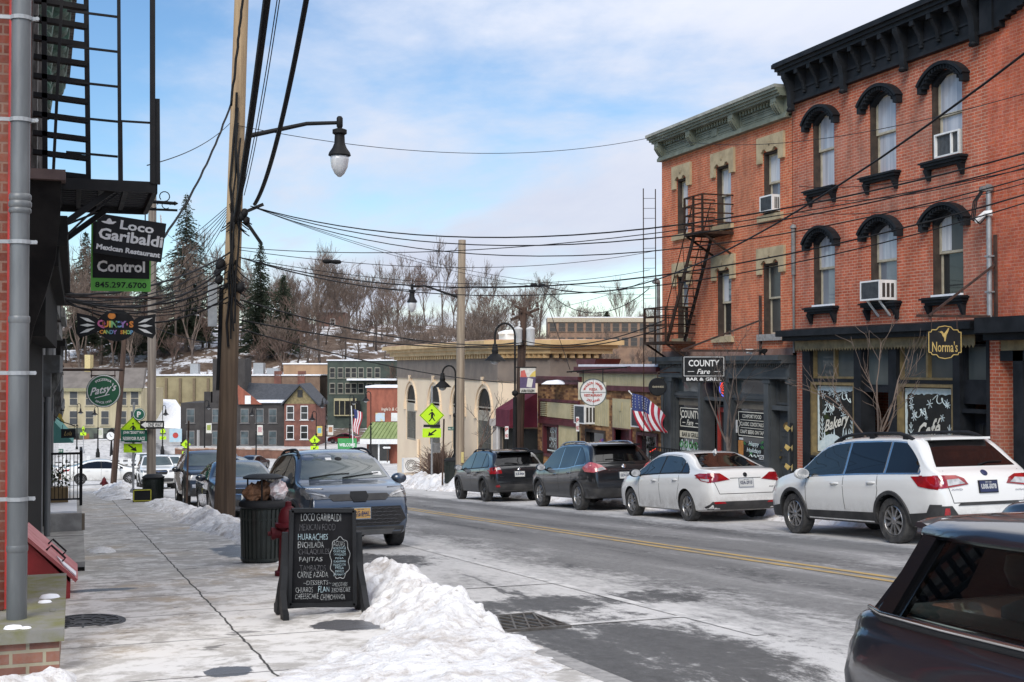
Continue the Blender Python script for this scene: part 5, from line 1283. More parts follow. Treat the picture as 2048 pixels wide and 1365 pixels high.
 def mirror(s,y,z,mat=None):
  for sx in (-1,1):
   p,n = s.hit('R' if sx > 0 else 'L',y,z-.05);mb = MB();c = p + Vector((sx*.15,-.02,.06))
   mb.lathe(c-Vector((0,.055,0)),[(.01,0),(.085,.002),(.095,.03),(.09,.07),(.06,.11),(.01,.125)],14,(0,1,0),sx=1.45);o = mb.build('door_mirror',mat or s.sp['paint'],s.root,smooth=50)
   mb = MB();mb.lathe(c-Vector((0,.058,0)),[(.078,0),(.078,.004)],14,(0,-1,0),sx=1.42);mb.build('mirror_glass',CLIGHT,o)
   mb = MB();mb.bar(p+Vector((-sx*.03,0,0)),c+Vector((-sx*.04,.02,-.05)),.07,.04);mb.build('mirror_stalk',BLACKP,o)
 def handles(s,ys,dz=-.12,mat=None):
  for v,sx in (('R',1),('L',-1)):
   for y in ys:
    z = s.belt(y) + dz;p,n = s.hit(v,y,z);mb = MB();mb.tube([p+Vector((0,.09,0))-n*.005,p+Vector((0,.07,0))+n*.03,p+Vector((0,-.07,.01))+n*.032,p+Vector((0,-.1,.01))-n*.005],.016,6);mb.build('door_handle',mat or s.sp['paint'],s.root,smooth=60)
 def rails(s,ya,yb,mat,h=.06,x=None,r=.022):
  for sx in (-1,1):
   pts = []
   for k in range(13):
    y = ya + (yb-ya) * k / 12;xx = x or (s.section(y)[18][0]-.06);p,n = s.hit('T',sx*xx,y);e = min(1,min(k,12-k)/1.6);pts.append(p+Vector((0,0,-.01+h*e)))
   mb = MB();mb.tube(pts,r,6);o = mb.build('roof_rail',mat,s.root,smooth=60)
   for k in (1,6,11):
    mb = MB();mb.bar(pts[k],pts[k]-Vector((0,0,h)),r*2.2,.12,(0,1,0));mb.build('rail_foot',mat,o)
 def plate(s,view,z,txt,w_=.31,h=.16,mat=None,lm=None,frame=CHROME,tilt=None):
  p,n = s.hit(view,0.0,z);sgn = 1 if view == 'F' else -1
  n = Vector((0,sgn,.0 if tilt is None else tilt)).normalized();rt = Vector((-sgn,0,0));up = n.cross(rt);mb = MB();c = p + n * .02
  mb.prism([c+rt*a*(w_/2+.012)+up*b*(h/2+.012)-n*.03 for a,b in ((-1,-1),(1,-1),(1,1),(-1,1))],n*.03);o = mb.build('number_plate_frame',frame,s.root)
  mb = MB();mb.prism([c+rt*a*w_/2+up*b*h/2 for a,b in ((-1,-1),(1,-1),(1,1),(-1,1))],n*.004);pl = mb.build('number_plate',mat or PLW,o) if False else mb.build('number_plate',mat or PLW,s.root)
  bpy.data.objects.remove(o) if False else None
  mb = MB();mb.text(txt,c,rt,up,h=h*.46,w_=w_*.86,bold=.03,ext=.006);mb.text('NEW YORK',c+up*h*.38,rt,up,h=h*.1,ext=.006,bold=.02);mb.build('lettering',lm or PLT,pl)
 def arch_trim(s,mat,wd=.075):
  for yw in s.sp['wy']:
   for v,sx in (('R',1),('L',-1)):
    mb = MB();prev = None;R0 = s.sp['R'] + .045;zc = s.sp['R']
    for k in range(25):
     a = math.radians(-14+208*k/24);row = []
     for r_,of in ((R0,-.05),(R0,.022),(R0+wd*.8,.022),(R0+wd,-.004)):
      y,z = yw + r_ * math.cos(a),zc + r_ * math.sin(a);z = max(z,s.bot(y)+.01);p,n = s.hit(v,min(s.y1-.02,max(s.y0+.02,y)),z);row.append(p+Vector((sx*of,0,0)))
     b = len(mb.v);mb.v += row
     if prev is not None:
      for j in range(3):f = (prev+j,prev+j+1,b+j+1,b+j);mb.f.append(f if sx < 0 else f[::-1]);mb.m.append(0)
     prev = b
    mb.build('wheel_arch_trim',mat,s.root,smooth=50)
 def disc(s,name,view,x,z,r,mat,sx=1.5,off=.008):
  p,n = s.hit(view,x,z);mb = MB();mb.lathe(p,[(r,-.01),(r,off),(r*.8,off+.006),(.003,off+.007)],18,n,sx=1);
  o = mb.build(name,mat,s.root,smooth=40);return p,n
 def word(s,view,x,z,txt,h,w_=None,mat=None,name='badge_lettering'):
  p,n = s.hit(view,x,z);sgn = 1 if view == 'F' else -1;rt = Vector((-sgn,0,0));rt = (rt-n*rt.dot(n)).normalized();up = n.cross(rt);mb = MB();mb.text(txt,p,rt,up,h=h,w_=w_,ext=.008,bold=.03);mb.build(name,mat or CHROME,s.root)
 def wiper(s,view,pts):
  P = [s.hit(view,*p) for p in pts];mb = MB();mb.tube([p+n*.022 for p,n in P],[.012]+[.008]*(len(P)-1),5);mb.build('wiper',BLACK,s.root)
WHITEC = paint('white_car_paint',(.74,.74,.72),0,(.34,.32,.30),.85);BLACKC = paint('black_car_paint',(.008,.009,.011),.0,(.16,.155,.15),.6);BLUEC = paint('slate_blue_car_paint',(.062,.083,.118),.45,(.16,.16,.155),.3)
GREYC = paint('grey_car_paint',(.10,.11,.125),.4,(.2,.2,.195),.5);DBLUEC = paint('dark_blue_car_paint',(.014,.022,.038),.2,(.2,.195,.19),.6);CHARC = paint('charcoal_car_paint',(.016,.018,.022),.2,(.2,.195,.19),.5);SILVC = paint('silver_car_paint',(.4,.41,.42),.5,(.3,.3,.3),.5);REDC = paint('dark_red_car_paint',(.16,.012,.018),.2,(.2,.19,.18),.4)
def wtab(L_,W,nose=.72,tail=.80,body=None):
 h = W / 2;a = L_ / 2
 return [(-a,h*tail),(-a+.03,h*(tail+.055)),(-a+.10,h*(tail+.11)),(-a+.30,h*.965),(-a+.8,h*.995),(0,h),(a-.95,h*.99),(a-.40,h*.94),(a-.15,h*.85),(a-.04,h*(nose+.05)),(a,h*nose)]
def btab(L_,zc,zn):a = L_ / 2;return [(-a,zc+.16),(-a+.08,zc+.06),(-a+.6,zc),(a-.7,zc),(a-.1,zn),(a,zn+.05)]
GR = 'cars parked along the right kerb';GL = 'cars parked along the left kerb facing the camera'
# ---------------------------------------------------------------- white estate car, nearest on the right
a = 2.41;sp = dict(W=1.86,R=.352,wy=(1.43,-1.315),paint=WHITEC,rim=10,tum=.235,rr=.11,top=[(-a,.70),(-a+.03,.95),(-a+.1,1.06),(-a+.22,1.13),(-1.80,1.50),(-1.66,1.585),(-1.2,1.625),(-.4,1.635),(.3,1.60),(.62,1.52),(1.32,1.10),(1.5,1.055),(2.0,.96),(2.26,.86),(2.37,.74),(a,.60)],
 belt=[(-a,.90),(-2.1,1.04),(-1,1.03),(.9,.97),(1.6,.93),(a,.70)],wid=wtab(4.82,1.86),bot=btab(4.82,.27,.25))
c = Car('parked_car','white estate car with black roof rails, nearest of the cars parked on the right',sp,(12.55,17.25,zroad(12.5,17.25)-.01),0,GR)
c.windows(-1.95,1.12,[-1.17,-.10],.42,gl=[CGLASS2,CGLASS2,CGLASS],surround=CHROME)
c.windscreen(1.155,1.53,.70,.52,'B',CGLASS2,'rear_window');c.windscreen(1.13,1.54,.74,.58,'F',WSCR)
c.sides('cladding',[(-2.3,.30),(-1.72,.30),(-1.72,.47),(-2.12,.50),(-2.2,.62),(-2.37,.62)],TRIMP,.012);c.sides('cladding',[(-.96,.29),(1.0,.29),(1.0,.44),(-.96,.46)],TRIMP,.014);c.sides('cladding',[(1.86,.3),(2.3,.3),(2.25,.46),(1.88,.5)],TRIMP,.012);c.arch_trim(TRIMP,.06)
c.decal('rear_bumper_cladding',[(-.86,.36),(.86,.36),(.86,.60),(.66,.60),(.55,.46),(-.55,.46),(-.66,.60),(-.86,.60)],'B',TRIMP,.014)
c.decal('bumper_step',[(-.55,.60),(.55,.60),(.5,.64),(-.5,.64)],'B',TRIMP,.012)
c.sym('reflector',[(.70,.44),(.77,.44),(.76,.57),(.71,.57)],'B',RLIGHT,.02)
c.sym('tail_light',[(.34,.90),(.86,.84),(.88,1.035),(.52,1.03),(.40,.985)],'B',RLIGHT,.012);c.sides('tail_light',[(-2.34,.83),(-2.0,.88),(-1.82,1.02),(-2.36,1.03)],RLIGHT,.010);c.sym('reversing_light',[(.40,.915),(.70,.885),(.70,.97),(.50,.98)],'B',CLIGHT,.018)
c.plate('B',.86,'UXK-5078',mat=PLT,lm=PLW,frame=BLACKP,tilt=.12);c.disc('badge','B',0,1.06,.055,PLT);c.word('B',.58,.80,'OUTBACK',.025,.2);c.word('B',-.55,.83,'AWD',.03,.2)
c.seam([('B',[(-.62,.64),(-.70,.9),(-.66,1.1)]),('B',[(.62,.64),(.70,.9),(.66,1.1)]),('B',[(-.62,.64),(.62,.64)])]+[(v,l) for v in 'RL' for l in ([(-.10,1.02),(-.12,.48)],[(-1.0,1.04),(-1.02,.8),(-.93,.5)],[(.98,.95),(1.0,.45)],[(.98,.95),(1.3,1.0)])])
c.handles((-.86,.12));c.mirror(.93,1.03);c.rails(-1.6,.45,BLACKP,.075,r=.03);c.wiper('B',[(.02,1.16),(.25,1.20),(.5,1.2)])
m = MB();p,n = c.hit('T',0,-1.62);m.box(-.54,.54,-1.86,-1.6,1.55,1.585);m.build('roof_spoiler',WHITEC,c.root)
c.sym('head_light',[(.50,.72),(.80,.74),(.80,.86),(.52,.84)],'F',DLIGHT,.01);c.sides('head_light',[(2.05,.82),(2.34,.73),(2.30,.83),(2.1,.90)],DLIGHT,.01)
# ---------------------------------------------------------------- white saloon
a = 2.28;sp = dict(W=1.78,R=.318,wy=(1.39,-1.31),paint=WHITEC,rim=5,tum=.27,rr=.12,top=[(-a,.68),(-a+.03,.93),(-a+.09,1.035),(-a+.2,1.065),(-1.78,1.085),(-1.62,1.13),(-1.02,1.375),(-.75,1.42),(-.25,1.44),(.15,1.43),(.45,1.36),(1.15,1.02),(1.35,.965),(1.9,.86),(2.15,.76),(2.24,.66),(a,.54)],
 belt=[(-a,.86),(-2,.97),(-1,.965),(.9,.90),(1.6,.83),(a,.62)],wid=wtab(4.56,1.78),bot=btab(4.56,.21,.20))
c = Car('parked_car','white saloon car with red tail lights between the white estate car and the dark crossover',sp,(12.7,24.35,zroad(12.5,24.35)-.01),0,GR)
c.windows(-1.42,1.0,[-1.12,-.12],.55,gl=[CGLASS2,CGLASS,CGLASS],surround=BLACKP)
c.windscreen(1.105,1.37,.66,.48,'B',CGLASS2,'rear_window');c.windscreen(1.04,1.36,.70,.54,'F',WSCR)
c.sym('tail_light',[(.36,.86),(.80,.80),(.86,.90),(.84,.99),(.56,.985)],'B',RLIGHT,.012);c.sides('tail_light',[(-2.24,.80),(-1.98,.84),(-1.72,.955),(-1.9,.985),(-2.24,.98)],RLIGHT,.010);c.sides('reversing_light',[(-2.2,.82),(-2.0,.85),(-1.97,.885),(-2.2,.87)],CLIGHT,.016)
c.decal('rear_valance',[(-.84,.27),(.84,.27),(.74,.43),(-.74,.43)],'B',TRIMP,.012);c.sym('reflector',[(.46,.385),(.70,.385),(.72,.43),(.5,.43)],'B',RLIGHT,.018)
c.plate('B',.79,'KEA-2910',frame=CHROME,tilt=.1);c.disc('badge','B',0,.95,.045,BLACKP);c.word('B',0,.95,'KIA',.03,.07);c.word('B',.60,.70,'FORTE',.025,.15)
c.seam([('B',[(-.60,.58),(-.7,.8),(-.80,1.04)]),('B',[(.60,.58),(.7,.8),(.8,1.04)]),('B',[(-.6,.58),(.6,.58)]),('B',[(-.35,.885),(.35,.885)])]+[(v,l) for v in 'RL' for l in ([(-.12,.94),(-.14,.32)],[(-1.04,.97),(-1.05,.75),(-.92,.45)],[(.9,.88),(.93,.32)])])
c.handles((-.88,.1));c.mirror(.86,.97,BLACKP)
m = MB();p,n = c.hit('T',0,-.95);m.prism([(-.015,-1.08,1.37),(-.015,-.92,1.40),(-.015,-1.06,1.47)],(.03,0,0));m.build('roof_aerial',WHITEC,c.root)
c.sym('head_light',[(.45,.62),(.78,.66),(.78,.78),(.5,.74)],'F',DLIGHT,.01);c.sides('head_light',[(1.85,.76),(2.2,.66),(2.15,.76),(1.85,.83)],DLIGHT,.01)
# ---------------------------------------------------------------- dark crossover
a = 2.32;sp = dict(W=1.84,R=.36,wy=(1.41,-1.295),paint=BLACKC,rim=10,tum=.26,rr=.12,top=[(-a,.72),(-a+.03,1.0),(-a+.08,1.10),(-a+.2,1.18),(-1.78,1.55),(-1.62,1.635),(-1.1,1.69),(-.4,1.70),(.2,1.67),(.6,1.56),(1.28,1.15),(1.42,1.11),(1.95,1.01),(2.18,.90),(2.28,.78),(a,.60)],
 belt=[(-a,.95),(-2,1.12),(-1.4,1.10),(-.6,1.03),(.9,.98),(1.6,.95),(a,.72)],wid=wtab(4.64,1.84),bot=btab(4.64,.29,.27))
c = Car('parked_car','black crossover with chrome window line and silver roof rails behind the white saloon',sp,(12.75,30.3,zroad(12.5,30.3)-.01),0,GR)
c.windows(-1.75,1.08,[-1.15,-.08],.55,gl=[CGLASS2,CGLASS2,CGLASS],surround=CHROME)
c.windscreen(1.21,1.56,.68,.54,'B',CGLASS2,'rear_window');c.windscreen(1.18,1.58,.74,.6,'F',WSCR)
PINKL = M('pale_red_lamp_lens',(.50,.14,.15),(.36,.05,.06),5,.12,coat=1.)
c.sym('tail_light',[(.48,1.02),(.84,.95),(.88,1.10),(.80,1.20),(.60,1.12)],'B',PINKL,.014);c.sides('tail_light',[(-2.26,.95),(-1.9,.97),(-1.72,1.06),(-2.0,1.20),(-2.24,1.18)],PINKL,.012);c.sym('reversing_light',[(.50,1.02),(.72,.98),(.74,1.04),(.58,1.08)],'B',CLIGHT,.02)
c.decal('rear_bumper_cladding',[(-.84,.36),(.84,.36),(.88,.56),(-.88,.56)],'B',TRIMP,.012);c.decal('chrome_bar',[(-.42,.985),(.42,.985),(.42,1.01),(-.42,1.01)],'B',CHROME,.012);c.arch_trim(TRIMP,.05)
c.plate('B',.87,'GDV-5871',tilt=.08);c.disc('badge','B',0,1.09,.06,CHROME);c.word('B',.62,.74,'ROGUE',.03,.22)
c.seam([(v,l) for v in 'RL' for l in ([(-.1,1.0),(-.12,.45)],[(-1.0,1.06),(-1.02,.85),(-.9,.5)],[(.95,.97),(.98,.42)])])
c.handles((-.86,.12),mat=CHROME);c.mirror(.90,1.06);c.rails(-1.55,.4,ALLOY,.06);c.wiper('B',[(.02,1.22),(-.2,1.26),(-.42,1.25)])
m = MB();m.box(-.58,.58,-1.98,-1.58,1.60,1.64);m.build('roof_spoiler',BLACKC,c.root)
# ---------------------------------------------------------------- black hatchback crossover, farthest
a = 2.22;sp = dict(W=1.78,R=.345,wy=(1.34,-1.295),paint=BLACKC,rim=5,rimm=DALLOY,tum=.24,rr=.12,top=[(-a,.70),(-a+.03,.95),(-a+.08,1.04),(-a+.18,1.10),(-1.80,1.42),(-1.62,1.50),(-1.1,1.56),(-.4,1.575),(.2,1.55),(.5,1.46),(1.2,1.08),(1.4,1.03),(1.9,.92),(2.1,.80),(2.19,.70),(a,.56)],
 belt=[(-a,.88),(-2,1.03),(-1,1.0),(.9,.94),(1.6,.90),(a,.68)],wid=wtab(4.44,1.78),bot=btab(4.44,.27,.26))
c = Car('parked_car','black hatchback with dark wheels, farthest of the four cars on the right',sp,(12.55,37.35,zroad(12.5,37.35)-.01),0,GR)
c.windows(-1.70,1.02,[-1.15,-.1],.5,gl=[CGLASS2,CGLASS2,CGLASS]);c.windscreen(1.12,1.46,.70,.52,'B',CGLASS2,'rear_window');c.windscreen(1.1,1.46,.70,.56,'F',WSCR)
c.sym('tail_light',[(.55,.86),(.85,.84),(.86,1.03),(.60,1.05)],'B',RLIGHT,.014);c.sides('tail_light',[(-2.17,.84),(-1.98,.86),(-1.9,1.02),(-2.15,1.05)],RLIGHT,.012);c.sym('reversing_light',[(.58,.97),(.70,.96),(.70,1.03),(.62,1.035)],'B',CLIGHT,.02)
c.decal('rear_bumper_cladding',[(-.72,.36),(.72,.36),(.76,.50),(.6,.54),(-.6,.54),(-.76,.50)],'B',TRIMP,.012);c.sym('reflector',[(.62,.46),(.74,.46),(.74,.51),(.66,.53)],'B',RLIGHT,.02);c.arch_trim(TRIMP,.07)
c.plate('B',.83,'EUE-8454',tilt=.08);c.disc('badge','B',0,.97,.045,CHROME);c.word('B',.5,.75,'SUBARU',.025,.2);c.word('B',-.58,.76,'XV',.03,.12)
c.handles((-.84,.12));c.mirror(.86,1.02);c.rails(-1.5,.4,BLACKP,.06);c.wiper('B',[(.0,1.12),(-.2,1.15),(-.4,1.15)])
c.seam([(v,l) for v in 'RL' for l in ([(-.1,.96),(-.12,.45)],[(-1.0,1.0),(-1.0,.8),(-.9,.5)])])
m = MB();m.box(-.55,.55,-1.95,-1.6,1.465,1.505);m.build('roof_spoiler',BLACKC,c.root)
# ---------------------------------------------------------------- slate blue crossover facing the camera
a = 2.23;sp = dict(W=1.83,R=.36,wy=(1.33,-1.31),paint=BLUEC,rim=5,rimm=DALLOY,tum=.25,rr=.11,top=[(-a,.72),(-a+.04,1.02),(-a+.2,1.15),(-1.80,1.48),(-1.6,1.57),(-1.0,1.62),(-.3,1.63),(.1,1.60),(.42,1.52),(1.10,1.13),(1.28,1.08),(1.75,1.02),(2.02,.94),(2.12,.88),(2.18,.78),(2.21,.66),(a,.52)],
 belt=[(-a,.9),(-2,1.06),(-1,1.04),(.9,.99),(1.6,.97),(2.1,.84),(a,.70)],wid=wtab(4.46,1.83,.80),bot=btab(4.46,.28,.25))
c = Car('parked_car','slate blue crossover parked behind the chalkboard sign, its front towards the camera',sp,(4.27,21.75,zroad(4.2,21.75)-.01),math.pi+.012,GL)
c.windows(-1.75,1.0,[-1.2,-.1],.5,gl=[CGLASS2,CGLASS2,CGLASS]);c.windscreen(1.145,1.545,.74,.58,'F',WSCR);c.windscreen(1.2,1.5,.66,.52,'B',CGLASS2,'rear_window')
HONEY = M('honeycomb_grille',(.010,.010,.011),(.028,.028,.03),60,.5,bump=.8,detail=2)
c.decal('lower_grille',[(-.62,.40),(.62,.40),(.74,.50),(.66,.70),(-.66,.70),(-.74,.50)],'F',HONEY,.012);c.decal('upper_grille',[(-.42,.80),(.42,.80),(.5,.86),(.46,.90),(-.46,.90),(-.5,.86)],'F',TRIMP,.012)
c.decal('bumper_lip',[(-.8,.27),(.8,.27),(.84,.385),(-.84,.385)],'F',TRIMP,.016);c.decal('skid_plate',[(-.5,.28),(.5,.28),(.55,.345),(-.55,.345)],'F',M('grey_skid',(.12,.12,.12),None,5,.5),.022);c.arch_trim(TRIMP,.07);c.sides('cladding',[(-.95,.29),(.95,.29),(.95,.43),(-.95,.45)],TRIMP,.014)
m = MB()
for k in range(5):
 for j in range(-5,6):
  x = j * .12 + (k % 2) * .06;z = .44 + k * .055
  if abs(x) < .64:
   p,n = c.hit('F',x,z);m.bar(p+n*.016+Vector((-.055,0,0)),p+n*.016+Vector((0,0,.012)),.010,.01,(0,1,0));m.bar(p+n*.016+Vector((0,0,.012)),p+n*.016+Vector((.055,0,0)),.010,.01,(0,1,0))
m.build('grille_mesh',M('grille_grey',(.07,.07,.075),None,5,.5),c.root)
c.sym('head_light',[(.46,.84),(.80,.83),(.85,.93),(.82,1.0),(.54,.90)],'F',DLIGHT,.012);c.sides('head_light',[(1.70,.92),(2.14,.84),(2.16,.90),(1.95,.99),(1.62,1.01)],DLIGHT,.010);c.sym('running_light',[(.54,.865),(.78,.925),(.80,.945),(.55,.89)],'F',CLIGHT,.018)
c.sym('fog_lamp',[(.76,.46),(.82,.46),(.83,.55),(.77,.55)],'F',CLIGHT,.02);c.decal('badge_shield',[(-.15,.86),(-.10,.78),(.10,.78),(.15,.86),(.13,.93),(-.13,.93)],'F',BLACKP,.022)
c.plate('F',.60,'FXG-8441',mat=PLG,lm=PLT,tilt=.05);c.mirror(.86,1.10);c.handles((-.86,.1));c.rails(-1.5,.45,BLACKP,.05)
c.seam([('T',[(-.80,1.15),(-.82,1.7),(-.70,2.05)]),('T',[(.80,1.15),(.82,1.7),(.70,2.05)])]+[(v,l) for v in 'RL' for l in ([(-.1,1.0),(-.12,.45)],[(.92,.98),(.95,.45)])])
c.wiper('F',[(.6,1.14),(.2,1.19),(-.1,1.2)]);c.wiper('F',[(.05,1.13),(-.3,1.17),(-.6,1.2)]);c.disc('camera_pod','F',0,1.46,.06,BLACKP);c.decal('inspection_sticker',[(-.66,1.17),(-.50,1.17),(-.50,1.23),(-.65,1.23)],'F',WHITE,.010);c.decal('toll_tag',[(.12,1.44),(.22,1.44),(.22,1.48),(.12,1.48)],'F',WHITE,.010)
# ---------------------------------------------------------------- dark blue saloon
a = 2.36;sp = dict(W=1.83,R=.335,wy=(1.46,-1.38),paint=DBLUEC,rim=10,tum=.28,rr=.12,top=[(-a,.68),(-a+.05,.95),(-a+.2,1.06),(-1.8,1.09),(-1.0,1.37),(-.4,1.44),(.1,1.43),(.45,1.35),(1.15,1.02),(1.35,.97),(1.9,.89),(2.2,.80),(2.31,.70),(a,.54)],
 belt=[(-a,.86),(-2,.96),(-1,.96),(.9,.91),(1.6,.85),(a,.66)],wid=wtab(4.72,1.83),bot=btab(4.72,.20,.19))
c = Car('parked_car','salt-stained dark blue saloon behind the slate blue crossover and the leaning pole',sp,(4.12,34.2,zroad(4.2,34.2)-.01),math.pi,GL)
c.windows(-1.45,1.0,[-.12],.5);c.windscreen(1.04,1.37,.72,.55,'F',WSCR);c.windscreen(1.12,1.36,.66,.5,'B',CGLASS2,'rear_window')
c.sym('head_light',[(.48,.68),(.80,.68),(.82,.78),(.52,.76)],'F',DLIGHT,.012);c.sides('head_light',[(1.9,.78),(2.28,.68),(2.24,.78),(1.95,.84)],DLIGHT,.01)
for s_ in (-1,1):
 c.decal('kidney_grille',[(s_*.06,.58),(s_*.40,.60),(s_*.42,.70),(s_*.36,.745),(s_*.06,.745)][::s_],'F',CHROME,.012);c.decal('grille_insert',[(s_*.075,.60),(s_*.385,.615),(s_*.40,.70),(s_*.35,.725),(s_*.075,.725)][::s_],'F',BLACKP,.018)
c.decal('lower_grille',[(-.7,.3),(.7,.3),(.62,.44),(-.62,.44)],'F',TRIMP,.012);c.plate('F',.50,'JKL-4412',tilt=.05);c.mirror(.88,1.0);c.handles((-.9,.1))
# ---------------------------------------------------------------- charcoal off-roader
a = 2.41;sp = dict(W=1.94,R=.39,wy=(1.50,-1.415),paint=CHARC,rim=5,tum=.24,rr=.12,top=[(-a,.75),(-a+.04,1.1),(-a+.2,1.25),(-1.9,1.62),(-1.6,1.72),(-.8,1.76),(0,1.76),(.35,1.68),(.95,1.28),(1.15,1.2),(1.9,1.14),(2.25,1.05),(2.34,.95),(2.38,.75),(a,.6)],
 belt=[(-a,1.0),(-2,1.18),(.9,1.1),(1.6,1.07),(2.2,.98),(a,.8)],wid=wtab(4.82,1.94,.82),bot=btab(4.82,.33,.32))
c = Car('parked_car','charcoal off-roader with a slotted grille behind the dark blue saloon',sp,(4.2,42.5,zroad(4.2,42.5)-.01),math.pi,GL)
c.windows(-1.9,.85,[-1.25,-.15],.3,gl=[CGLASS2,CGLASS2,CGLASS]);c.windscreen(1.28,1.66,.76,.62,'F',WSCR);c.windscreen(1.3,1.62,.7,.55,'B',CGLASS2,'rear_window')
c.sym('head_light',[(.52,.82),(.86,.84),(.87,.98),(.54,.98)],'F',CLIGHT,.014)
for k in range(7):x = -.39 + k * .13;c.decal('grille_slot',[(x-.04,.82),(x+.04,.82),(x+.04,.99),(x-.04,.99)],'F',BLACKP,.014)
c.decal('lower_grille',[(-.75,.4),(.75,.4),(.7,.58),(-.7,.58)],'F',TRIMP,.012);c.sym('fog_lamp',[(.6,.6),(.72,.6),(.72,.7),(.6,.7)],'F',CLIGHT,.014);c.mirror(.8,1.16);c.rails(-1.5,.2,ALLOY,.05)
# ---------------------------------------------------------------- white crossover further down
SPW = dict(W=1.82,R=.36,wy=(1.37,-1.3),paint=WHITEC,rim=5,tum=.24,rr=.12,top=[(-2.31,.72),(-2.27,1.02),(-2.1,1.2),(-1.85,1.58),(-1.6,1.67),(-.8,1.72),(0,1.72),(.35,1.64),(1.0,1.22),(1.2,1.13),(1.8,1.05),(2.1,.98),(2.22,.88),(2.28,.74),(2.31,.58)],
 belt=[(-2.31,.95),(-2,1.1),(.9,1.02),(1.6,1.0),(2.1,.92),(2.31,.75)],wid=wtab(4.62,1.82,.80),bot=btab(4.62,.3,.29))
c = Car('parked_car','white crossover with a black grille behind the far litter bin',SPW,(3.95,66.5,zroad(4,66.5)-.01),math.pi,GL)
c.windows(-1.75,.95,[-1.15,-.1],.4);c.windscreen(1.2,1.62,.74,.6,'F',WSCR);c.windscreen(1.25,1.6,.68,.54,'B',CGLASS2,'rear_window');c.decal('grille',[(-.38,.74),(.38,.74),(.45,.86),(.38,.95),(-.38,.95),(-.45,.86)],'F',BLACKP,.014);c.decal('chrome_bar',[(-.4,.87),(.4,.87),(.4,.90),(-.4,.90)],'F',CHROME,.02);c.disc('badge','F',0,.88,.06,PLT)
c.sym('head_light',[(.5,.84),(.82,.86),(.84,.98),(.52,.94)],'F',DLIGHT,.012);c.decal('lower_grille',[(-.8,.32),(.8,.32),(.82,.52),(.5,.56),(-.5,.56),(-.82,.52)],'F',TRIMP,.012);c.plate('F',.62,'HXR-2207',tilt=.03);c.mirror(.85,1.1);c.arch_trim(TRIMP,.06)
# ---------------------------------------------------------------- white saloon crossing at the bottom of the street
SPS = dict(W=1.83,R=.34,wy=(1.48,-1.35),paint=WHITEC,rim=10,tum=.28,rr=.12,pitch=0,top=[(-2.42,.68),(-2.37,.95),(-2.2,1.07),(-1.8,1.10),(-1.0,1.38),(-.4,1.46),(.1,1.45),(.5,1.36),(1.2,1.03),(1.4,.98),(1.95,.88),(2.25,.78),(2.37,.66),(2.42,.54)],
 belt=[(-2.42,.86),(-2,.97),(-1,.96),(.9,.91),(1.6,.85),(2.42,.66)],wid=wtab(4.84,1.83),bot=btab(4.84,.22,.2))
c = Car('parked_car','white saloon seen side-on across the foot of the left pavement',SPS,(1.7,80.5,g(80.5)+.1),math.pi/2*-1)
c.windows(-1.5,1.05,[-.15],.5,gl=[CGLASS2,CGLASS2]);c.windscreen(1.06,1.38,.7,.55,'F',WSCR);c.windscreen(1.12,1.38,.66,.5,'B',CGLASS2,'rear_window');c.sides('tail_light',[(-2.36,.8),(-2.0,.85),(-1.95,.96),(-2.36,.95)],RLIGHT,.01);c.sides('head_light',[(2.0,.78),(2.34,.68),(2.3,.78),(2.0,.85)],DLIGHT,.01);c.handles((-.9,.15));c.mirror(.88,.99);c.seam([(v,l) for v in 'RL' for l in ([(-.15,.94),(-.17,.32)],[(.95,.9),(1.0,.34)])])
# ---------------------------------------------------------------- dark saloon in the near lane, seen past the foreground car
SPD = dict(SPS);SPD['paint'] = DBLUEC;SPD['pitch'] = .07
c = Car('car','dark saloon just showing above the roof of the black foreground car',SPD,(7.55,5.55,zroad(7.5,5.55)-.02),math.pi)
c.windows(-1.5,1.05,[-.15],.5,gl=[CGLASS2,CGLASS]);c.windscreen(1.06,1.38,.7,.55,'F',WSCR);c.windscreen(1.12,1.38,.66,.5,'B',CGLASS2,'rear_window');c.sides('tail_light',[(-2.36,.84),(-2.1,.88),(-2.05,.97),(-2.34,.97)],RLIGHT,.01);c.sym('tail_light',[(.5,.86),(.84,.84),(.85,.96),(.52,.97)],'B',RLIGHT,.012);c.mirror(.88,.99)
# ---------------------------------------------------------------- small cars in the valley
def farcar(label,sp,paint_,px,dep,head,z=None,cat='car',rear=False,group='cars on the lower road'):
 q = dict(sp);q['paint'] = paint_;q['pitch'] = 0;P = atD(px,735,dep);c = Car('parked_car',label,q,(P.x,P.y,zhill(P.x,P.y)+.012 if z is None else z),head,group)
 ydlo = -1.6 if sp is SPW else -1.45
 c.windows(ydlo,1.0,[-.15],.4,gl=[CGLASS2,CGLASS]);
 if sp is SPW:c.windscreen(1.2,1.62,.74,.6,'F',WSCR);c.windscreen(1.25,1.6,.68,.54,'B',CGLASS2,'rear_window')
 else:c.windscreen(1.06,1.38,.7,.55,'F',WSCR);c.windscreen(1.12,1.38,.66,.5,'B',CGLASS2,'rear_window')
 c.sym('head_light',[(.5,.70),(.8,.72),(.8,.80),(.5,.78)],'F',CLIGHT,.012);c.sym('tail_light',[(.5,.86),(.84,.84),(.85,.94),(.52,.95)],'B',RLIGHT,.012)
 return c
farcar('white crossover coming up the lower road behind the white parked crossover',SPW,WHITEC,344,90,math.pi-.2)
farcar('silver saloon on the lower road beside the small crosswalk sign',SPS,SILVC,395,135,1.9)
farcar('dark grey crossover in the middle of the lower road',SPW,GREYC,434,128,2.0)
farcar('blue grey saloon behind the big pole on the lower road',SPS,BLUEC,472,118,-2.2)
farcar('dark saloon seen from behind at the brick retaining wall',SPS,CHARC,508,124,-.55)
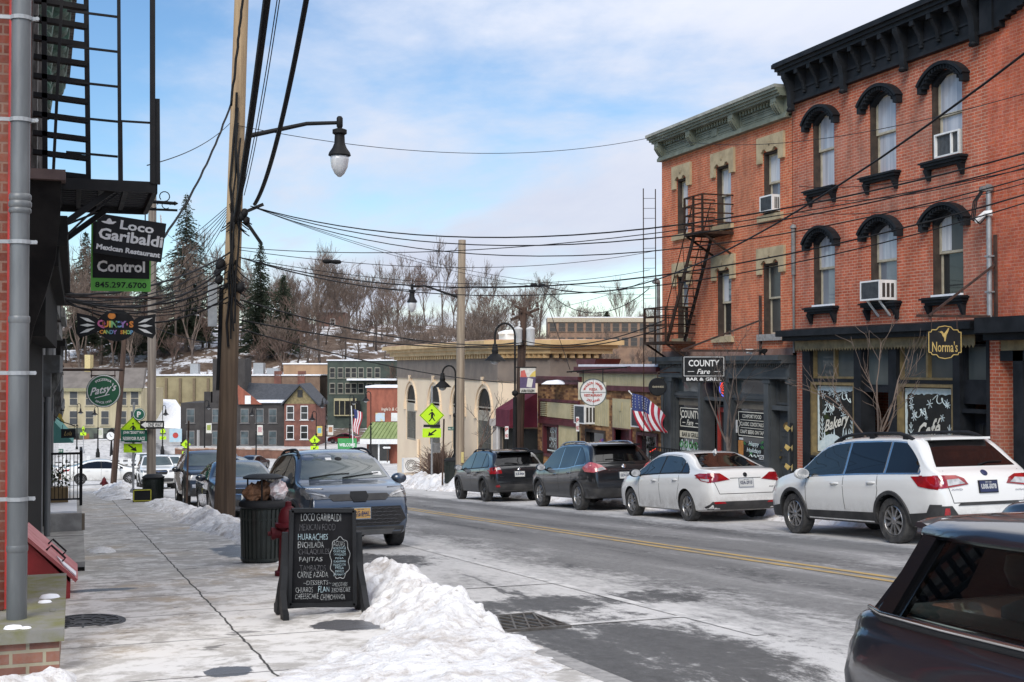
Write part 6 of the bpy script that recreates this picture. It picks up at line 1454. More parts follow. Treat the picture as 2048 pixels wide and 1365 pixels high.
farcar('white van-like crossover partly hidden by the one way sign pole',SPW,WHITEC,287,128,math.pi)
farcar('dark saloon beside the white railing',SPS,CHARC,285,108,math.pi/2)
farcar('dark red saloon parked in front of the green building',SPS,REDC,690,178,.9)
# ================================================================ left side of the street
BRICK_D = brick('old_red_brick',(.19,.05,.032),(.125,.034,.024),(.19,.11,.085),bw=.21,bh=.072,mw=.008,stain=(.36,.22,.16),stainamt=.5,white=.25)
MOSSY = brick('mossy_plinth_brick',(.25,.12,.09),(.16,.075,.06),(.30,.27,.2),bw=.21,bh=.09,mw=.012,stain=(.16,.155,.04),stainamt=.9)
MOSSM = M('mossy_bluestone',(.20,.195,.18),(.15,.15,.06),3.5,.85,bump=.3);DOWN = M('grey_enamelled_pipe',(.165,.173,.178),(.11,.117,.122),2.2,.45,.25,stretch=(3,3,.5))
GREENP = M('verdigris_cornice_paint',(.06,.14,.105),(.11,.13,.11),3,.7);OLDGREY = M('peeling_grey_paint',(.20,.20,.195),(.06,.06,.055),7,.8,stretch=(2,2,.5));DARKB = M('charred_black_paint',(.009,.0085,.0085),(.02,.019,.018),3,.8,spec=.12)
lb = thing('brick_building','old red brick building on the left edge with a grey downspout and iron fire escape','building',(-1.5,12,g(12)))
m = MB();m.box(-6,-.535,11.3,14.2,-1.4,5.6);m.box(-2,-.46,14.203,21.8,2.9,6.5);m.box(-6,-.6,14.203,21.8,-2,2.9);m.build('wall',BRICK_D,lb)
m = MB();m.box(-6,-.56,6.0,11.297,-1.2,7.6) if False else m.box(-3,-.50,11.2,11.299,-1.4,.30);m.build('rendered_base',M('mossy_render',(.25,.24,.19),(.19,.18,.05),3,.9,bump=.3),lb)
# plinth with bluestone cap at the foot of the downspout
m = MB();m.box(-.95,-.085,9.0,11.35,g(10)-.3,-.30);m.build('plinth',MOSSY,lb)
m = MB();m.box(-.97,-.055,8.955,11.36,-.298,-.215);m.box(-.16,-.12,9.6,9.75,-.215,-.21);m.build('plinth_cap',MOSSM,lb)
m = MB()
for (x,y,r) in ((-.38,9.08,.05),(-.30,9.05,.03),(-.17,10.2,.06),(-.2,10.0,.04)):m.lathe((x,y,-.216),[(r,0),(r*.8,r*.35),(.003,r*.5)],9,sx=1.3)
m.build('snow_patch',SNOWC,lb,smooth=60)
px_ = -.372;yp = 9.42
m = MB();m.tube([(px_,yp,-.215),(px_,yp,1.85)],.068,14);m.tube([(px_,yp,1.85),(px_,yp,6.5)],.064,14);m.lathe((px_,yp,2.62),[(.066,0),(.076,.01),(.076,.03),(.070,.04),(.078,.05),(.078,.08),(.07,.09),(.076,.1),(.076,.13),(.066,.14)],14,cap=False)
for z in (.25,1.85):m.lathe((px_,yp,z),[(.069,0),(.073,.01),(.073,.04),(.069,.05)],14,cap=False)
dn = m.build('downspout',DOWN,lb,smooth=50)
for z in (.62,1.5,2.42,3.28,4.0,4.9):
 m = MB();m.lathe((px_,yp,z),[(.070,-.014),(.075,-.014),(.075,.014),(.070,.014)],14,cap=False);m.bar((px_+.07,yp-.01,z),(px_+.115,yp-.01,z),.02,.026);m.bar((px_-.07,yp-.01,z),(px_-.16,yp+.0,z),.02,.026);m.lathe((px_+.105,yp-.025,z),[(.014,0),(.014,.012)],8,(0,-1,0));m.build('pipe_strap',GALV,dn)
# wall return behind the pipe
m = MB();m.box(-1.4,-.47,9.75,11.19,-.21,4.95);m.build('brick_pilaster',BRICK_D,lb)
m = MB();m.box(-.468,-.455,9.73,9.82,-.2,4.8);m.build('red_paint_edge',M('red_gloss_paint',(.42,.03,.025),(.3,.025,.02),6,.5),lb)
# dark shopfront cornice with scroll bracket
m = MB();m.box(-1,-.08,13.2,21.8,2.75,3.05);m.box(-1,-.16,13.25,21.8,2.55,2.75);m.box(-1,-.28,13.3,21.8,1.85,2.55);m.build('shop_cornice',DARKB,lb)
m = MB();m.prism([(-.46,13.1,3.42),(-.14,13.1,3.38),(-.15,13.1,3.0),(-.19,13.1,2.6),(-.28,13.1,2.25),(-.38,13.1,1.95),(-.46,13.1,1.6)],(0,.22,0));m.build('cornice_end_block',DARKB,lb)
m = MB();m.box(-.47,-.1,13.0,13.5,3.38,3.48);m.build('block_cap',M('brown_metal_flashing',(.13,.09,.08),(.09,.06,.055),4,.6),lb)
m = MB();m.box(-1,-.50,14.3,21.7,-2.2,1.85);m.build('shopfront',DARKB,lb)
# bracketed roof cornice seen from below
for k in range(8):
 y = 14.8 + k * 1.0;x = -.02 - .02 * k;m = MB();m.prism([(-.5,y,6.4),(x,y,6.4),(x-.02,y,6.2),(x-.12,y,6.05),(x-.22,y,5.98),(x-.26,y,5.7),(x-.36,y,5.55),(-.5,y,5.5)],(0,.28,0));m.lathe((x-.16,y+.14,6.16),[(.09,-.17),(.12,-.15),(.12,.15),(.09,.17)],12,(0,1,0));m.lathe((x-.32,y+.14,5.72),[(.06,-.17),(.08,-.15),(.08,.15),(.06,.17)],12,(0,1,0));m.build('cornice_bracket',GREENP,lb,smooth=40)
m = MB();m.prism([(-.6,14.3,6.42),(.06,14.3,6.42),(-.12,22.6,6.42),(-.6,22.6,6.42)],(0,0,.35));m.build('roof_soffit',OLDGREY,lb)
for a,b,x in ((14.3,14.55,-.40),(16.5,16.75,-.38)):m = MB();m.box(-.47,x,a,b,2.95,6.4);m.build('peeling_board',OLDGREY,lb)
# fire escape: platform, posts, rungs and stringers
yf0,yf1 = 13.3,15.2;zp = 3.42;xo = .74
m = MB()
for k in range(12):m.box(-.46,xo,yf0+k*.165,yf0+k*.165+.07,zp-.02,zp)
for x in (-.2,.0,.22,.46):m.box(x,x+.05,yf0,yf1,zp-.06,zp-.022)
for y in (yf0-.03,yf1):m.box(-.46,xo+.03,y,y+.05,zp-.09,zp+.02)
m.box(xo,xo+.05,yf0+.02,yf1,zp-.09,zp+.02);m.bar((.36,yf0+.1,zp-.06),(-.46,yf0+.1,2.72),.06,.06);m.bar((.34,yf1-.1,zp-.06),(-.46,yf1-.1,2.72),.06,.06)
m.build('fire_escape_platform',BLACK,lb)
m = MB();m.bar((xo,yf0,zp),(xo-.02,yf0,6.6),.09,.05);m.bar((xo+.05,yf0,zp),(xo+.04,yf0,zp+.88),.05,.05);m.bar((.42,yf0,zp),(.38,yf0,6.6),.035,.035);m.bar((.43,yf0+.02,zp),(.42,yf0+.02,zp+.62),.07,.04)
m.bar((.40,yf0,zp+.63),(xo,yf0,zp+.63),.02,.02);m.build('fire_escape_post',BLACK,lb)
m = MB();m.bar((.12,yf0+.3,zp),(.06,yf0+.3,6.6),.075,.05);m.bar((-.30,yf0+.3,zp),(-.34,yf0+.3,6.6),.10,.05)
for k in range(16):z = zp + .08 + k * .195;m.bar((-.42,yf0+.3,z+.04),(.12-.003*k,yf0+.3,z),.10,.05)
for k in range(6):z = zp + .28 + k * .36;m.bar((-.1,yf0+.1,z+.02),(.40,yf0+.1,z),.022,.022)
m.bar((-.22,yf0,zp),(-.1,yf0,6.6),.03,.03);m.build('fire_escape_ladder',BLACK,lb)
m = MB();m.tube([(.40,yf0+.1,zp-.1),(.1,yf0+.1,zp-.35),(-.2,yf0,2.75),(-.42,yf0,2.4)],.012,5);m.build('stay_rod',BLACK,lb)
# row of facades running downhill
row = [(22.2,28.0,4.6,(.24,.25,.26),'grey painted shop building next to the stone steps'),(28.3,35.0,5.2,(.30,.10,.07),'dark red brick shop building beyond the stone steps'),(35.3,44.0,5.4,(.16,.17,.18),'slate coloured shop building with a teal awning'),(44.3,56.0,5.4,(.33,.30,.25),'beige shop building at the foot of the left pavement')]
for i,(a,b,h,cc,lab) in enumerate(row):
 t = thing('shop_building',lab,'building',(-2,(a+b)/2,g(a)));x = -.50 - .05 * i;z0 = g(b) - .5
 m = MB();m.box(-8,x,a,b,z0,g(a)+h);m.build('wall',M('row_wall_%s' % 'abcd'[i],cc,tuple(q*.7 for q in cc),2,.8),t)
 m = MB();m.box(x,x+.34,a,b,g(a)+h-.05,g(a)+h+.2);m.box(x,x+.2,a,b,g(a)+h-.5,g(a)+h-.05);m.build('cornice',OLDGREY if i % 2 == 0 else DARKB,t)
 m = MB();m.box(x,x+.26,a+.1,b-.1,g(a)+3.0,g(a)+3.3);m.box(x,x+.12,a+.1,b-.1,g(a)+2.6,g(a)+3.0);m.build('shop_cornice',M('row_trim_%s' % 'abcd'[i],(.10,.11,.12),(.05,.05,.05),3,.7),t)
 for k in range(4):
  y = a + .8 + k * (b-a-1.6) / 3;m = MB();m.prism([(x,y,g(a)+3.0),(x+.28,y,g(a)+3.0),(x+.2,y,g(a)+2.75),(x+.06,y,g(a)+2.45),(x,y,g(a)+2.4)],(0,.18,0));m.build('scroll_bracket',OLDGREY,t)
  m = MB();m.box(x,x+.02,y-.3,y+.5,g(a)+3.45,g(a)+4.1);wd = m.build('window',SASH,t);m = MB();m.box(x+.02,x+.025,y-.24,y+.44,g(a)+3.5,g(a)+4.05);m.build('pane',G_DRK,wd)
 m = MB();m.box(x,x+.03,a+.5,b-.5,z0+1.3,g(a)+2.5);m.build('shop_window',G_DRK,t)
 if i < 2:m = MB();m.tube([(x+.08,a+.15,g(a)),(x+.08,a+.15,g(a)+h-.4)],.05,8);m.build('downspout',DOWN,t,smooth=50)
# red cellar hatch
hc = thing('cellar_hatch','sloping bright red steel cellar hatch against the shop front','cellar hatch',(-.2,16,zwalk(16)))
HX0,HX1,HY0,HY1 = -.55,-.03,13.7,15.7
HATCH = M('red_hatch_paint',(.42,.045,.045),(.30,.03,.03),3,.45);HATCHD = M('faded_pink_red_paint',(.50,.16,.15),(.42,.10,.10),2,.45)
zb0,zb1 = zwalk(HY0),zwalk(HY1);
m = MB();m.add([(HX0,HY0,zb0),(HX1,HY0,zb0),(HX1,HY0,zb0+.16),(HX0,HY0,zb0+.70),(HX0,HY1,zb1),(HX1,HY1,zb1),(HX1,HY1,zb1+.16),(HX0,HY1,zb1+.70)],[(0,1,2,3),(7,6,5,4),(1,5,6,2),(0,3,7,4)]);m.build('side_frame',HATCH,hc)
nrm = Vector((.70,0,.71)).normalized()
for a,b in ((HY0-.04,(HY0+HY1)/2-.01),((HY0+HY1)/2+.01,HY1+.04)):
 q = [Vector((HX0,a,zwalk(a)+.705)),Vector((HX1+.05,a,zwalk(a)+.165-.0)),Vector((HX1+.05,b,zwalk(b)+.165)),Vector((HX0,b,zwalk(b)+.705))]
 m = MB();m.prism(q,nrm*.035);lf = m.build('hatch_door',HATCHD,hc)
 m = MB();p = q[0].lerp(q[1],.45).lerp(q[3].lerp(q[2],.45),.3) + nrm * .035;m.tube([p,p+nrm*.07,p+Vector((.14,0,-.14))+nrm*.07,p+Vector((.14,0,-.14))],.012,6);m.build('handle',BLACK,lf)
m = MB();m.prism([q[1].lerp(q[0],a_)+UP*.055+Vector((0,b_-1.0,.07*(1.0-b_))) for a_,b_ in ((.22,.1),(.0,.02),(.0,.5),(.34,.42))],nrm*.012);m.build('snow_patch',SNOWC,hc)
# manhole cover
mh = gpt = None
yc,xc = 11.55,-.02;m = MB();m.lathe((xc+.1,yc,zwalk(yc)+.002),[(.36,0),(.36,.012),(.003,.012)],28);t = thing('manhole_cover','round iron manhole cover set in the pavement by the plinth','manhole cover',(xc,yc,zwalk(yc)));m.build('lid',M('worn_cast_iron',(.055,.055,.058),(.12,.12,.12),14,.6,.4),t)
m = MB()
for r in (.33,.22,.11):m.lathe((xc+.1,yc,zwalk(yc)+.014),[(r,0),(r,.006),(r-.03,.006),(r-.03,0)],28,cap=False)
for k in range(12):a = k * math.pi / 6;m.bar((xc+.1+.08*math.cos(a),yc+.08*math.sin(a),zwalk(yc)+.018),(xc+.1+.32*math.cos(a),yc+.32*math.sin(a),zwalk(yc)+.018),.02,.006)
m.build('raised_pattern',M('worn_cast_iron',(.1,.1,.1)),t)
t_ = None
# stone steps with iron railing
CONC = M('step_concrete',(.36,.35,.33),(.25,.24,.23),4,.9,bump=.2)
def zs(y):return zwalk(y)
t = thing('stone_step','low concrete doorstep with a broken dark front edge, nearest of the steps','step',(-.2,18.2,zs(18)))
m = MB();m.box(-.7,.14,17.0,19.6,zs(19.6)-.1,zs(17.0)+.12);m.build('slab',CONC,t);m = MB();m.box(-.7,.135,16.99,16.998,zs(17)-.05,zs(17)+.05);m.build('broken_edge',DARKB,t)
t = thing('stone_steps','pair of concrete steps with a landing and black iron railing on the left','steps',(-.2,23.5,zs(23)))
m = MB();m.box(-.7,.16,22.3,25.4,zs(25.4)-.1,zs(22.3)+.16);m.build('lower_step',CONC,t);m = MB();m.box(-.7,.13,22.9,25.4,zs(22.3)+.162,zs(22.3)+.46);m.build('upper_step',CONC,t);m = MB();m.box(.131,.18,22.95,23.1,zs(22.3)+.162,zs(22.3)+.44);m.build('corner_stone',M('brown_stone',(.2,.16,.12),None,4,.9),t)
m = MB();m.box(-.6,.05,23.0,25.3,zs(22.3)+.462,zs(22.3)+.49);m.build('snow_patch',SNOWC,t)
m = MB();zr = zs(22.3) + .46
for y in (24.2,):
 m.bar((-.48,y,zr+.95),(.12,y,zr+.95),.04,.04);m.bar((-.48,y,zr+.12),(.12,y,zr+.12),.03,.03);m.bar((.12,y,zr),(.12,y,zr+1.0),.05,.05)
 for k in range(9):m.bar((-.46+k*.065,y,zr+.12),(-.46+k*.065,y,zr+.95),.014,.014)
m.bar((.12,24.2,zr+.97),(.12,25.3,zr+.97),.05,.05);m.bar((.12,25.3,zr),(.12,25.3,zr+1.0),.05,.05);m.build('railing',BLACK,t)
t = thing('planter','small shrub in a box planter behind the iron railing','planter',(-.25,24.7,zr));m = MB();m.box(-.42,-.1,24.5,24.85,zr+.035,zr+.3);m.build('box',M('planter_wood',(.25,.17,.08),None,5,.8),t)
m = MB();rr = random.Random(2)
for k in range(240):
 p = Vector((rr.gauss(-.26,.11),rr.gauss(24.7,.12),zr+.5+rr.gauss(0,.13)));a = Vector((rr.uniform(-1,1),rr.uniform(-1,1),rr.uniform(-1,1))).normalized() * .03;b = a.cross(Vector((rr.uniform(-1,1),.3,.5))).normalized() * .02;m.poly([p-a,p+b,p+a,p-b])
m.build('foliage',M('evergreen_leaf',(.03,.07,.02),(.06,.08,.02),9,.7),t)
# teal awning, sandwich boards down the pavement
t = thing('awning','small teal canvas awning over a shop on the left','awning',(-.5,38,g(38)+2));m = MB();z = g(38) + 2.1;m.prism([(-.62,36,z+.75),(-.02,36,z+.05),(-.62,36,z+.05)],(0,4.5,0));m.build('canopy',M('teal_canvas',(.10,.30,.27),(.07,.22,.2),2,.8),t)
# ================================================================ hanging signs on the left
def hang_sign(name,label,px0,py0,px1,py1,dep,face,shape='box',th=.04):
 c0,c1 = atD(px0,py0,dep),atD(px1,py1,dep);c = (c0+c1) / 2;t = thing(name,label,'sign',c)
 rt = Vector((1,0,0));wpx = (c1-c0);hw = abs(wpx.x) / 2 * 1.0 if False else (px1-px0) / 2 / 2500 * dep / _c;hh = (py1-py0) / 2 / 2500 * dep
 return t,c,hw,hh
SRL = Vector((1,0,0));NL = SRL.cross(UP) # signs hang square to the street and face the camera
LIME = M('lime_sign_green',(.13,.47,.06),(.11,.40,.05),3,.5)
t,c,hw,hh = hang_sign('hanging_sign','black and lime green Control sign with a phone number, hanging behind the Loco Garibaldi board',187,444,295,583,19.0,None)
m = MB();m.box(c.x-hw,c.x+hw,c.y-.02,c.y+.02,c.z-hh,c.z+hh);m.build('panel',LIME,t)
m = MB();m.box(c.x-hw*.94,c.x+hw*.95,c.y-.028,c.y-.021,c.z-hh*.63,c.z+hh*.99);m.build('black_field',BLACKP,t)
m = MB();o = Vector((c.x,c.y-.03,c.z));m.text('Control',o-UP*hh*.29,SRL,UP,h=hh*.33,w_=hw*1.6,bold=.03);m.build('lettering',WHITE,t)
m = MB();m.text('845.297.6700',Vector((c.x,c.y-.022,c.z-hh*.82)),SRL,UP,h=hh*.17,w_=hw*1.72,bold=.02);m.build('phone_number',BLACKP,t)
zb = atD(240,416,19)[2]
m = MB();m.tube([(-.5,c.y,zb),(c.x+hw*1.9,c.y,zb)],.02,6);m.tube([(-.5,c.y-.05,zb+.16),(c.x+hw*1.75,c.y-.05,zb+.10)],.028,6)
for k in range(6):
 x = c.x - hw * .6 + k * hw * .42;m.tube([Vector((x+.06*math.cos(a)*(1+.0),c.y-.05,zb+.07+.06*math.sin(a))) for a in [j*.55 for j in range(11)]],.007,4)
m.tube([Vector((c.x+hw*1.45+.075*math.cos(a),c.y-.05,zb+.20+.075*math.sin(a))) for a in [-1.6+j*.5 for j in range(12)]],.008,4);m.lathe((c.x+hw*1.8,c.y-.05,zb+.1),[(.005,-.05),(.035,0),(.005,.05)],8,(1,0,0))
for s_ in (-.8,.8):m.tube([(c.x+s_*hw,c.y,zb),(c.x+s_*hw,c.y,c.z+hh)],.01,5)
m.tube([(-.5,c.y,zb-.45),(c.x-hw*.4,c.y,zb)],.018,5);m.build('bracket',BLACK,t)
# the tilted black board in front of it
t,c2,hw2,hh2 = hang_sign('hanging_sign','tilted black board reading Loco Garibaldi Mexican Restaurant with a white sombrero',196,432,322,520,18.6,None)
tl = math.radians(-7);rt = Vector((math.cos(tl),0,math.sin(tl)));up = rt.cross(Vector((0,1,0))) * -1;up = Vector((-math.sin(tl),0,math.cos(tl)));nn = rt.cross(up)
hh2 *= .90;hw2 *= .98
m = MB();m.prism([c2+rt*a*hw2+up*b*hh2-nn*.02 for a,b in ((-1,-1),(1,-1),(1,1),(-1,1))],nn*.03);m.build('panel',BLACKP,t)
m = MB();o = c2 + nn * .014;m.text('Loco',o+up*hh2*.60+rt*hw2*.16,rt,up,h=hh2*.46,w_=hw2*1.0,bold=.03);m.text('Garibaldi',o+up*hh2*.02+rt*hw2*.02,rt,up,h=hh2*.58,w_=hw2*1.90,bold=.03);m.text('Mexican Restaurant',o-up*hh2*.66,rt,up,h=hh2*.27,w_=hw2*1.88,bold=.04);m.build('lettering',WHITE,t)
m = MB();q = o + up * hh2 * .66 - rt * hw2 * .68
m.poly([q+rt*a*hw2*.22+up*b*hh2*.2+nn*.004 for a,b in ((-1,-.25),(-.6,-.55),(0,-.65),(.6,-.5),(1,.15),(.85,.3),(.4,.05),(.3,.5),(.05,.85),(-.2,.6),(-.35,.0),(-.8,-.1))]);m.build('sombrero',WHITE,t)
m = MB()
for s_ in (-.85,.85):m.tube([c2+rt*s_*hw2+up*hh2*.95,c2+rt*s_*hw2+up*hh2+Vector((0,.2,.14))],.012,5)
m.build('chain_hook',WHITE,t)
# candy shop sign: wrapped sweet
t,c,hw,hh = hang_sign('hanging_sign','black wrapped-candy shaped sign reading Quincy\'s Candy Shop in rainbow letters',161,620,304,683,24,None)
m = MB();n = 26;m.prism([Vector((c.x+hw*.48*math.cos(a),c.y-.03,c.z+hh*math.sin(a))) for a in [2*math.pi*k/n for k in range(n)]],(0,.06,0));m.build('panel',BLACKP,t)
for s_ in (-1,1):
 m = MB();m.prism([Vector((c.x+s_*hw*x,c.y-.025,c.z+hh*z)) for x,z in ((.40,.30),(.55,.55),(1.0,.78),(.97,.2),(1.0,-.5),(.92,-.82),(.55,-.5),(.40,-.3))],(0,.05,0));wg = m.build('wrapper_twist',BLACKP,t)
 m = MB()
 for k in (-1,0,1):a,b = Vector((c.x+s_*hw*.54,c.y-.032,c.z+hh*.16*k)),Vector((c.x+s_*hw*.92,c.y-.032,c.z+hh*.52*k));d = (b-a);q = Vector((-d.z,0,d.x)).normalized() * .03;m.poly([a,a.lerp(b,.5)+q,b,a.lerp(b,.5)-q][::1]);
 m.build('white_stripe',WHITE,wg)
CAND = [M('candy_pink',(.62,.16,.35)),M('candy_orange',(.72,.26,.05)),M('candy_yellow',(.72,.58,.10)),M('candy_green',(.25,.55,.25)),M('candy_blue',(.18,.38,.62)),M('candy_violet',(.35,.22,.55))]
m = MB()
for k,ch in enumerate("QUINCY'S"):m.k = k % 6;m.text(ch,(c.x+hw*(-.38+.108*k),c.y-.033,c.z+hh*.08),SRL,UP,h=hh*(.55 if k in (0,6) else .42) if ch != "'" else hh*.15,bold=.05)
for k,ch in enumerate('CANDY SHOP'):
 if ch != ' ':m.k = (k+1) % 6;m.text(ch,(c.x+hw*(-.38+.085*k),c.y-.033,c.z-hh*.42),SRL,UP,h=hh*.26,bold=.05)
m.build('rainbow_lettering',CAND,t);m = MB();m.prism([Vector((c.x-hw*.12+hw*.1*math.cos(a),c.y-.036,c.z+hh*.60+hh*.2*math.sin(a))) for a in [2*math.pi*k/12 for k in range(12)]],(0,.004,0));m.build('lollipop',CAND[1],t)
m = MB();zb = atD(240,595,24)[2];m.tube([(-.5,c.y,zb),(c.x+hw*1.15,c.y,zb)],.03,6)
for s_ in (-.6,.7):m.tube([(c.x+s_*hw,c.y,zb),(c.x+s_*hw,c.y,c.z+hh*.3)],.012,5)
m.build('bracket',M('rusty_black_iron',(.03,.02,.018)),t)
# round green pizzeria sign
t,c,hw,hh = hang_sign('hanging_sign','round dark green sign reading Pizzeria Patsy\'s since 1933',175,751,240,814,34,None)
GRS = M('deep_green_sign',(.02,.13,.06),(.018,.11,.05),3,.5);r = (hw+hh) / 2
m = MB();m.lathe(c,[(r,-.03),(r,.03)],30,(0,-1,0));m.build('panel',GRS,t)
m = MB();o = Vector((c.x,c.y-.032,c.z));m.text("Patsy's",o+UP*r*.05,SRL,(UP+SRL*.0),h=r*.62,w_=r*1.45,shear=.3,bold=.02);m.v = [v+Vector((0,0,(v.x-c.x)*.22)) for v in m.v]
m.text('PIZZERIA',o+UP*r*.70,SRL,UP,h=r*.14,w_=r*1.0,bold=.03,arc=r*.75);m.text('SINCE 1933',o-UP*r*.70,SRL,UP,h=r*.13,w_=r*.95,bold=.03,arc=-r*.9)
m.tube([o+Vector((r*.94*math.cos(a),-.006,r*.94*math.sin(a))) for a in [k*math.pi/16 for k in range(33)]],r*.03,4,False);m.bar(o+Vector((-r*.5,-.006,-r*.42)),o+Vector((r*.35,-.006,-r*.2)),.02,.006,(0,1,0));m.build('lettering',WHITE,t)
m = MB();zb = atD(200,740,34)[2];m.tube([(-.6,c.y,zb),(c.x+r*1.15,c.y,zb)],.04,6);m.tube([(c.x-r*.75,c.y,zb-.16),(c.x+r*.7,c.y,zb-.16)],.02,5)
for s_ in (-.7,.65):m.tube([(c.x+s_*r,c.y,zb),(c.x+s_*r,c.y,c.z+r*.8)],.014,5)
m.build('bracket',M('rusty_black_iron',(.03,.02,.018)),t)
# small dark sign and yellow shaped sign
t,c,hw,hh = hang_sign('hanging_sign','small square black sign with gold script on a scrolled iron bracket',125,858,151,876,30,None)
m = MB();m.box(c.x-hw,c.x+hw,c.y-.02,c.y+.02,c.z-hh,c.z+hh);m.build('panel',BLACKP,t);m = MB();m.text('Lola',(c.x,c.y-.022,c.z),SRL,UP,h=hh*.9,w_=hw*1.0,shear=.3);m.build('lettering',GOLDL,t);m = MB();m.tube([(-.5,c.y,c.z+hh+.35),(c.x-hw,c.y,c.z+hh+.18),(c.x+hw,c.y,c.z+hh+.06)],.012,5)
for s_ in (-.8,.8):m.tube([(c.x+s_*hw,c.y,c.z+hh+.1),(c.x+s_*hw,c.y,c.z+hh)],.006,4)
m.build('bracket',BLACK,t)
t,c,hw,hh = hang_sign('hanging_sign','mustard yellow beehive-shaped sign with dark emblem below the scrolled brackets',103,825,128,855,38,None)
m = MB();m.prism([Vector((c.x+hw*x,c.y-.03,c.z+hh*z)) for x,z in ((-1,-1),(.9,-1),(1,-.2),(.7,.2),(.6,.7),(0,1),(-.6,.7),(-1,.2))],(0,.06,0));m.build('panel',M('mustard_yellow',(.52,.33,.05),(.42,.26,.04),3,.6),t);m = MB();m.prism([Vector((c.x+hw*.55*math.cos(a),c.y-.034,c.z-hh*.1+hh*.35*math.sin(a))) for a in [k*.628 for k in range(10)]],(0,.003,0));m.bar((c.x-hw*.6,c.y-.034,c.z-hh*.7),(c.x+hw*.6,c.y-.034,c.z-hh*.7),.05,.005,(0,1,0));m.build('emblem',M('dark_brown',(.08,.05,.03)),t)
m = MB();m.tube([(-.6,c.y,c.z+hh+.1),(c.x+hw,c.y,c.z+hh+.05)],.02,5);m.build('bracket',BLACK,t)
for k,(px,py,dep) in enumerate(((112,745,31),(108,782,36))):
 t = thing('wall_bracket',('upper' if k == 0 else 'lower')+ ' scrolled iron wall bracket beside the green pizzeria sign','bracket',atD(px,py,dep));p = atD(px,py,dep);m = MB();m.tube([(-.5,p.y,p.z),(p.x+.18,p.y,p.z-.05)],.022,6);m.tube([Vector((p.x+.05+(.13-.008*j)*math.cos(j*.55),p.y,p.z+.12+(.13-.008*j)*math.sin(j*.55))) for j in range(14)],.018,5);m.build('scroll',BLACK,t)
# ================================================================ valley buildings, hill, trees
def P2(px,dep):r = ray(px,735);return Vector((r[0]*dep,r[1]*dep,0))
def block(name,label,px0,px1,ytop,ybase,dep,wall,deep=12,turn=0.,rows=(),cols=(),wsz=(1.1,1.9),frame=None,pane=None,roof=None,cat='building',snow=True,side=None):
 """house set square to the sight line (plus turn); local x right, y away, z up"""
 w_ = (px1-px0) / 2500 * dep;h = (ybase-ytop) / 2500 * dep;o = P2(px0,dep);zb = EYE + (735-ybase) / 2500 * dep
 t = thing(name,label,cat,(o.x,o.y,zb),rot=(0,0,-YAW+turn),local=True)
 m = MB();m.box(0,w_,0,deep,-5,h);m.build('wall',wall,t)
 for ry in rows:
  for cx_ in cols:
   x = (cx_-px0) / 2500 * dep;z = (ybase-ry) / 2500 * dep;m = MB();a,b = wsz
   m.box(x-a/2-.08,x+a/2+.08,-.06,.02,z-b/2-.08,z+b/2+.12);m.box(x-a/2-.2,x+a/2+.2,-.14,.0,z-b/2-.2,z-b/2-.12);f = m.build('window',frame or SASH,t)
   m = MB();m.box(x-a/2,x+a/2,-.075,-.061,z+.04,z+b/2);m.box(x-a/2,x+a/2,-.075,-.061,z-b/2,z-.04);m.build('pane',pane or G_DRK,f)
 if snow:m = MB();m.box(-.15,w_+.15,-.2,deep,h+.002,h+.2);m.build('roof_snow',SNOWC,t)
 return t,w_,h
YELW = M('pale_yellow_clapboard',(.47,.41,.27),(.36,.31,.2),.7,.85,stretch=(1,1,.25),detail=9);DGREY = M('dark_grey_painted_brick',(.05,.045,.043),(.038,.034,.033),.8,.85);BRK = M('distant_red_brick',(.20,.085,.062),(.13,.058,.046),1.2,.9,detail=8);SHING = M('slate_shingles',(.055,.06,.072),(.04,.045,.055),3,.8)
BEIGE = M('beige_block_wall',(.34,.29,.17),(.26,.22,.13),.5,.9);ORNG = M('orange_stucco',(.36,.23,.135),(.27,.175,.105),.5,.85,stretch=(1,1,.3),detail=9);DKGRN = M('dark_green_siding',(.06,.078,.062),(.04,.052,.044),.6,.85,detail=9);ORBR = M('orange_red_brick_far',(.33,.11,.07),(.22,.075,.05),1.2,.9,stretch=(1,1,.4),detail=9)
t,W_,h = block('shop_house','pale yellow three storey shop building at the bottom of the left street',96,283,778,896,190,YELW,rows=(797,836),cols=(116,148,180,211,246,270),wsz=(1.1,2.0),pane=M('dark_shutter',(.05,.055,.06)),snow=False)
m = MB();m.box(-.1,W_+.1,-.25,.0,0,h*.34);m.build('shopfront',M('grey_green_shopfront',(.10,.12,.09),(.06,.07,.06),1,.7),t);m = MB();m.box(-.2,W_+.2,-.5,.0,h-.4,h+.1);m.build('eaves',M('olive_eaves',(.28,.26,.15)),t)
for k in range(9):x = .8 + k * W_ / 9;m = MB();m.box(x,x+.9,-.28,-.251,.3,2.2);m.build('shop_window',G_DRK if k % 3 else M('rust_shop_panel',(.28,.12,.05)),t)
m = MB();m.prism([(-.3,-.4,h+.1),(W_+.3,-.4,h+.1),(W_*.96,4,h+3.2),(W_*.04,4,h+3.2)],(0,1,0));m.build('roof',M('brown_grey_roof',(.17,.15,.135),(.13,.115,.105),.8,.9),t);m = MB();m.box(W_*.32,W_*.38,3,4.5,h+2.6,h+5.2);m.build('chimney',M('cream_chimney',(.62,.5,.25)),t)
t,W_,h = block('low_building','long low beige block building with a snowy flat roof below the hill',312,428,752,805,215,BEIGE,deep=20)
for k in range(4):m = MB();m.box(1.6+k*2.4,2.0+k*2.4,-.25,0,0,h-.4);m.build('pilaster',M('brown_pilaster',(.2,.15,.09)),t)
m = MB();m.box(4.6,6,5,6.5,h+.3,h+2.1);m.build('roof_unit',GALV,t)
t,W_,h = block('brick_block','long brown brick block with parapet piers behind the slate roofed house',484,640,752,830,212,M('brown_brick_far',(.22,.15,.105),(.17,.11,.08),1,.9),deep=14)
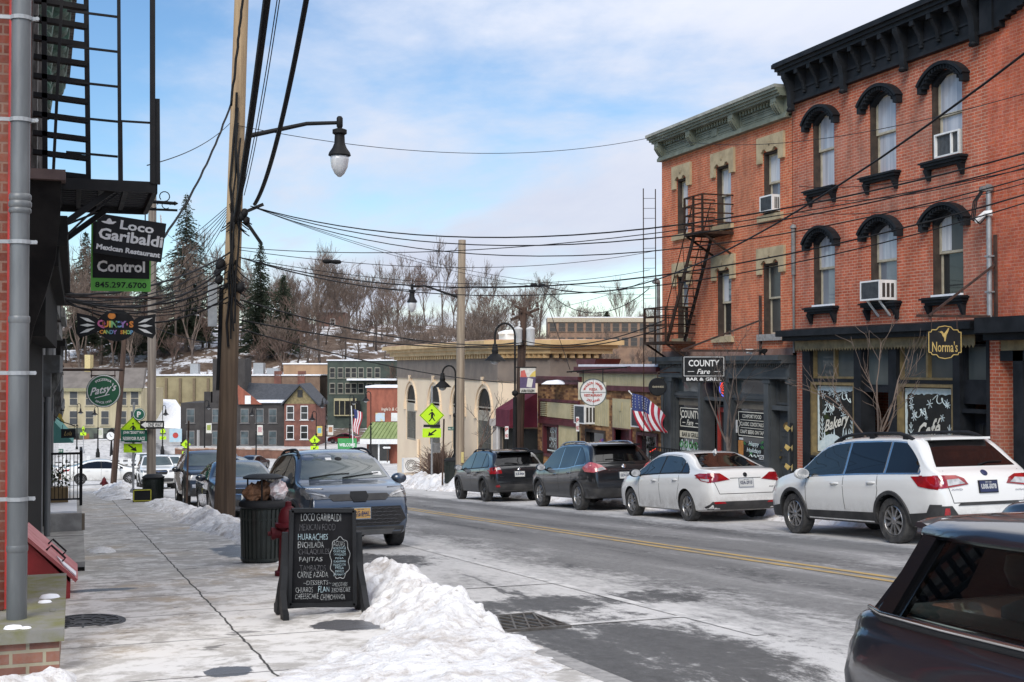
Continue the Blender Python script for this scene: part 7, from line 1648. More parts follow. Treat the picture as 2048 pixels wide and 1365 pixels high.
for x,s_ in ((.3,1.0),(5.5,.8),(9.5,.8)):m = MB();m.box(x,x+1.2,-.2,1,h-1.5,h+.8);m.build('parapet_pier',BRK,t)
m = MB();m.box(1.3,3,3,5,h+.3,h+2.2);m.box(3.6,5.6,3,5,h+.3,h+1.3);m.build('roof_unit',GALV,t)
t,W_,h = block('stucco_building','flat fronted orange stucco building left of the green building',567,656,729,835,222,ORNG,deep=10)
t,W_,h = block('green_building','dark green three storey building with cream windows and a snow covered porch',655,795,722,832,208,DKGRN,deep=14,rows=(746,777),cols=(665,681,696,708,722,739,755),wsz=(.75,1.55),frame=M('dull_cream_trim',(.33,.31,.25)))
m = MB();m.box(W_*.3,W_,-2.2,0,5.9,6.2);m.build('porch_roof',SNOWC,t)
m = MB();m.box(W_*.10,W_*.42,-.5,0,0,2.9);m.build('cream_porch',M('cream_porch',(.42,.37,.22)),t)
for k in range(5):x = W_ * (.11+.075*k);m = MB();m.box(x,x+.75,-.54,-.501,.2,2.5);m.build('porch_opening',G_DRK,t)
t,W_,h = block('grey_building','dark grey painted two storey building with white sash windows and a square tower',362,569,806,908,172,DGREY,deep=11,rows=(832,876),cols=(382,433,490,520,546),wsz=(.95,1.75),frame=M('pale_grey_trim',(.20,.19,.185)),pane=glass('blue_grey_pane',(.10,.13,.14),.05,.6,(.04,.05,.055)),snow=False)
m = MB();x0,x1 = (424-362) / 2500 * 172,(488-362) / 2500 * 172;m.box(x0,x1,.4,5,h-.2,(908-718)/2500*172);m.build('tower',DGREY,t);m = MB();m.box((405-362)/2500*172,(419-362)/2500*172,1,2,h,h+1.5);m.build('chimney',DGREY,t)
m = MB();m.box(x1+.1,W_+.1,-.35,3,h+.002,h+.4);m.build('eave_snow',SNOWC,t)
t,W_,h = block('gable_house','red brick house with a yellow shingled gable and dark slate roof',569,632,808,908,171,BRK,deep=9,rows=(826,865),cols=(581,609),wsz=(.85,1.7),frame=WHITE,snow=False)
pk = (908-772) / 2500 * 171;m = MB();m.prism([(0,-.02,h),(W_,-.02,h),(W_/2,-.02,pk)],(0,.3,0));m.build('gable',M('ochre_shingle',(.25,.2,.10),(.16,.13,.07),3,.9),t)
m = MB();m.box(W_/2-.35,W_/2+.35,-.1,-.021,h+.9,h+1.9);m.build('attic_window',G_DRK,t)
m = MB()
for s_ in (0,1):a,b = ((-.4,h-.25),(W_/2,pk+.05)) if s_ == 0 else ((W_/2,pk+.05),(W_+.4,h-.25));m.prism([(a[0],-.5,a[1]),(b[0],-.5,b[1]),(b[0],-.5,b[1]+.25),(a[0],-.5,a[1]+.25)],(0,9.5,0))
m.prism([(-5.6,1.0,h+.05),(-.0,1.0,h+.05),(W_/2,4.2,pk),(-7.4,4.2,pk+.3)],(0,.25,.1));m.build('roof',SHING,t)
m = MB();m.prism([(-6.4,.6,h-.1),(-3.2,.6,h-.1),(-6.6,.6,h+2.6)],(0,.4,0));m.build('red_gable',ORBR,t);m = MB();m.box(-5.5,-4.7,.5,.59,h-.05,h+1.1);m.build('gable_window',WHITE,t)
t,W_,h = block('corner_shop','red brick corner shop with a green standing seam awning beyond the bank',734,800,776,928,136,ORBR,deep=10)
m = MB();m.prism([(-.6,-1.2,h*.34),(W_,-1.2,h*.34),(W_,-.0,h*.55),(.6,-.0,h*.55)],(0,.12,.06));m.build('awning',M('moss_green_metal',(.21,.27,.10),(.17,.22,.08),1,.6),t);m = MB()
for k in range(9):m.bar((-.5+k*.44,-1.22,h*.34+.06),(.7+k*.4,-.02,h*.55+.06),.05,.06)
m.build('awning_seam',M('moss_green_metal',(.2,.27,.1)),t)
m = MB();m.box(-.6,W_,-1.25,0,h*.27,h*.335);m.build('white_fascia',WHITE,t);m = MB();m.box(.3,2.5,-.9,-.02,.3,h*.27);m.build('bay_window',G_DRK,t);m = MB();m.box(1.32,1.48,-.95,-.88,.2,h*.27);m.box(.2,2.6,-.95,-.88,.1,.4);m.build('bay_frame',WHITE,t)
m = MB();m.text('Ingle\'s & Co',(2.6,-.02,h*.715),(1,0,0),(0,0,1),h=.45,w_=2.0,shear=.15);m.build('script_lettering',M('cream_lettering',(.8,.77,.66)),t)
for x,cc in ((.95,(.62,.48,.18)),(2.65,(.66,.66,.64))):m = MB();m.box(x,x+1.0,-.08,-.01,h*.56,h*.67);m.build('poster',M('poster_%d' % int(x*4),cc,(.45,.55,.62) if x < 2 else (.58,.58,.57),1.1,.7,lo=.45,hi=.55),t)
for lab,a in (('low dark roofed house on the hill above the slate roofs',(540,606,642,662,275)),('brown house with a white window on the hill top',(632,690,625,664,285)),('low house with a pale blue roof on the left of the hill',(352,405,636,655,272))):
 t,W_,h = block('hill_house',lab,*a,M('hill_house_wall',(.20,.11,.09),(.15,.1,.08),1,.9),deep=8,snow=False,rows=((a[2]+a[3])/2,),cols=((a[0]+a[1])/2+4,),wsz=(1.0,1.3),frame=WHITE)
 m = MB();m.prism([(-.4,-.6,h),(W_+.4,-.6,h),(W_+.2,4,h+1.7),(.2,4,h+1.7)],(0,.2,.2));m.build('roof',M('grey_hill_roof',(.18,.17,.17),(.4,.41,.43),.5,.9),t)
t,W_,h = block('long_brick_building','long distant brown brick building behind the bare trees on the right',1096,1330,636,760,262,M('far_brown_brick',(.28,.18,.12),(.22,.14,.10),.8,.9),deep=14,rows=(655,684),cols=[1106+18*k for k in range(12)],wsz=(1.3,1.7),frame=M('far_brown_frame',(.2,.14,.1)),pane=M('dim_pane',(.06,.055,.05)))
m = MB();m.box(-.2,W_+.2,-.3,0,h-.9,h);m.build('parapet_band',M('pale_stone_band',(.45,.38,.28)),t)
# walls, railing, banners of the lower street
def run(name,label,pts,thick,h,mat,cat,cap=None,hb=.0):
 t = thing(name,label,cat,P2(*pts[0]))
 q = []
 for px,dep in pts:v = P2(px,dep);v.z = zhill(v.x,v.y);q.append(v)
 m = MB()
 for a,b in zip(q,q[1:]):m.bar(a+Vector((0,0,h/2-.4)),b+Vector((0,0,h/2-.4)),thick,h+.8)
 m.build('wall',mat,t)
 if cap:
  m = MB()
  for a,b in zip(q,q[1:]):m.bar(a+Vector((0,0,h+.08)),b+Vector((0,0,h+.08)),thick+.15,.16)
  m.build('coping',cap,t)
run('retaining_wall','long brown brick retaining wall in front of the grey building',[(352,150),(480,150),(620,146),(770,138)],.5,1.0,M('brown_retaining_brick',(.22,.11,.075),(.16,.08,.055),1.5,.9),'wall',M('snowy_coping',(.55,.5,.46),(.35,.22,.16),1,.9))
run('concrete_wall','pale concrete ramp wall with a mural panel below the snowy slope',[(275,182),(330,178),(400,172)],.5,2.2,M('pale_concrete',(.42,.41,.40),(.36,.35,.34),.8,.9),'wall')
t = thing('mural','small pale blue painted panel with a red flower on the concrete wall','mural',P2(352,172));c = P2(352,171);c.z = EYE + (735-871) / 2500 * 171;rt = Vector((_c,-_s,0));fw = Vector((_s,_c,0))
m = MB();m.prism([c+rt*a*.85+UP*b*.9 for a,b in ((-1,-1),(1,-1),(1,1),(-1,1))],fw*.1);m.build('panel',M('mural_blue',(.32,.5,.6),(.45,.55,.6),2,.8),t);m = MB();m.poly([c-fw*.01+rt*.4*math.cos(a)+UP*.4*math.sin(a) for a in [k*.628 for k in range(10)]]);m.build('flower',REDP,t)
t = thing('white_railing','white post and rail fence with brick base along the lower road','railing',P2(150,100))
q = []
for k in range(11):v = P2(112+k*16.5,103-k*.8);v.z = zhill(v.x,v.y);q.append(v)
for k,v in enumerate(q):m = MB();m.box(v.x-.13,v.x+.13,v.y-.13,v.y+.13,v.z-.2,v.z+1.55+.3*(k % 3 == 1));m.build('post',WHITE,t)
m = MB()
for a,b in zip(q,q[1:]):
 for z in (.35,.8,1.25):m.bar(a+UP*z,b+UP*z,.09,.16)
m.build('rail',WHITE,t);m = MB()
for a,b in zip(q,q[1:]):m.bar(a+fw*-1.2+UP*.05,b+fw*-1.2+UP*.05,.4,.9)
m.build('brick_base',M('brown_retaining_brick',(.22,.11,.075)),t)
t = thing('snowy_bank_slope','smooth white snow slope between the beige block building and the tower','snow slope',P2(300,190));m = MB();q = [P2(px,d)+UP*(EYE+(735-y)/2500*d) for px,d,y in ((272,192,880),(400,186,872),(352,205,800),(272,205,796))];m.prism(q,Vector((0,0,-1.5)));m.build('snow',SNOWC,t)
# ---------------------------------------------------------------- trees
BARK = M('grey_brown_bark',(.13,.105,.09),(.075,.058,.05),2,.95);TWIG = M('brown_twigs',(.18,.134,.108),(.11,.082,.066),.6,.95);TWIGR = M('reddish_twigs',(.17,.115,.092),(.115,.075,.06),.6,.95);NEEDLE = M('spruce_needles',(.022,.036,.022),(.045,.058,.032),1.5,.9)
def bare_tree(name,label,seed,H,spread,depth,loc,group=None,tw=None,rmin=.022,fork=3,lean=0.):
 rr = random.Random(seed);t = thing(name,label,'tree',loc,group,local=True);tr,cr = MB(),MB()
 def grow(p,d,L_,r,lev):
  n = 3;pts = [p];rad = [r]
  for k in range(n):
   d = (d+Vector((rr.uniform(-1,1),rr.uniform(-1,1),rr.uniform(-.3,.6)))*(.10+.05*lev)).normalized();p = p + d * L_ / n;pts.append(p);rad.append(max(rmin*.6,r*(1-.42*(k+1)/n)))
  (tr if lev == 0 else cr).tube(pts,rad,6 if lev == 0 else (4 if lev == 1 else 3),cap=lev == 0)
  if lev >= depth:return
  nb = rr.randint(fork,fork+1) + (2 if lev == 0 else 0)
  for k in range(nb):
   f = rr.uniform(.62 if lev == 0 and H > 6 else .35,1.0) if k else 1.0;i = min(n-1,int(f*n));q = pts[i].lerp(pts[i+1],f*n-i) if i < n else pts[-1]
   u,v = basis(d);a = rr.uniform(0,6.28);sp = spread * rr.uniform(.45,1.1);nd = (d+(u*math.cos(a)+v*math.sin(a))*sp+UP*.12).normalized();grow(q,nd,L_*rr.uniform(.52,.78),max(rmin,rad[i]*rr.uniform(.5,.7)),lev+1)
 grow(Vector((0,0,-.3)),Vector((lean,0,1)).normalized(),H*(.5 if H > 6 else .42),H*.012+.012 if H < 6 else H*.016+.03,0)
 tr.build('trunk',BARK,t,smooth=180);cr.build('crown',tw or TWIG,t);return t
def spruce(name,label,seed,H,rad,loc,group=None):
 rr = random.Random(seed);t = thing(name,label,'tree',loc,group,local=True);tr,cr = MB(),MB();tr.tube([(0,0,-.4),(.05,0,H*.5),(0,0,H)],[H*.014,H*.008,.03],6)
 z = H * .10
 while z < H * .985:
  f = 1 - z / H;n = int(7+6*f);L0 = rad * (f**.8) * rr.uniform(.72,1.12) + .25
  for k in range(n):
   a = rr.uniform(0,6.28);Ll = L0 * rr.uniform(.55,1.15);d = Vector((math.cos(a),math.sin(a),.12));sd = Vector((-d.y,d.x,0));m_ = max(3,int(Ll/.32));p0 = Vector((0,0,z))
   for j in range(m_):
    s_ = (j+.6) / m_;q = p0 + d * Ll * s_ - UP * (.40*Ll*s_*s_) + Vector((rr.gauss(0,.08),rr.gauss(0,.08),rr.gauss(0,.08)));ww = (.18+.24*(1-s_)) * (1+.3*f) * Ll * .36 + .1
    for e in (-1,1):
     tip = q + d * Ll * .2 + sd * e * ww - UP * rr.uniform(.05,.35);cr.poly([q,q+d*.16,tip,q-UP*rr.uniform(.08,.2)])
  z += H * .011 + .08 * f
 tr.build('trunk',BARK,t);cr.build('crown',NEEDLE,t);return t
def ground_at(px,dep):v = P2(px,dep);v.z = zhill(v.x,v.y);return v
spruce('spruce_tree','tall dark spruce rising above the pole sign at the left of the hill',1,33,7.4,ground_at(372,258));spruce('spruce_tree','slender dark spruce just right of the big leaning pole',2,24,5.2,ground_at(520,250));spruce('spruce_tree','shorter dark evergreen between the slender spruce and the tall bare trees',3,17,5.0,ground_at(566,252));spruce('spruce_tree','broad dark evergreen behind the foot of the left hill',4,23,6.0,ground_at(300,255));spruce('spruce_tree','small far evergreen above the long brown brick building',5,9,3.2,ground_at(1214,305))
spruce('spruce_tree','dark evergreen at the left edge of the hill behind the candy sign',6,26,6.0,ground_at(170,255));spruce('spruce_tree','dark evergreen partly hidden by the phone number sign',7,23,5.5,ground_at(238,252))
HG = 'bare trees on the hill';HL = 'bare brown deciduous tree on the snowy hillside'
protos = [bare_tree('bare_tree',HL,20+k,(15,17,12,15,11)[k],(.55,.42,.75,.5,.7)[k],5,ground_at((612,640,590,690,560)[k],(240,246,238,250,232)[k]),HG,(TWIG,TWIG,TWIGR,TWIG,TWIGR)[k],.030) for k in range(5)]
rt_ = random.Random(11)
def scatter(n,px0,px1,d0,d1,s0,s1,group,label):
 for k in range(n):
  px = px0 + (px1-px0) * (k+rt_.random()) / n;dep = rt_.uniform(d0,d1);c = copy_tree(rt_.choice(protos));c.location = ground_at(px,dep);s_ = rt_.uniform(s0,s1);c.scale = (s_*rt_.uniform(.8,1.15),s_*rt_.uniform(.8,1.15),s_);c.rotation_euler = (0,0,rt_.uniform(0,6.28));c['label'] = label;c['group'] = group
scatter(14,95,440,232,262,.9,1.25,HG,HL);scatter(20,95,800,228,270,.5,.85,HG,HL);scatter(22,130,800,262,320,.6,.85,HG,HL)
scatter(34,440,800,256,292,.5,.8,HG,HL)
scatter(44,790,1110,196,250,.6,.9,'bare trees beyond the bank','bare twiggy tree beyond the cream bank roof');scatter(16,1090,1330,215,250,.4,.62,'bare trees before the long brick building','low bare tree in front of the long brown brick building');scatter(8,1110,1320,300,330,.5,.8,'bare trees behind the long brick building','bare tree showing above the long brown brick building')
scatter(12,790,1100,290,330,.8,1.05,'bare trees beyond the bank','bare twiggy tree beyond the cream bank roof')
m = MB();rr = random.Random(31) # undergrowth that nobody could count
for k in range(600):
 px,dep = rr.uniform(90,1330),rr.uniform(206,315);v = ground_at(px,dep)
 if mnoise.noise(Vector((v.x*.05,v.y*.05,9))) < -.12:continue
 m.k = rr.randint(0,2) % 2;hh = rr.uniform(.7,2.6)
 for j in range(5):a = rr.uniform(0,6.28);q = v + Vector((math.cos(a),math.sin(a),0)) * hh * rr.uniform(.15,.6) + UP * hh * rr.uniform(.6,1);s_ = Vector((_c,-_s,0)) * rr.uniform(.03,.07);m.add([v-s_,v+s_,q+s_*.3,q-s_*.3],[(0,1,2,3)])
tag(m.build('undergrowth',[TWIG,TWIGR]),'tangled bare brush and saplings covering the hillside','undergrowth',kind='stuff')
# street trees and the bare shrub
bare_tree('street_tree','young bare street tree in front of the bakery cafe door',51,4.3,.75,4,(15.6,21.9,zwalk(21.9)),None,TWIG,.006,2);bare_tree('street_tree','young bare street tree in front of the bar and grill windows',57,4.6,.7,4,(15.3,27.2,zwalk(27.2)),None,BARK,.006,2);bare_tree('street_tree','small bare tree beside the tall lamp post before the bank',53,4.4,.7,4,(15.4,48.2,zwalk(48)),None,TWIG,.010,2)
t = thing('shrub','round leafless brown shrub at the foot of the bank windows','shrub',(15.9,55.5,zwalk(55)));m = MB();rr = random.Random(8)
for k in range(420):a,e = rr.uniform(0,6.28),rr.uniform(.1,1.5);d = Vector((math.cos(a)*math.cos(e)*1.5,math.sin(a)*math.cos(e)*1.9,math.sin(e)*1.75));o = Vector((15.9,55.5,zwalk(55)));p = o + d * rr.uniform(.55,.95);q = p + d * .2 + Vector((rr.gauss(0,.16),rr.gauss(0,.16),-.12));m.tube([o+d*.1,p,q],[.02,.012,.006],3,False)
m.build('branches',TWIGR,t)
# ================================================================ street furniture
FWD = Vector((_s,_c,0));RT = Vector((_c,-_s,0))
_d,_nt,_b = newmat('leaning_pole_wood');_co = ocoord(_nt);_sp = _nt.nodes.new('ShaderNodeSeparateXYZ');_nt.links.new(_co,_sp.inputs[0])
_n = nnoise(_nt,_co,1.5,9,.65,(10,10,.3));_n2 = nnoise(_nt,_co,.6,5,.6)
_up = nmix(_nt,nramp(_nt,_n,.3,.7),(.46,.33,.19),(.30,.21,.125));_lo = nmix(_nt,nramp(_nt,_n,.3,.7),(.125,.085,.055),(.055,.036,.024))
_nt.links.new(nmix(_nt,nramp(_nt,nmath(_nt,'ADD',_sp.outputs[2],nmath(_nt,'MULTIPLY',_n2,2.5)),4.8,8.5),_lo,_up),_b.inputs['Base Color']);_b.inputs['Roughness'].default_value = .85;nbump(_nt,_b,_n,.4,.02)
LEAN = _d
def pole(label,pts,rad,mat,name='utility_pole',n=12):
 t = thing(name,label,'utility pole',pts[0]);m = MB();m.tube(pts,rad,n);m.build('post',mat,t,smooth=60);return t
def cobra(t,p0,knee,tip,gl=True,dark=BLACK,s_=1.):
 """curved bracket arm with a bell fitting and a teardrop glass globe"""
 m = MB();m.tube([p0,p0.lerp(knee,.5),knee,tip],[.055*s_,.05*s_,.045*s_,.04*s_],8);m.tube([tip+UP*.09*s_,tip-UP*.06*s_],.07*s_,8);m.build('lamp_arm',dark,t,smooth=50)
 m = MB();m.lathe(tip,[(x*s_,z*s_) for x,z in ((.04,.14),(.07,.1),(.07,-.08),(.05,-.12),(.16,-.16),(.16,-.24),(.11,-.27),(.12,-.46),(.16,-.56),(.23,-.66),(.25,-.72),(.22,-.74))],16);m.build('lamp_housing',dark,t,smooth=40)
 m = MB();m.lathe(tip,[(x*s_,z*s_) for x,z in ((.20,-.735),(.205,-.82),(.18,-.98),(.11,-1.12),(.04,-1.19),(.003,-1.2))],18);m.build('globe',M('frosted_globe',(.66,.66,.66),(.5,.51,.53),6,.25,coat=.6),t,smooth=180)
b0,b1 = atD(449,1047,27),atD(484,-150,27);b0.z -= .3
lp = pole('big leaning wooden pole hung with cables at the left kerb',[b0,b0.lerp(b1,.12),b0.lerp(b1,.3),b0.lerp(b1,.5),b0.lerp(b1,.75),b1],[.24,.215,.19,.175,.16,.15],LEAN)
cobra(lp,atD(490,272,26.8),atD(612,246,26.8),atD(678,244,26.8),s_=.98)
m = MB();rr = random.Random(6) # cable bundles, splice boxes and drops strapped to the pole
def pp(py,dx=0,dy=-.2):q = b0.lerp(b1,(1047-py)/1197.);return q + RT * dx + FWD * dy
for k in range(4):m.tube([pp(py,.05*k-.02+rr.uniform(-.05,.05),-.22-.02*k) for py in range(180+30*k,720-20*k,45)],.022+.006*(k == 0),5)
m.tube([pp(py,-.21,-.05) for py in range(560,780,40)],.05,6);m.tube([pp(py,.02+.16*math.sin((py-300)/90),-.22) for py in range(300,560,20)],.018,5);m.build('riser_cables',BLACK,lp)
for py,dx,sz in ((415,.26,.10),(430,.31,.09),(560,.22,.12),(515,-.22,.13),(530,-.27,.10),(545,-.24,.11),(422,.2,.1)):m = MB();q = pp(py,dx);m.lathe(q,[(.02,-sz),(sz*.7,-sz*.7),(sz*.8,0),(sz*.6,sz*.8),(.02,sz)],9,(.3,0,1));m.build('splice_closure',BLACK,lp,smooth=60)
for k in range(30):
 m = MB();py = rr.choice((410,425,510,525,545,570)) + rr.uniform(-12,12);q = pp(py,.1);a = rr.uniform(.15,.4);sg = rr.choice((-1,1));m.tube([q+RT*sg*a*(1-math.cos(t_))*.5-UP*a*1.2*math.sin(t_/2) for t_ in [j*.63 for j in range(11)]],.012,4);m.build('cable_loop',BLACK,lp)
m = MB();q = pp(595,-.36);m.box(q.x-.09,q.x+.09,q.y-.08,q.y+.08,q.z-.45,q.z+.5);m.build('equipment_box',GALV,lp);m = MB();q = pp(425,.25);m.bar(q,q+RT*.38-UP*.55,.05,.07);m.bar(q-UP*-.12,q+RT*.42+UP*.3,.06,.06);m.build('bracket_rod',BLACK,lp)
p2 = pole('tall bare wooden pole with a bracket lamp in front of the cream bank',[atD(920,960,47),atD(921,700,47),atD(924,480,47)],[.165,.155,.14],M('pale_pole_wood',(.36,.29,.215),(.24,.19,.14),1.6,.85,0,.35,stretch=(9,9,.35),detail=9));cobra(p2,atD(919,596,47),atD(850,572,47),atD(824,574,47),s_=.8)
m = MB();q = atD(925,915,46.8);m.prism([q+RT*a*.05+UP*b*.2 for a,b in ((-1,-1),(1,-1),(1,1),(-1,1))],FWD*.02);m.build('yellow_tag',M('yellow_tag',(.6,.5,.2)),p2)
p3 = pole('brown utility pole with two white transformer cans behind the banner lamp',[atD(1036,960,47.6),atD(1046,615,47.6)],[.18,.15],DWOOD)
for px in (1036,1061):m = MB();q = atD(px,672,47.4);m.lathe(q,[(.02,-.36),(.15,-.36),(.16,-.3),(.16,.2),(.17,.22),(.17,.27),(.14,.3),(.03,.36)],14);m.lathe(q+UP*.35+RT*.05,[(.03,0),(.05,.03),(.03,.12),(.05,.15),(.02,.22)],8);m.build('transformer',M('white_can',(.62,.63,.63),(.5,.51,.51),4,.5),p3,smooth=40)
m = MB();m.bar(atD(1022,640,47.4),atD(1078,618,47.9),.1,.1);m.bar(atD(1030,612,47.4),atD(1066,634,47.6),.08,.08)
for px in (1026,1042,1060,1074):q = atD(px,634-(px-1026)*.35,47.4);m.lathe(q,[(.05,.05),(.06,.1),(.03,.16),(.05,.22),(.01,.26)],7)
m.build('crossarm',DWOOD,p3)
pole('grey weathered pole behind the one way sign at the far left kerb',[atD(304,1005,47),atD(303,385,47)],[.175,.15],M('grey_pole_wood',(.25,.215,.18),(.15,.125,.105),1.6,.85,0,.35,stretch=(9,9,.35),detail=9));pole('thin dark red-brown pole leaning by the far fire hydrant',[atD(228,975,64),atD(250,660,64)],[.16,.13],DWOOD)
def gooseneck(label,pxp,pyb,pyt,pxs,pys,dep,banner=None):
 base,top,sh = atD(pxp,pyb,dep),atD(pxp,pyt,dep),atD(pxs,pys,dep);t = thing('street_lamp',label,'street lamp',base);r = abs((top-sh).dot(RT)) / 2;c = (top+RT*(-r if pxs < pxp else r));m = MB()
 zs_ = top.z;k_ = -1 if pxs < pxp else 1
 m.tube([base,base+UP*.6,base.lerp(top,.55)],[.13,.085,.075],10);m.tube([base.lerp(top,.5),top]+[c+RT*(-k_*r*math.cos(a))+UP*r*1.25*math.sin(a) for a in [math.pi*k/10 for k in range(1,11)]]+[Vector((sh.x,sh.y,sh.z+.5))],.04,8);m.lathe(base.lerp(top,.58),[(.07,-.1),(.12,-.05),(.12,.05),(.06,.1)],10);m.lathe(base,[(.24,-.3),(.24,.3),(.17,.4),(.15,.7),(.1,.8)],12);m.build('post',BLACK,t,smooth=50)
 m = MB();m.lathe(sh,[(.03,.55),(.09,.5),(.11,.3),(.13,.28),(.12,.16),(.19,.1),(.38,-.08),(.40,-.11),(.30,-.1)],16);m.build('shade',BLACK,t,smooth=40);m = MB();m.lathe(sh,[(.2,-.1),(.16,-.2),(.05,-.26),(.003,-.27)],12);m.build('lens',CLIGHT,t,smooth=180)
 if banner:
  px0,py0,px1,py1,pal,wr = banner;a,b = atD(px0,py0,dep),atD(px1,py1,dep);m = MB();m.tube([atD(pxp,py0,dep),atD(px1+2,py0,dep)],.025,6);m.tube([atD(pxp,py1,dep),atD(px1+2,py1,dep)],.025,6);m.build('banner_rod',BLACK,t)
  w_,h = (px1-px0) / 2500 * dep,(py1-py0) / 2500 * dep;o = atD(px0,py1,dep);m = MB();m.prism([o,o+RT*w_,o+RT*w_+UP*h,o+UP*h],FWD*.015);bn = m.build('banner',pal[0],t)
  for j,(cc,pl) in enumerate(pal[1:]):m = MB();m.poly([o+RT*x*w_+UP*y*h-FWD*(.004+.003*j) for x,y in pl]);m.build('banner_art',cc,bn)
  if wr:m = MB();m.text(wr,o+RT*w_/2+UP*h*.1-FWD*.014,RT,UP,h=h*.1,w_=w_*.85,bold=.03);m.build('lettering',BLACKP,bn)
 return t
PK,VI,YE,CR = M('banner_red',(.55,.12,.10)),M('banner_violet',(.10,.07,.15)),M('banner_yellow',(.66,.5,.12)),M('banner_cream',(.66,.64,.58))
gooseneck('black gooseneck lamp with an artist banner in front of the maroon awning',1030,945,672,990,716,47,(1040,735,1071,787,[CR,(VI,((0,.2),(1,.2),(1,.62),(0,.62))),(PK,((.02,.62),(.45,.62),(.3,.9),(.05,.85))),(CR,((.42,.25),(.75,.22),(.85,.55),(.5,.6))),(YE,((.6,.64),(1,.64),(1,.88),(.8,.8)))],'LAURA GOLDEN'))
gooseneck('black gooseneck lamp left of the tall bare pole by the bank',911,945,748,885,770,56)
def ban(px,py,c1,c2):return (px,py,px+11,py+21,[c1,(c2,((.15,.3),(.85,.3),(.85,.8),(.15,.8)))],None)
gooseneck('far black lamp post in front of the red brick corner shop',742,930,790,732,800,120);gooseneck('far lamp post with a rainbow banner right of the gable house',633,925,828,625,838,140,ban(634,852,YE,M('banner_teal',(.2,.45,.5))));gooseneck('far lamp post with a brown flower banner before the green building',652,925,800,645,812,140,ban(656,850,CR,M('banner_rust',(.4,.2,.1))));gooseneck('far lamp post with a small bird banner on the grey building',410,925,806,418,815,150,ban(413,846,CR,M('banner_olive',(.3,.35,.08))));gooseneck('far lamp post with a pink banner in front of the grey building windows',513,925,820,505,828,146,ban(515,850,CR,M('banner_pink',(.5,.3,.3))));gooseneck('far lamp post with a pale banner left of the pole clock',197,910,818,190,828,150,ban(196,856,CR,M('banner_pale',(.5,.52,.4))));gooseneck('far lamp post in front of the yellow shop house',155,905,812,162,825,165)
gooseneck('far lamp post beside the snow slope and the beige block building',326,905,815,332,828,150);gooseneck('far lamp post by the flag on the lower road',700,925,795,708,805,130)
# crosswalk signs
FYG = M('fluorescent_yellow_green',(.50,.80,.01),(.46,.74,.01),3,.5)
MAN = [((.0,.30),(.10,.24),(.13,.08),(.10,-.12),(.02,-.14),(-.08,-.1),(-.06,.12)),((.02,.28),(-.10,.22),(-.26,.04),(-.22,.0),(-.06,.14)),((.08,.22),(.2,.12),(.24,-.08),(.19,-.08),(.13,.08)),((.08,-.08),(.14,-.22),(.28,-.42),(.20,-.44),(.06,-.26),(-.02,-.12)),((-.04,-.08),(-.10,-.26),(-.26,-.46),(-.18,-.47),(-.02,-.28),(.06,-.12))]
def ped(label,px,pyc,pyb,dep,half,arrow=1,ya=None,squash=1.,top=None,right=RT):
 t = thing('crosswalk_sign',label,'crosswalk sign',atD(px,pyb,dep));nn = right.cross(UP);c = atD(px,pyc,dep);r = half / 2500 * dep;m = MB();m.tube([atD(px,pyb,dep),atD(px,top or pyc-half,dep)+FWD*.03],.045,8);m.lathe(atD(px,pyb,dep),[(.18,-.1),(.18,.02),(.1,.3),(.05,.35)],10);m.build('post',GALV,t)
 o = c + nn * .06
 m = MB();m.prism([o+right*a*r*squash+UP*b*r for a,b in ((-1,0),(0,-1),(1,0),(0,1))],-nn*.012);pn = m.build('diamond_panel',FYG,t)
 m = MB()
 for i in range(4):a,b = ((-1,0),(0,-1),(1,0),(0,1),(-1,0))[i:i+2];m.bar(o+right*a[0]*r*.93*squash+UP*a[1]*r*.93+nn*.002,o+right*b[0]*r*.93*squash+UP*b[1]*r*.93+nn*.002,.018*r*2,.004,nn)
 for k,pl in enumerate(MAN):m.poly([o+right*x*r*1.05*squash+UP*y*r*1.05+nn*(.003+k*.0006) for x,y in pl])
 m.poly([o+right*(.0+.075*math.cos(a))*r*squash+UP*(.42+.075*math.sin(a))*r+nn*.004 for a in [k*.628 for k in range(10)]]);m.build('walking_figure',BLACKP,pn)
 if ya:
  q = atD(px,ya,dep) + nn * .06;w_,h = r * .74,r * .36;m = MB();m.prism([q+right*a*w_+UP*b*h for a,b in ((-1,-1),(1,-1),(1,1),(-1,1))],-nn*.012);ar = m.build('arrow_panel',FYG,t);m = MB();s_ = arrow
  m.poly([q+right*s_*x*w_+UP*y*h+nn*.003 for x,y in ((-.55,.62),(-.42,.78),(.12,-.02),(.3,.28),(.42,-.72),(-.32,-.4),(-.03,-.2))]);m.build('arrow',BLACKP,ar)
  m = MB();q2 = atD(px,ya-h/dep*2500-5,dep) + nn * .08;m.prism([q2+right*a*w_*.9+UP*b*.055 for a,b in ((-1,-1),(1,-1),(1,1),(-1,1))],-nn*.08);m.build('flasher_bar',BLACKP,t)
 return t
t = ped('large crosswalk diamond with arrow plate on a grey post before the bank',864,831,972,54,25,-1,866,top=772)
m = MB();q = atD(873,896,54);m.box(q.x-.15,q.x+.15,q.y-.1,q.y+.1,q.z-.2,q.z+.2);m.build('control_box',M('grey_cast_metal',(.2,.2,.2)),t)
t = ped('crosswalk sign partly covered by the street name plates on the left pavement',268,858,995,47,25,1,896,top=805)
ped('distant crosswalk diamond in front of the gable house',630,881,925,122,11,-1,896);ped('distant crosswalk diamond left of the leaning pole over parked cars',373,889,935,130,10,1,906);ped('narrow side-turned crosswalk sign before the yellow shop house',168,859,905,150,8,1,868,.45);ped('distant crosswalk sign beside the pale ramp wall',327,863,905,150,9,-1,876,.7)
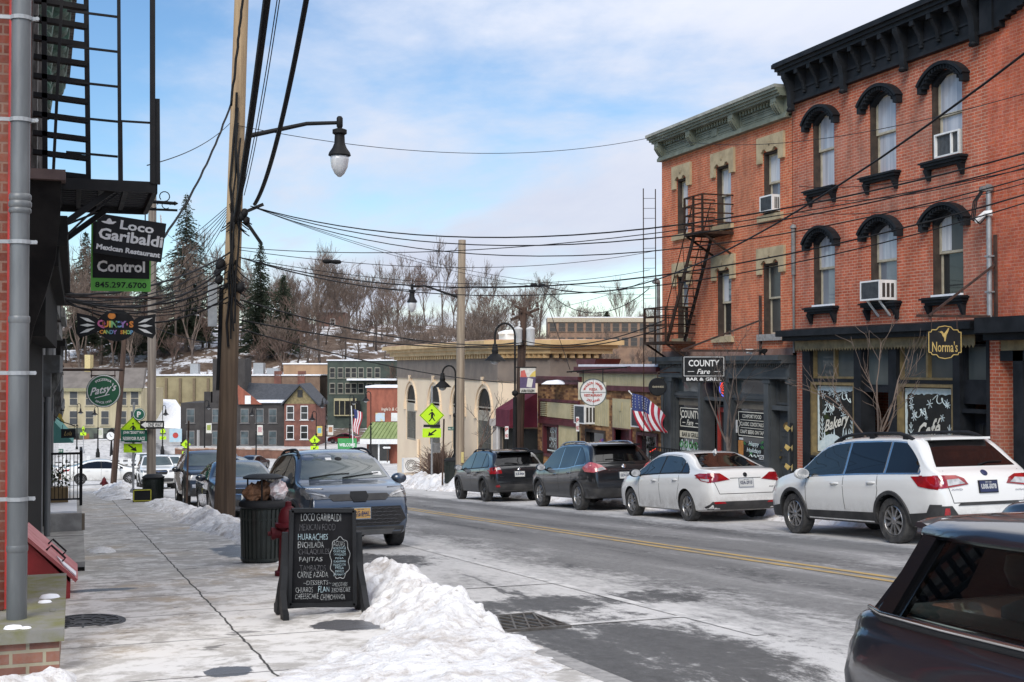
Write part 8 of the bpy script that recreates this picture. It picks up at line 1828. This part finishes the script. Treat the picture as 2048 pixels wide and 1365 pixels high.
def plate_sign(name,label,px0,py0,px1,py1,dep,mat,txt,tm,post=None,h=.5,cat='sign',arrow=None,extra=None):
 a,b = atD(px0,py1,dep),atD(px1,py0,dep);t = thing(name,label,cat,a);w_,hh = (px1-px0) / 2500 * dep,(py1-py0) / 2500 * dep;m = MB();m.prism([a,a+RT*w_,a+RT*w_+UP*hh,a+UP*hh],FWD*.012);pn = m.build('panel',mat,t);m = MB();c = a + RT * w_ / 2 + UP * hh / 2 - FWD * .002
 if arrow:m.poly([c+RT*x*w_+UP*y*hh-FWD*.004 for x,y in arrow]);m.build('arrow',WHITE,pn);m = MB();c = c + RT * w_ * .12
 for i,s_ in enumerate(txt):m.text(s_,c+UP*hh*(.25-.5*i if len(txt) > 1 else 0),RT,UP,h=hh*h,w_=w_*(.84 if not arrow else .58),bold=.03,ext=.006)
 if txt:m.build('lettering',tm,pn)
 if post:m = MB();m.tube([atD(post[0],post[1],dep)+FWD*.05,atD(post[0],post[2],dep)+FWD*.05],post[3],7);m.build('post',post[4],t)
 return t
STG = M('street_sign_green',(.01,.12,.075),(.012,.10,.065),3,.5)
plate_sign('street_sign','green street name plates reading Reservoir Place under the crosswalk diamond',243,860,295,883,46.8,STG,('JOHN "ZIGGY" WAY','RESERVOIR PLACE'),WHITE,None,.30)
t = plate_sign('one_way_sign','black and white one way sign pointing left beside the grey pole',281,842,329,858,46.6,BLACKP,('ONE WAY',),BLACKP,None,.5,arrow=((-.46,0),(-.26,.42),(-.26,.26),(.44,.26),(.44,-.26),(-.26,-.26),(-.26,-.42)))
c = atD(279,829,46.8);t = thing('parking_sign','round green parking sign with a white P above the one way sign','sign',c);m = MB();m.lathe(c,[(.235,-.01),(.235,.012)],24,-FWD);pn = m.build('disc',STG,t);m = MB();m.text('P',c-FWD*.016,RT,UP,h=.22,bold=.04);m.tube([c-FWD*.014+RT*.205*math.cos(a)+UP*.205*math.sin(a) for a in [k*.3 for k in range(22)]],.012,4,False);m.build('lettering',WHITE,pn)
plate_sign('street_sign','small green Market Street name plate at the end of the left shops',109,898,128,906,62,STG,('MARKET ST',),WHITE,(118,906,985,.03,BLACK),.5)
plate_sign('small_street_sign','small teal street name plate on the lamp post by the bank',896,854,908,861,55,STG,('MILL ST',),WHITE,None);plate_sign('street_sign','green street name plate on a thin post before the bank windows',959,852,977,860,56,STG,('E MAIN ST',),WHITE,(967,850,935,.025,GALV))
plate_sign('one_way_sign','tiny far one way sign on a brown post at the corner shop',765,892,782,899,115,BLACKP,(),WHITE,(775,892,925,.05,DWOOD),arrow=((-.46,0),(-.26,.42),(-.26,.26),(.44,.26),(.44,-.26),(-.26,-.26),(-.26,-.42)))
plate_sign('parking_rule_sign','white no parking sign on a black post before the cream boards of the restaurant',1152,834,1158,863,41,WHITE,('P','NO'),REDP,(1157,863,925,.04,BLACK),.3);plate_sign('parking_rule_sign','white no parking sign on a black post by the maroon awning',1010,853,1017,878,46,WHITE,('P','NO'),REDP,(1014,878,930,.04,BLACK),.3)
plate_sign('billboard','green and yellow notice board standing in the snow by the corner shop',676,877,714,903,128,M('board_green',(.05,.30,.09)),('WELCOME',),WHITE,(695,903,920,.1,WHITE),.25);plate_sign('notice_board','black notice board with large white letters in front of the bank',856,907,892,929,60,BLACKP,('COMPASS',),WHITE,(862,929,945,.06,BLACK),.42)
for lab,px,py0,py1,dep in (('thin dark steel post in the snow ridge behind the far bin',377,842,1012,37),('thin dark steel post right of the near crosswalk sign',887,838,970,50)):t = thing('steel_post',lab,'post',atD(px,py1,dep));m = MB();a,b = atD(px-2,py1,dep),atD(px+1,py0,dep);m.bar(a,b,.07,.05);m.build('channel',DWOOD,t);m = MB();m.bar(b-UP*.5-FWD*.03,b-UP*.02-FWD*.03,.09,.012);m.build('sign_edge',BLACK,t)
# pole clock, condenser, small flag
t = thing('pole_clock','round white street clock on a black post in front of the yellow shop house','clock',atD(224,910,150));c = atD(224,872,150);m = MB();m.tube([atD(224,912,150),c-UP*.5],[.2,.09],8);m.lathe(c,[(.55,.0),(.58,.25),(.5,.3)],20,-FWD);m.prism([c+RT*a+UP*b for a,b in ((-.6,.5),(.6,.5),(0,.95))],FWD*.3);m.build('case',BLACK,t);m = MB();m.lathe(c-FWD*.31,[(.48,0),(.48,.01)],20,-FWD);f = m.build('dial',WHITE,t);m = MB();m.bar(c-FWD*.33,c-FWD*.33+UP*.3-RT*.12,.05,.01,FWD);m.bar(c-FWD*.33,c-FWD*.33+RT*.2-UP*.1,.05,.01,FWD);m.build('hands',BLACK,f)
t = thing('condenser','white outdoor air conditioning condenser at the foot of the bank wall','air conditioner',atD(822,945,64));c = atD(822,930,64);m = MB();m.box(c.x-.42,c.x+.42,c.y-.2,c.y+.2,c.z-.38,c.z+.36);m.build('casing',WHITE,t);m = MB()
for r in (.28,.2,.12):m.tube([c+Vector((-.05+r*math.cos(a),-.21,r*math.sin(a))) for a in [k*.42 for k in range(16)]],.012,4,False)
m.build('fan_guard',BLACK,t)
t = thing('flag','small drooping American flag on a white pole by the corner shop','flag',atD(706,925,128));m = MB();m.tube([atD(708,925,128),atD(703,812,128),],.05,6);m.build('staff',WHITE,t);m = MB();q = atD(716,818,127.8)
for j in range(10):
 for i in range(7):f = lambda u,v:q + RT * (-.45+.9*u*(1-.35*v)+.08*math.sin(v*6)) - UP * (2.3*v+.35*u) + FWD * .1 * math.sin(u*7);u,v = i / 7,j / 10;m.k = 2 if (i < 3 and j < 4) else i % 2;m.add([f(u,v),f(u+1/7,v),f(u+1/7,v+.1),f(u,v+.1)],[(3,2,1,0)])
m.build('cloth',[FLAGR,FLAGW,FLAGB],t)
# litter bins
def bin_(label,c,r,h,open_=False):
 t = thing('litter_bin',label,'litter bin',c);m = MB();m.lathe(c,[(r*.86,0),(r*.88,h*.03),(r*.93,h*.9),(r*.98,h*.93)],26)
 for k in range(30):a = k * 2 * math.pi / 30;d = Vector((math.cos(a),math.sin(a),0));m.bar(c+d*r*.89+UP*h*.03,c+d*r*.95+UP*h*.9,.035,.02,d)
 for z in (.05,.72):m.lathe(c+UP*h*z,[(r*.93,0),(r*.96,.005),(r*.96,.03),(r*.93,.035)],26,cap=False)
 m.build('slatted_body',M('dark_green_black_paint',(.012,.017,.015),(.022,.028,.025),6,.4),t,smooth=30);m = MB();m.lathe(c+UP*h*.93,[(r*.98,0),(r*1.04,.01),(r*1.03,.06),(r*.86,.10),(r*.6,.09)] if open_ else [(r,0),(r*1.04,.04),(r*.7,.12),(.01,.14)],26,cap=not open_);m.build('rim',BLACKP,t,smooth=50);return t
cb = Vector((2.40,17.0,zwalk(17)));t = bin_('near black litter bin with bags piled under its raised lid',cb,.31,.80,True);m = MB()
for a in (.4,2.4,4.5):d = Vector((math.cos(a),math.sin(a),0)) * .25;m.tube([cb+d+UP*.82,cb+d+UP*1.13],.012,5)
m.build('lid_support',BLACK,t);m = MB();m.lathe(cb+UP*1.12,[(.27,0),(.27,.02),(.2,.045),(.01,.055)],22);m.build('lid',BLACKP,t,smooth=40)
def bag(name,label,c,r,mat,seed,twist=True):
 rr = random.Random(seed);t = thing(name,label,'bag',c);m = MB();n,k_ = 18,12
 m.v = [c+Vector((math.sin(math.pi*j/k_)*math.cos(2*math.pi*i/n),math.sin(math.pi*j/k_)*math.sin(2*math.pi*i/n),-math.cos(math.pi*j/k_)*1.0))*r*(1+.35*mnoise.fractal(Vector((math.cos(6.28*i/n)*2,math.sin(6.28*i/n)*2,j*.4+seed*7)),.8,2,4)) for j in range(k_+1) for i in range(n)]
 for j in range(k_):
  for i in range(n):m.f.append((j*n+i,j*n+(i+1) % n,(j+1)*n+(i+1) % n,(j+1)*n+i));m.m.append(0)
 m.build('crumpled_paper' if 'brown' in label else 'film',mat,t)
 if twist:m = MB();m.tube([c+UP*r*.8,c+UP*r*1.3+RT*.02],[.05,.03],6);m.build('knot',mat,t)
PAPER = M('brown_paper',(.22,.11,.055),(.13,.065,.035),8,.8)
bag('paper_bag','crumpled brown paper bag at the left in the open litter bin',cb+Vector((-.15,-.08,.93)),.12,PAPER,1,False);bag('paper_bag','tall creased brown paper bag in the middle of the open litter bin',cb+Vector((.0,-.02,.95)),.13,PAPER,2,False);bag('plastic_bag','white plastic bag with a pink print stuffed in the open litter bin',cb+Vector((.18,-.08,.95)),.13,M('white_plastic_film',(.66,.64,.64),(.55,.40,.40),9,.35),3)
cf_ = gnd_ = Vector((2.5,43.5,zwalk(43.5)));t = bin_('far black litter bin at the foot of the grey pole',cf_,.36,.82);t = thing('yellow_rack','black box with a yellow painted frame leaning on the far litter bin','rack',(2.05,42.8,zwalk(42.8)));m = MB();z = zwalk(42.8);m.box(1.82,2.4,42.7,42.95,z,z+.42);m.build('box',BLACKP,t);m = MB()
for p,q in (((1.84,.05),(2.38,.05)),((1.84,.40),(2.38,.40)),((1.84,.05),(1.84,.4)),((2.38,.05),(2.38,.4))):m.bar((p[0],42.68,z+p[1]),(q[0],42.68,z+q[1]),.03,.03)
m.build('frame',M('yellow_steel',(.55,.52,.06)),t)
bin_('black litter bin at the right kerb behind the black hatchback',atD(905,966,50),.34,.95);bin_('dark litter bin in front of the mottled brick restaurant corner',atD(1071,950,46),.3,.85)
t = thing('cafe_barrier','black folding board and railing in front of the bar window','barrier',(15.8,32.6,zwalk(32.6)));z = zwalk(32.6);m = MB();m.box(15.9,15.94,31.9,33.0,z+.2,z+1.28);m.build('board',BLACKP,t);m = MB();m.text('Menu',(15.895,32.5,z+1.12),RIGHT,UP,h=.09,w_=.3);m.build('lettering',WHITE,t);m = MB()
for y in [31.9+.17*k for k in range(13)]:m.bar((16.2,y,z),(16.2,y,z+1.35),.02,.02)
for q in (.15,1.1,1.35):m.bar((16.2,31.9,z+q),(16.2,33.95,z+q),.03,.03)
m.build('railing',BLACK,t)
# hydrants
HYD = M('hydrant_red',(.085,.007,.012),(.06,.006,.009),4,.55,spec=.2)
for lab,c,s_ in (('red fire hydrant standing behind the chalkboard sign',Vector((2.40,14.9,zwalk(14.9))),.98),('small far red fire hydrant at the end of the left pavement',atD(210,984,72),1.0)):
 t = thing('fire_hydrant',lab,'fire hydrant',c);m = MB();m.lathe(c,[(.16*s_,0),(.16*s_,.05),(.13*s_,.06),(.115*s_,.12),(.11*s_,.55),(.14*s_,.56),(.16*s_,.58),(.16*s_,.62),(.125*s_,.63),(.12*s_,.70),(.09*s_,.78),(.04*s_,.82),(.035*s_,.87),(.003,.88)],18);m.build('barrel',HYD,t,smooth=40)
 for d in (Vector((-1,0,0)),Vector((1,0,0)),Vector((0,-1,0))):m = MB();m.lathe(c+UP*.5,[(.06,.08),(.06,.15),(.075,.155),(.075,.2),(.03,.21),(.025,.24)],10,d);m.build('outlet_cap',HYD,t,smooth=40)
# chalkboard
y = 11.08;z = zwalk(y);t = thing('chalkboard_sign','black swinging chalkboard with a chalk menu headed Loco Garibaldi','sign',(2.05,y,z));x0,x1 = 1.76,2.31;xc = (x0+x1) / 2
cl_,cr_ = atX(583,1018,1) ,0;sc_ = 11.12 / 2500;WX = lambda px:(atY0(px));
def bp(px,py):r = ray(px,py);d = y / r[1];return Vector((r[0]*d,y,EYE+r[2]*d))
TL,TRr,BL,BR = bp(584,1020),bp(708,1020),bp(580,1208),bp(710,1208);rt = (TRr-TL).normalized();m = MB();m.prism([BL,BR,TRr,TL],(0,.035,0));bd = m.build('board',M('chalkboard',(.008,.008,.009),(.016,.016,.018),3,.8,spec=.1),t);m = MB()
for a,b in ((TL,TRr),(TL,BL),(TRr,BR),(BL,BR)):m.bar(a+Vector((0,-.005,0)),b+Vector((0,-.005,0)),.035,.05,(0,1,0))
m.build('board_frame',BLACKP,t)
for px,s_ in ((577,-1),(714,1)):
 zt = bp(px,1064).z;xx = bp(px,1064).x + s_ * .022
 for dy in (-1,1):
  pl = [(0,zt),(.02,zt),(.035,z+.45),(.08,z+.25),(.2,z+.1),(.27,z+.07),(.27,z),(.12,z),(.05,z+.10),(0,z+.22)];m = MB();m.prism([Vector((xx-.025+s_*(.03 if q < z+.3 else 0),y+.015+dy*o,q)) for o,q in pl],(.05,0,0));m.build('leg',BLACKP,t)
m = MB();m.bar((bp(577,1064).x,y,z+.09),(bp(714,1064).x,y,z+.09),.05,.03);m.build('stretcher',BLACKP,t)
CH,CHF = M('chalk',(.42,.43,.43),(.22,.23,.23),30,.9,lo=.3,hi=.6),M('faint_chalk',(.13,.13,.14),(.05,.05,.055),30,.9,lo=.3,hi=.6);CHB = M('blue_white_chalk',(.45,.58,.62),(.25,.33,.36),30,.9,lo=.3,hi=.6)
def chalk(txt,px,py,wpx,hpx,mat):m = MB();m.text(txt,bp(px,py)+Vector((0,-.004,0)),rt,UP,h=hpx*sc_,w_=wpx*sc_,ext=.002,bold=-.008);m.v = [v+rt*.0045*mnoise.noise(v*45)+UP*.008*mnoise.noise(v*22+Vector((7,3,py))) for v in m.v];m.build('chalk_lettering',mat,bd)
for a in (('LOCO GARIBALDI',643,1034,80,15,CH),('MEXICAN FOOD',636,1054,72,12,CHF),('HUARACHES',627,1073,60,12,CHB),('ENCHILADA',623,1089,52,12,CH),('CHILAQUILES',629,1103,62,12,CHF),('FAJITAS',623,1119,46,12,CH),('TAMBAZOS',627,1135,52,12,CHF),('CARNE AZADA',627,1148,62,12,CH),('~DESSERTS~',636,1164,56,9,CH),('SMOOTHIES',681,1167,30,7,CH),('CHURROS',610,1178,34,10,CH),('FLAN',649,1177,22,11,CHB),('3LECHES CAKE',683,1178,37,9,CH),('CHEESECAKE',615,1191,47,10,CH),('CHIMICHANGA',667,1192,50,11,CH),('AGUAS',679,1086,24,10,CH)):chalk(*a)
for k,s_ in enumerate('HORCHATA,GUAYABA,TAMARINDO,PIÑA,GUANABANA,MARACUYA,FRESA,MANGO,JAMAICA'.split(',')):chalk(s_,680,1095+6.6*k,25 if len(s_) > 5 else 17,5,CHB)
m = MB();c = bp(681,1115);m.tube([c+rt*sc_*(19+1.8*math.sin(a*9))*math.cos(a)*min(1.15,1/max(.001,abs(math.cos(a))))**.5+UP*sc_*(41+2*math.sin(a*9))*math.sin(a)+Vector((0,-.005,0)) for a in [k*2*math.pi/60 for k in range(61)]],.0035,4,False);m.build('chalk_cloud',CH,bd)
# storm drain
t = thing('storm_drain','rusty cast iron storm drain grate in the gutter beside the snow heap','drain',(3.75,10.5,zroad(3.7,10.5)));m = MB();zq = lambda Y:zroad(3.7,Y) + .012;x0,x1,y0,y1 = 3.3,4.05,10.05,11.0
m.add([(x0,y0,zq(y0)-.004),(x1,y0,zq(y0)-.004),(x1,y1,zq(y1)-.004),(x0,y1,zq(y1)-.004)],[(0,1,2,3)]);m.build('pit',M('drain_black',(.006,.006,.006)),t);IR = M('rusty_grate_iron',(.12,.118,.115),(.075,.065,.058),9,.8,.2);m = MB()
for k in range(7):
 for s_ in (0,1):a = x0 + (x1-x0) * k / 6;b = a + (.28 if s_ else -.28);A,B = Vector((min(x1,max(x0,a)),y0,zq(y0))),Vector((min(x1,max(x0,b)),y1,zq(y1)));m.bar(A,B,.017,.02)
for k in (0,1):Y = y0 + (y1-y0) * k;m.bar((x0,Y,zq(Y)),(x1,Y,zq(Y)),.03,.02)
m.build('grate',IR,t)
# ================================================================ overhead cables
def cable(label,group,a,b,sag,r,wob=0.,n=22,name='cable'):
 a,b = Vector(a),Vector(b);sd = random.Random(int(abs(a.x*91+b.z*57+r*9000)));P = []
 for k in range(n+1):
  t = k / n;p = a.lerp(b,t) - UP * sag * 4 * t * (1-t)
  if wob and 0 < k < n:p += Vector((sd.uniform(-wob,wob),sd.uniform(-wob,wob),sd.uniform(-wob,wob)))
  P.append(p)
 m = MB();m.tube(P,r,5);o = m.build(name,BLACK,smooth=180);tag(o,label,'cable',group)
J,K_ = atD(500,412,26.8),atD(478,515,26.8)
for (a,e,sg,r) in ((J,(2110,290,15),.55,.012),(J,(2110,312,15),.60,.010),(J,(2110,340,15),.66,.009)):cable('black cable crossing the sky from the junction cluster to the right edge','upper street cables',a,atD(*e),sg*1.6,r)
for (a,e,sg,r) in ((atD(478,495,26.8),(2110,325,16),.5,.008),(K_,(2110,372,16),.95,.012),(K_,(2110,388,16),1.05,.009),(atD(478,500,26.8),(1320,500,37),.45,.008),(K_,(1300,540,38),.5,.008)):cable('black cable crossing from the lower pole bundle to the right hand facades','lower street cables',a,atD(*e),sg,r)
for e in ((1300,575,36),(1302,590,36)):cable('thin wire slanting from the junction cluster to the ladder of the bar building','thin slanting wires',J,atD(*e),.5,.006)
cable('thin wire running from the lamp arm to the sage cornice',None,atD(474,250,26.8),atD(1312,272,37),.55,.008);cable('thin wire running along the sage cornice to the right edge',None,atD(1312,272,37),atD(2100,172,18),.5,.007)
S_ = atD(1082,570,45);cable('thick twisted cable rising over the black cornice building to the upper right',None,S_,atD(2110,62,14),1.25,.017,.008);cable('thick wire from the tall bare pole to the dark splice',None,atD(925,572,47),S_,.05,.014);cable('black wire with splices from the leaning pole to the tall bare pole',None,K_,atD(925,574,47),.35,.014)
cable('wire dropping from the splice to the round restaurant sign',None,S_,atD(1140,740,43),-.0,.012);cable('slack wire looping from the splice to the ladder',None,S_,atD(1298,578,36),.85,.013);cable('thin wire rising from the restaurant roof to the ladder',None,atD(1100,618,46),atD(1298,560,36),.1,.007)
for sp_ in ((1068,570),(1084,570),(655,523),(672,524)):t = atD(*sp_,44.9 if sp_[0] > 1000 else 32.2);m = MB();m.lathe(t,[(.01,-.14),(.05,-.1),(.06,0),(.05,.1),(.01,.14)],8,(1,0,0));tag(m.build('cable_splice',BLACK,smooth=180),'dark splice closure hanging on a cable between the two tall poles','splice','cable splices')
for k in range(11):rr = random.Random(k);cable('black service cable sweeping from the leaning pole down to the left shop fronts','cables sweeping to the left shops',atD(455+rr.uniform(-6,6),505+10*k,26.7),atD(92+rr.uniform(-5,30),588+rr.uniform(-8,16),19+.5*k),.25+.08*(k % 5),(.02,.012,.010)[k % 3],.01)
for k in range(6):cable('thin cable fanning left from the leaning pole junction','thin cables fanning to the left',atD(462,405+3*k,26.7),atD(215+20*k,585+3*k,38),.15+.05*k,.008)
for k in range(3):cable('grey wire between the leaning pole and the grey far pole','wires to the grey pole',atD(460,520+25*k,27),atD(306,440+60*k,46),.3,.007)
cable('thick twisted cable dropping from the pole top to behind the Loco Garibaldi board',None,atD(460,205,26.7),atD(322,480,21),.25,.022,.01);cable('twisted cable up the face of the leaning pole',None,atD(460,210,26.6),atD(490,-60,26.4),-.1,.028,.012);cable('thin wire from the leaning pole to the fire escape',None,atD(458,245,26.8),atD(292,330,14.2),.12,.007)
cable('very thick black cable climbing overhead beside the leaning pole',None,atD(470,440,26.6),atD(545,-120,17),.2,.062);cable('thick black cable climbing overhead from the junction cluster',None,atD(508,408,26.6),atD(632,-130,16),.55,.042)
for k in range(2):cable('thin wire climbing overhead between the two thick cables','thin overhead wires',atD(482+5*k,390,26.7),atD(565+5*k,-100,18),.3,.009)
cable('long black wire crossing low from the leaning pole to the banner lamp',None,atD(466,655,27),atD(1042,767,50),.25,.016);cable('black wire crossing low behind the pole over the hillside',None,atD(308,655,46),atD(478,690,40),.15,.014)
for k,(a,b) in enumerate((((478,640,27),(1046,690,47.4)),((1046,682,47.4),(1330,640,36)),((1046,690,47.4),(1330,655,36)),((480,600,27),(1046,686,47.4)),((800,675,60),(1046,683,47.4)))):cable('bundled line running past the transformer pole','lines at the transformer pole',atD(*a),atD(*b),.3+.1*(k % 2),.018)
for k in range(3):cable('cable sagging across the front of the black cornice building','cables on the right facades',atD(1600,372+26*k,30),atD(2110,285+32*k,19),.25,.008)
# ================================================================ the black hatchback in the foreground, right-hand kerb side towards the camera
BLK2 = paint('foreground_black_paint',(.011,.013,.019),.0,(.15,.145,.14),.15)
a = 1.92;sp = dict(W=1.74,R=.31,wy=(1.2,-1.27),paint=BLK2,rim=5,tum=.1,rr=.13,pitch=.04,top=[(-a,.62),(-a+.02,.80),(-a+.08,.915),(-a+.2,.975),(-1.5,.995),(-.5,.99),(.7,.985),(1.0,.97),(1.5,.93),(1.75,.84),(1.86,.72),(a,.55)],
 belt=[(-a,.72),(-1.6,.86),(0,.86),(1.2,.84),(a,.65)],wid=[(-a,.60),(-a+.03,.68),(-a+.1,.76),(-a+.25,.825),(-1.3,.86),(0,.87),(1.2,.85),(1.7,.78),(1.87,.65),(a,.58)],bot=btab(3.84,.18,.17))
mc = Car('parked_car','black hatchback in the near right corner, seen over its rear side window',sp,(4.29,3.37,zroad(4.3,3.35)+.06),math.pi,None)
TINT = None
m_,nt_,b_ = newmat('tinted_clear_glass');nt_.nodes.remove(b_);o_ = nt_.nodes['Material Output'];gl_,tr_,mx_,fr_ = (nt_.nodes.new('ShaderNode' +x) for x in ('BsdfGlossy','BsdfTransparent','MixShader','Fresnel'));gl_.inputs['Roughness'].default_value = .01;gl_.inputs[0].default_value = (.9,.95,1,1);tr_.inputs[0].default_value = (.80,.88,.83,1);fr_.inputs[0].default_value = 1.5
nt_.links.new(fr_.outputs[0],mx_.inputs[0]);nt_.links.new(tr_.outputs[0],mx_.inputs[1]);nt_.links.new(gl_.outputs[0],mx_.inputs[2]);nt_.links.new(mx_.outputs[0],o_.inputs[0]);TINT = m_
GBK = M('gloss_black',(.006,.006,.007),None,3,.15,spec=.3)
# belt ring and roof ring (x, y, z)
def ringpts():
 bl = [(.70,-1.62),(.775,-1.45),(.80,-1.0),(.80,0),(.78,.7),(.66,1.02)];rf = [(.50,-1.42),(.585,-1.33),(.615,-.95),(.615,-.1),(.59,.28),(.50,.42)]
 return [Vector((x,y_,.985)) for x,y_ in bl],[Vector((x,y_,1.335)) for x,y_ in rf]
B_,T_ = ringpts()
def panel(name,quads,mat,th=.012):
 m = MB()
 for q in quads:m.poly(q)
 o = m.build(name,mat,mc.root,smooth=40);return o
mir = lambda v:Vector((-v.x,v.y,v.z))
for s_,f in ((1,lambda v:v),(-1,mir)):
 fl_ = (lambda q:q) if s_ > 0 else (lambda q:q[::-1])
 lerp = lambda i,t:(B_[i].lerp(B_[i+1],t),T_[i].lerp(T_[i+1],t))
 panel('side_window',[fl_([f(B_[2]),f(B_[3]),f(T_[3]),f(T_[2])]),fl_([f(B_[1]).lerp(f(B_[2]),.25),f(B_[2]),f(T_[2]),f(T_[1]).lerp(f(T_[2]),.25)])],TINT);panel('front_side_window',[fl_([f(B_[3]),f(B_[4]),f(T_[4]),f(T_[3])])],TINT)
 for i,rr_ in ((0,.03),(1,.055),(3,.028),(4,.03),(5,.035)):m = MB();m.bar(f(B_[i])-UP*.02,f(T_[i])+UP*.01,rr_*1.5,rr_,(s_,0,0));m.build('window_pillar',GBK,mc.root,smooth=40)
 m = MB();m.add([f(v)+Vector((s_*.004,0,0)) for v in (B_[0],B_[1].lerp(B_[2],.25),T_[1].lerp(T_[2],.25),T_[0])]+[f(v)-Vector((s_*.03,0,0)) for v in (B_[0],B_[1].lerp(B_[2],.25),T_[1].lerp(T_[2],.25),T_[0])],[(0,1,2,3),(7,6,5,4),(0,4,5,1),(3,2,6,7),(1,5,6,2),(0,3,7,4)]);m.build('rear_pillar_cover',GBK,mc.root,smooth=40)
 m = MB();m.tube([f(v)+Vector((s_*.028,-.03 if i == 0 else 0,.004)) for i,v in enumerate(B_)],.011,6);m.build('chrome_belt_strip',CHROME,mc.root,smooth=60);m = MB();m.tube([f(v)+Vector((s_*.015,-.02 if i == 0 else 0,-.02)) for i,v in enumerate(B_)],.018,6);m.build('rubber_belt_seal',BLACKP,mc.root,smooth=60)
panel('rear_window',[[mir(B_[0]),B_[0],T_[0],mir(T_[0])]],TINT);panel('windscreen',[[B_[5],mir(B_[5]),mir(T_[5]),T_[5]]],TINT)
# roof: crowned slab with rounded rim and rear spoiler
m = MB();full = [v for v in T_] + [mir(v) for v in T_[::-1]];rings = []
for k,(sc,dz) in enumerate(((1.03,-.005),(1.055,.012),(1.045,.04),(.97,.075),(.75,.108),(.4,.13),(.02,.138))):
 b = len(m.v);m.v += [Vector((v.x*sc,-.5+(v.y+.5)*(sc*(1.02 if v.y <-1 else 1)),v.z+dz)) for v in full];rings.append(b)
n = len(full)
for a_,b2 in zip(rings,rings[1:]):
 for j in range(n):m.f.append((a_+j,a_+(j+1) % n,b2+(j+1) % n,b2+j));m.m.append(0)
m.f.append(tuple(rings[0]+j for j in range(n-1,-1,-1)));m.m.append(0);m.build('roof',BLK2,mc.root,smooth=50)
m = MB();n = 10;pr = [(-.0,.0),(.12,.035),(.2,.03),(.22,.0),(.19,-.022),(.02,-.03)]
rows = []
for k in range(n+1):
 x = -.56 + 1.12 * k / n;e = 1 - abs(2*k/n-1) ** 5 * .5;b = len(m.v);m.v += [Vector((x,-1.40-p*e,1.375+q*e)) for p,q in pr];rows.append(b)
for a_,b2 in zip(rows,rows[1:]):
 for j in range(6):m.f.append((a_+j,a_+(j+1) % 6,b2+(j+1) % 6,b2+j));m.m.append(0)
m.f += [tuple(rows[0]+j for j in range(5,-1,-1)),tuple(rows[-1]+j for j in range(6))];m.m += [0,0];m.build('roof_spoiler',BLK2,mc.root,smooth=50)
m = MB();m.tube([(T_[i].x*-1.045,T_[i].y,T_[i].z+.004) for i in range(6)],.022,6);m.build('roof_drip_rail',BLACKP,mc.root,smooth=60)
# cabin: dark shelf, seats with headrests, wheel, inspection papers
INT = M('dark_cabin_trim',(.014,.014,.014),(.025,.025,.024),6,.7);m = MB();m.box(-.72,.72,-1.58,1.0,.992,1.0);m.build('cabin_shelf',INT,mc.root)
for y_ in (-.1,-.95):
 for x in (-.36,.36):m = MB();m.lathe((x,y_,1.0),[(.2,0),(.19,.06),(.1,.09),(.05,.1),(.05,.13),(.13,.15),(.155,.22),(.13,.285),(.02,.3)],14,(0,-.12,1),sx=.55);m.build('seat_headrest',INT,mc.root,smooth=60)
m = MB();m.tube([Vector((.36+.17*math.cos(q),.45,1.07+.16*math.sin(q))) for q in [k*.3 for k in range(22)]],.014,6,False);m.bar((.22,.45,1.07),(.5,.45,1.07),.03,.02);m.build('steering_wheel',INT,mc.root,smooth=60);m = MB();m.prism([(-.7,.62,1.0),(-.7,.95,1.0),(-.7,.95,1.06),(-.7,.72,1.11)],(1.4,0,0));m.build('dashboard',INT,mc.root)
m = MB();
for k,x in enumerate((-.5,-.36)):m.box(x,x+.12,.80-.05*k,.803-.05*k,1.09,1.19)
m.build('window_papers',M('pale_green_paper',(.45,.55,.5),None,5,.7),mc.root)
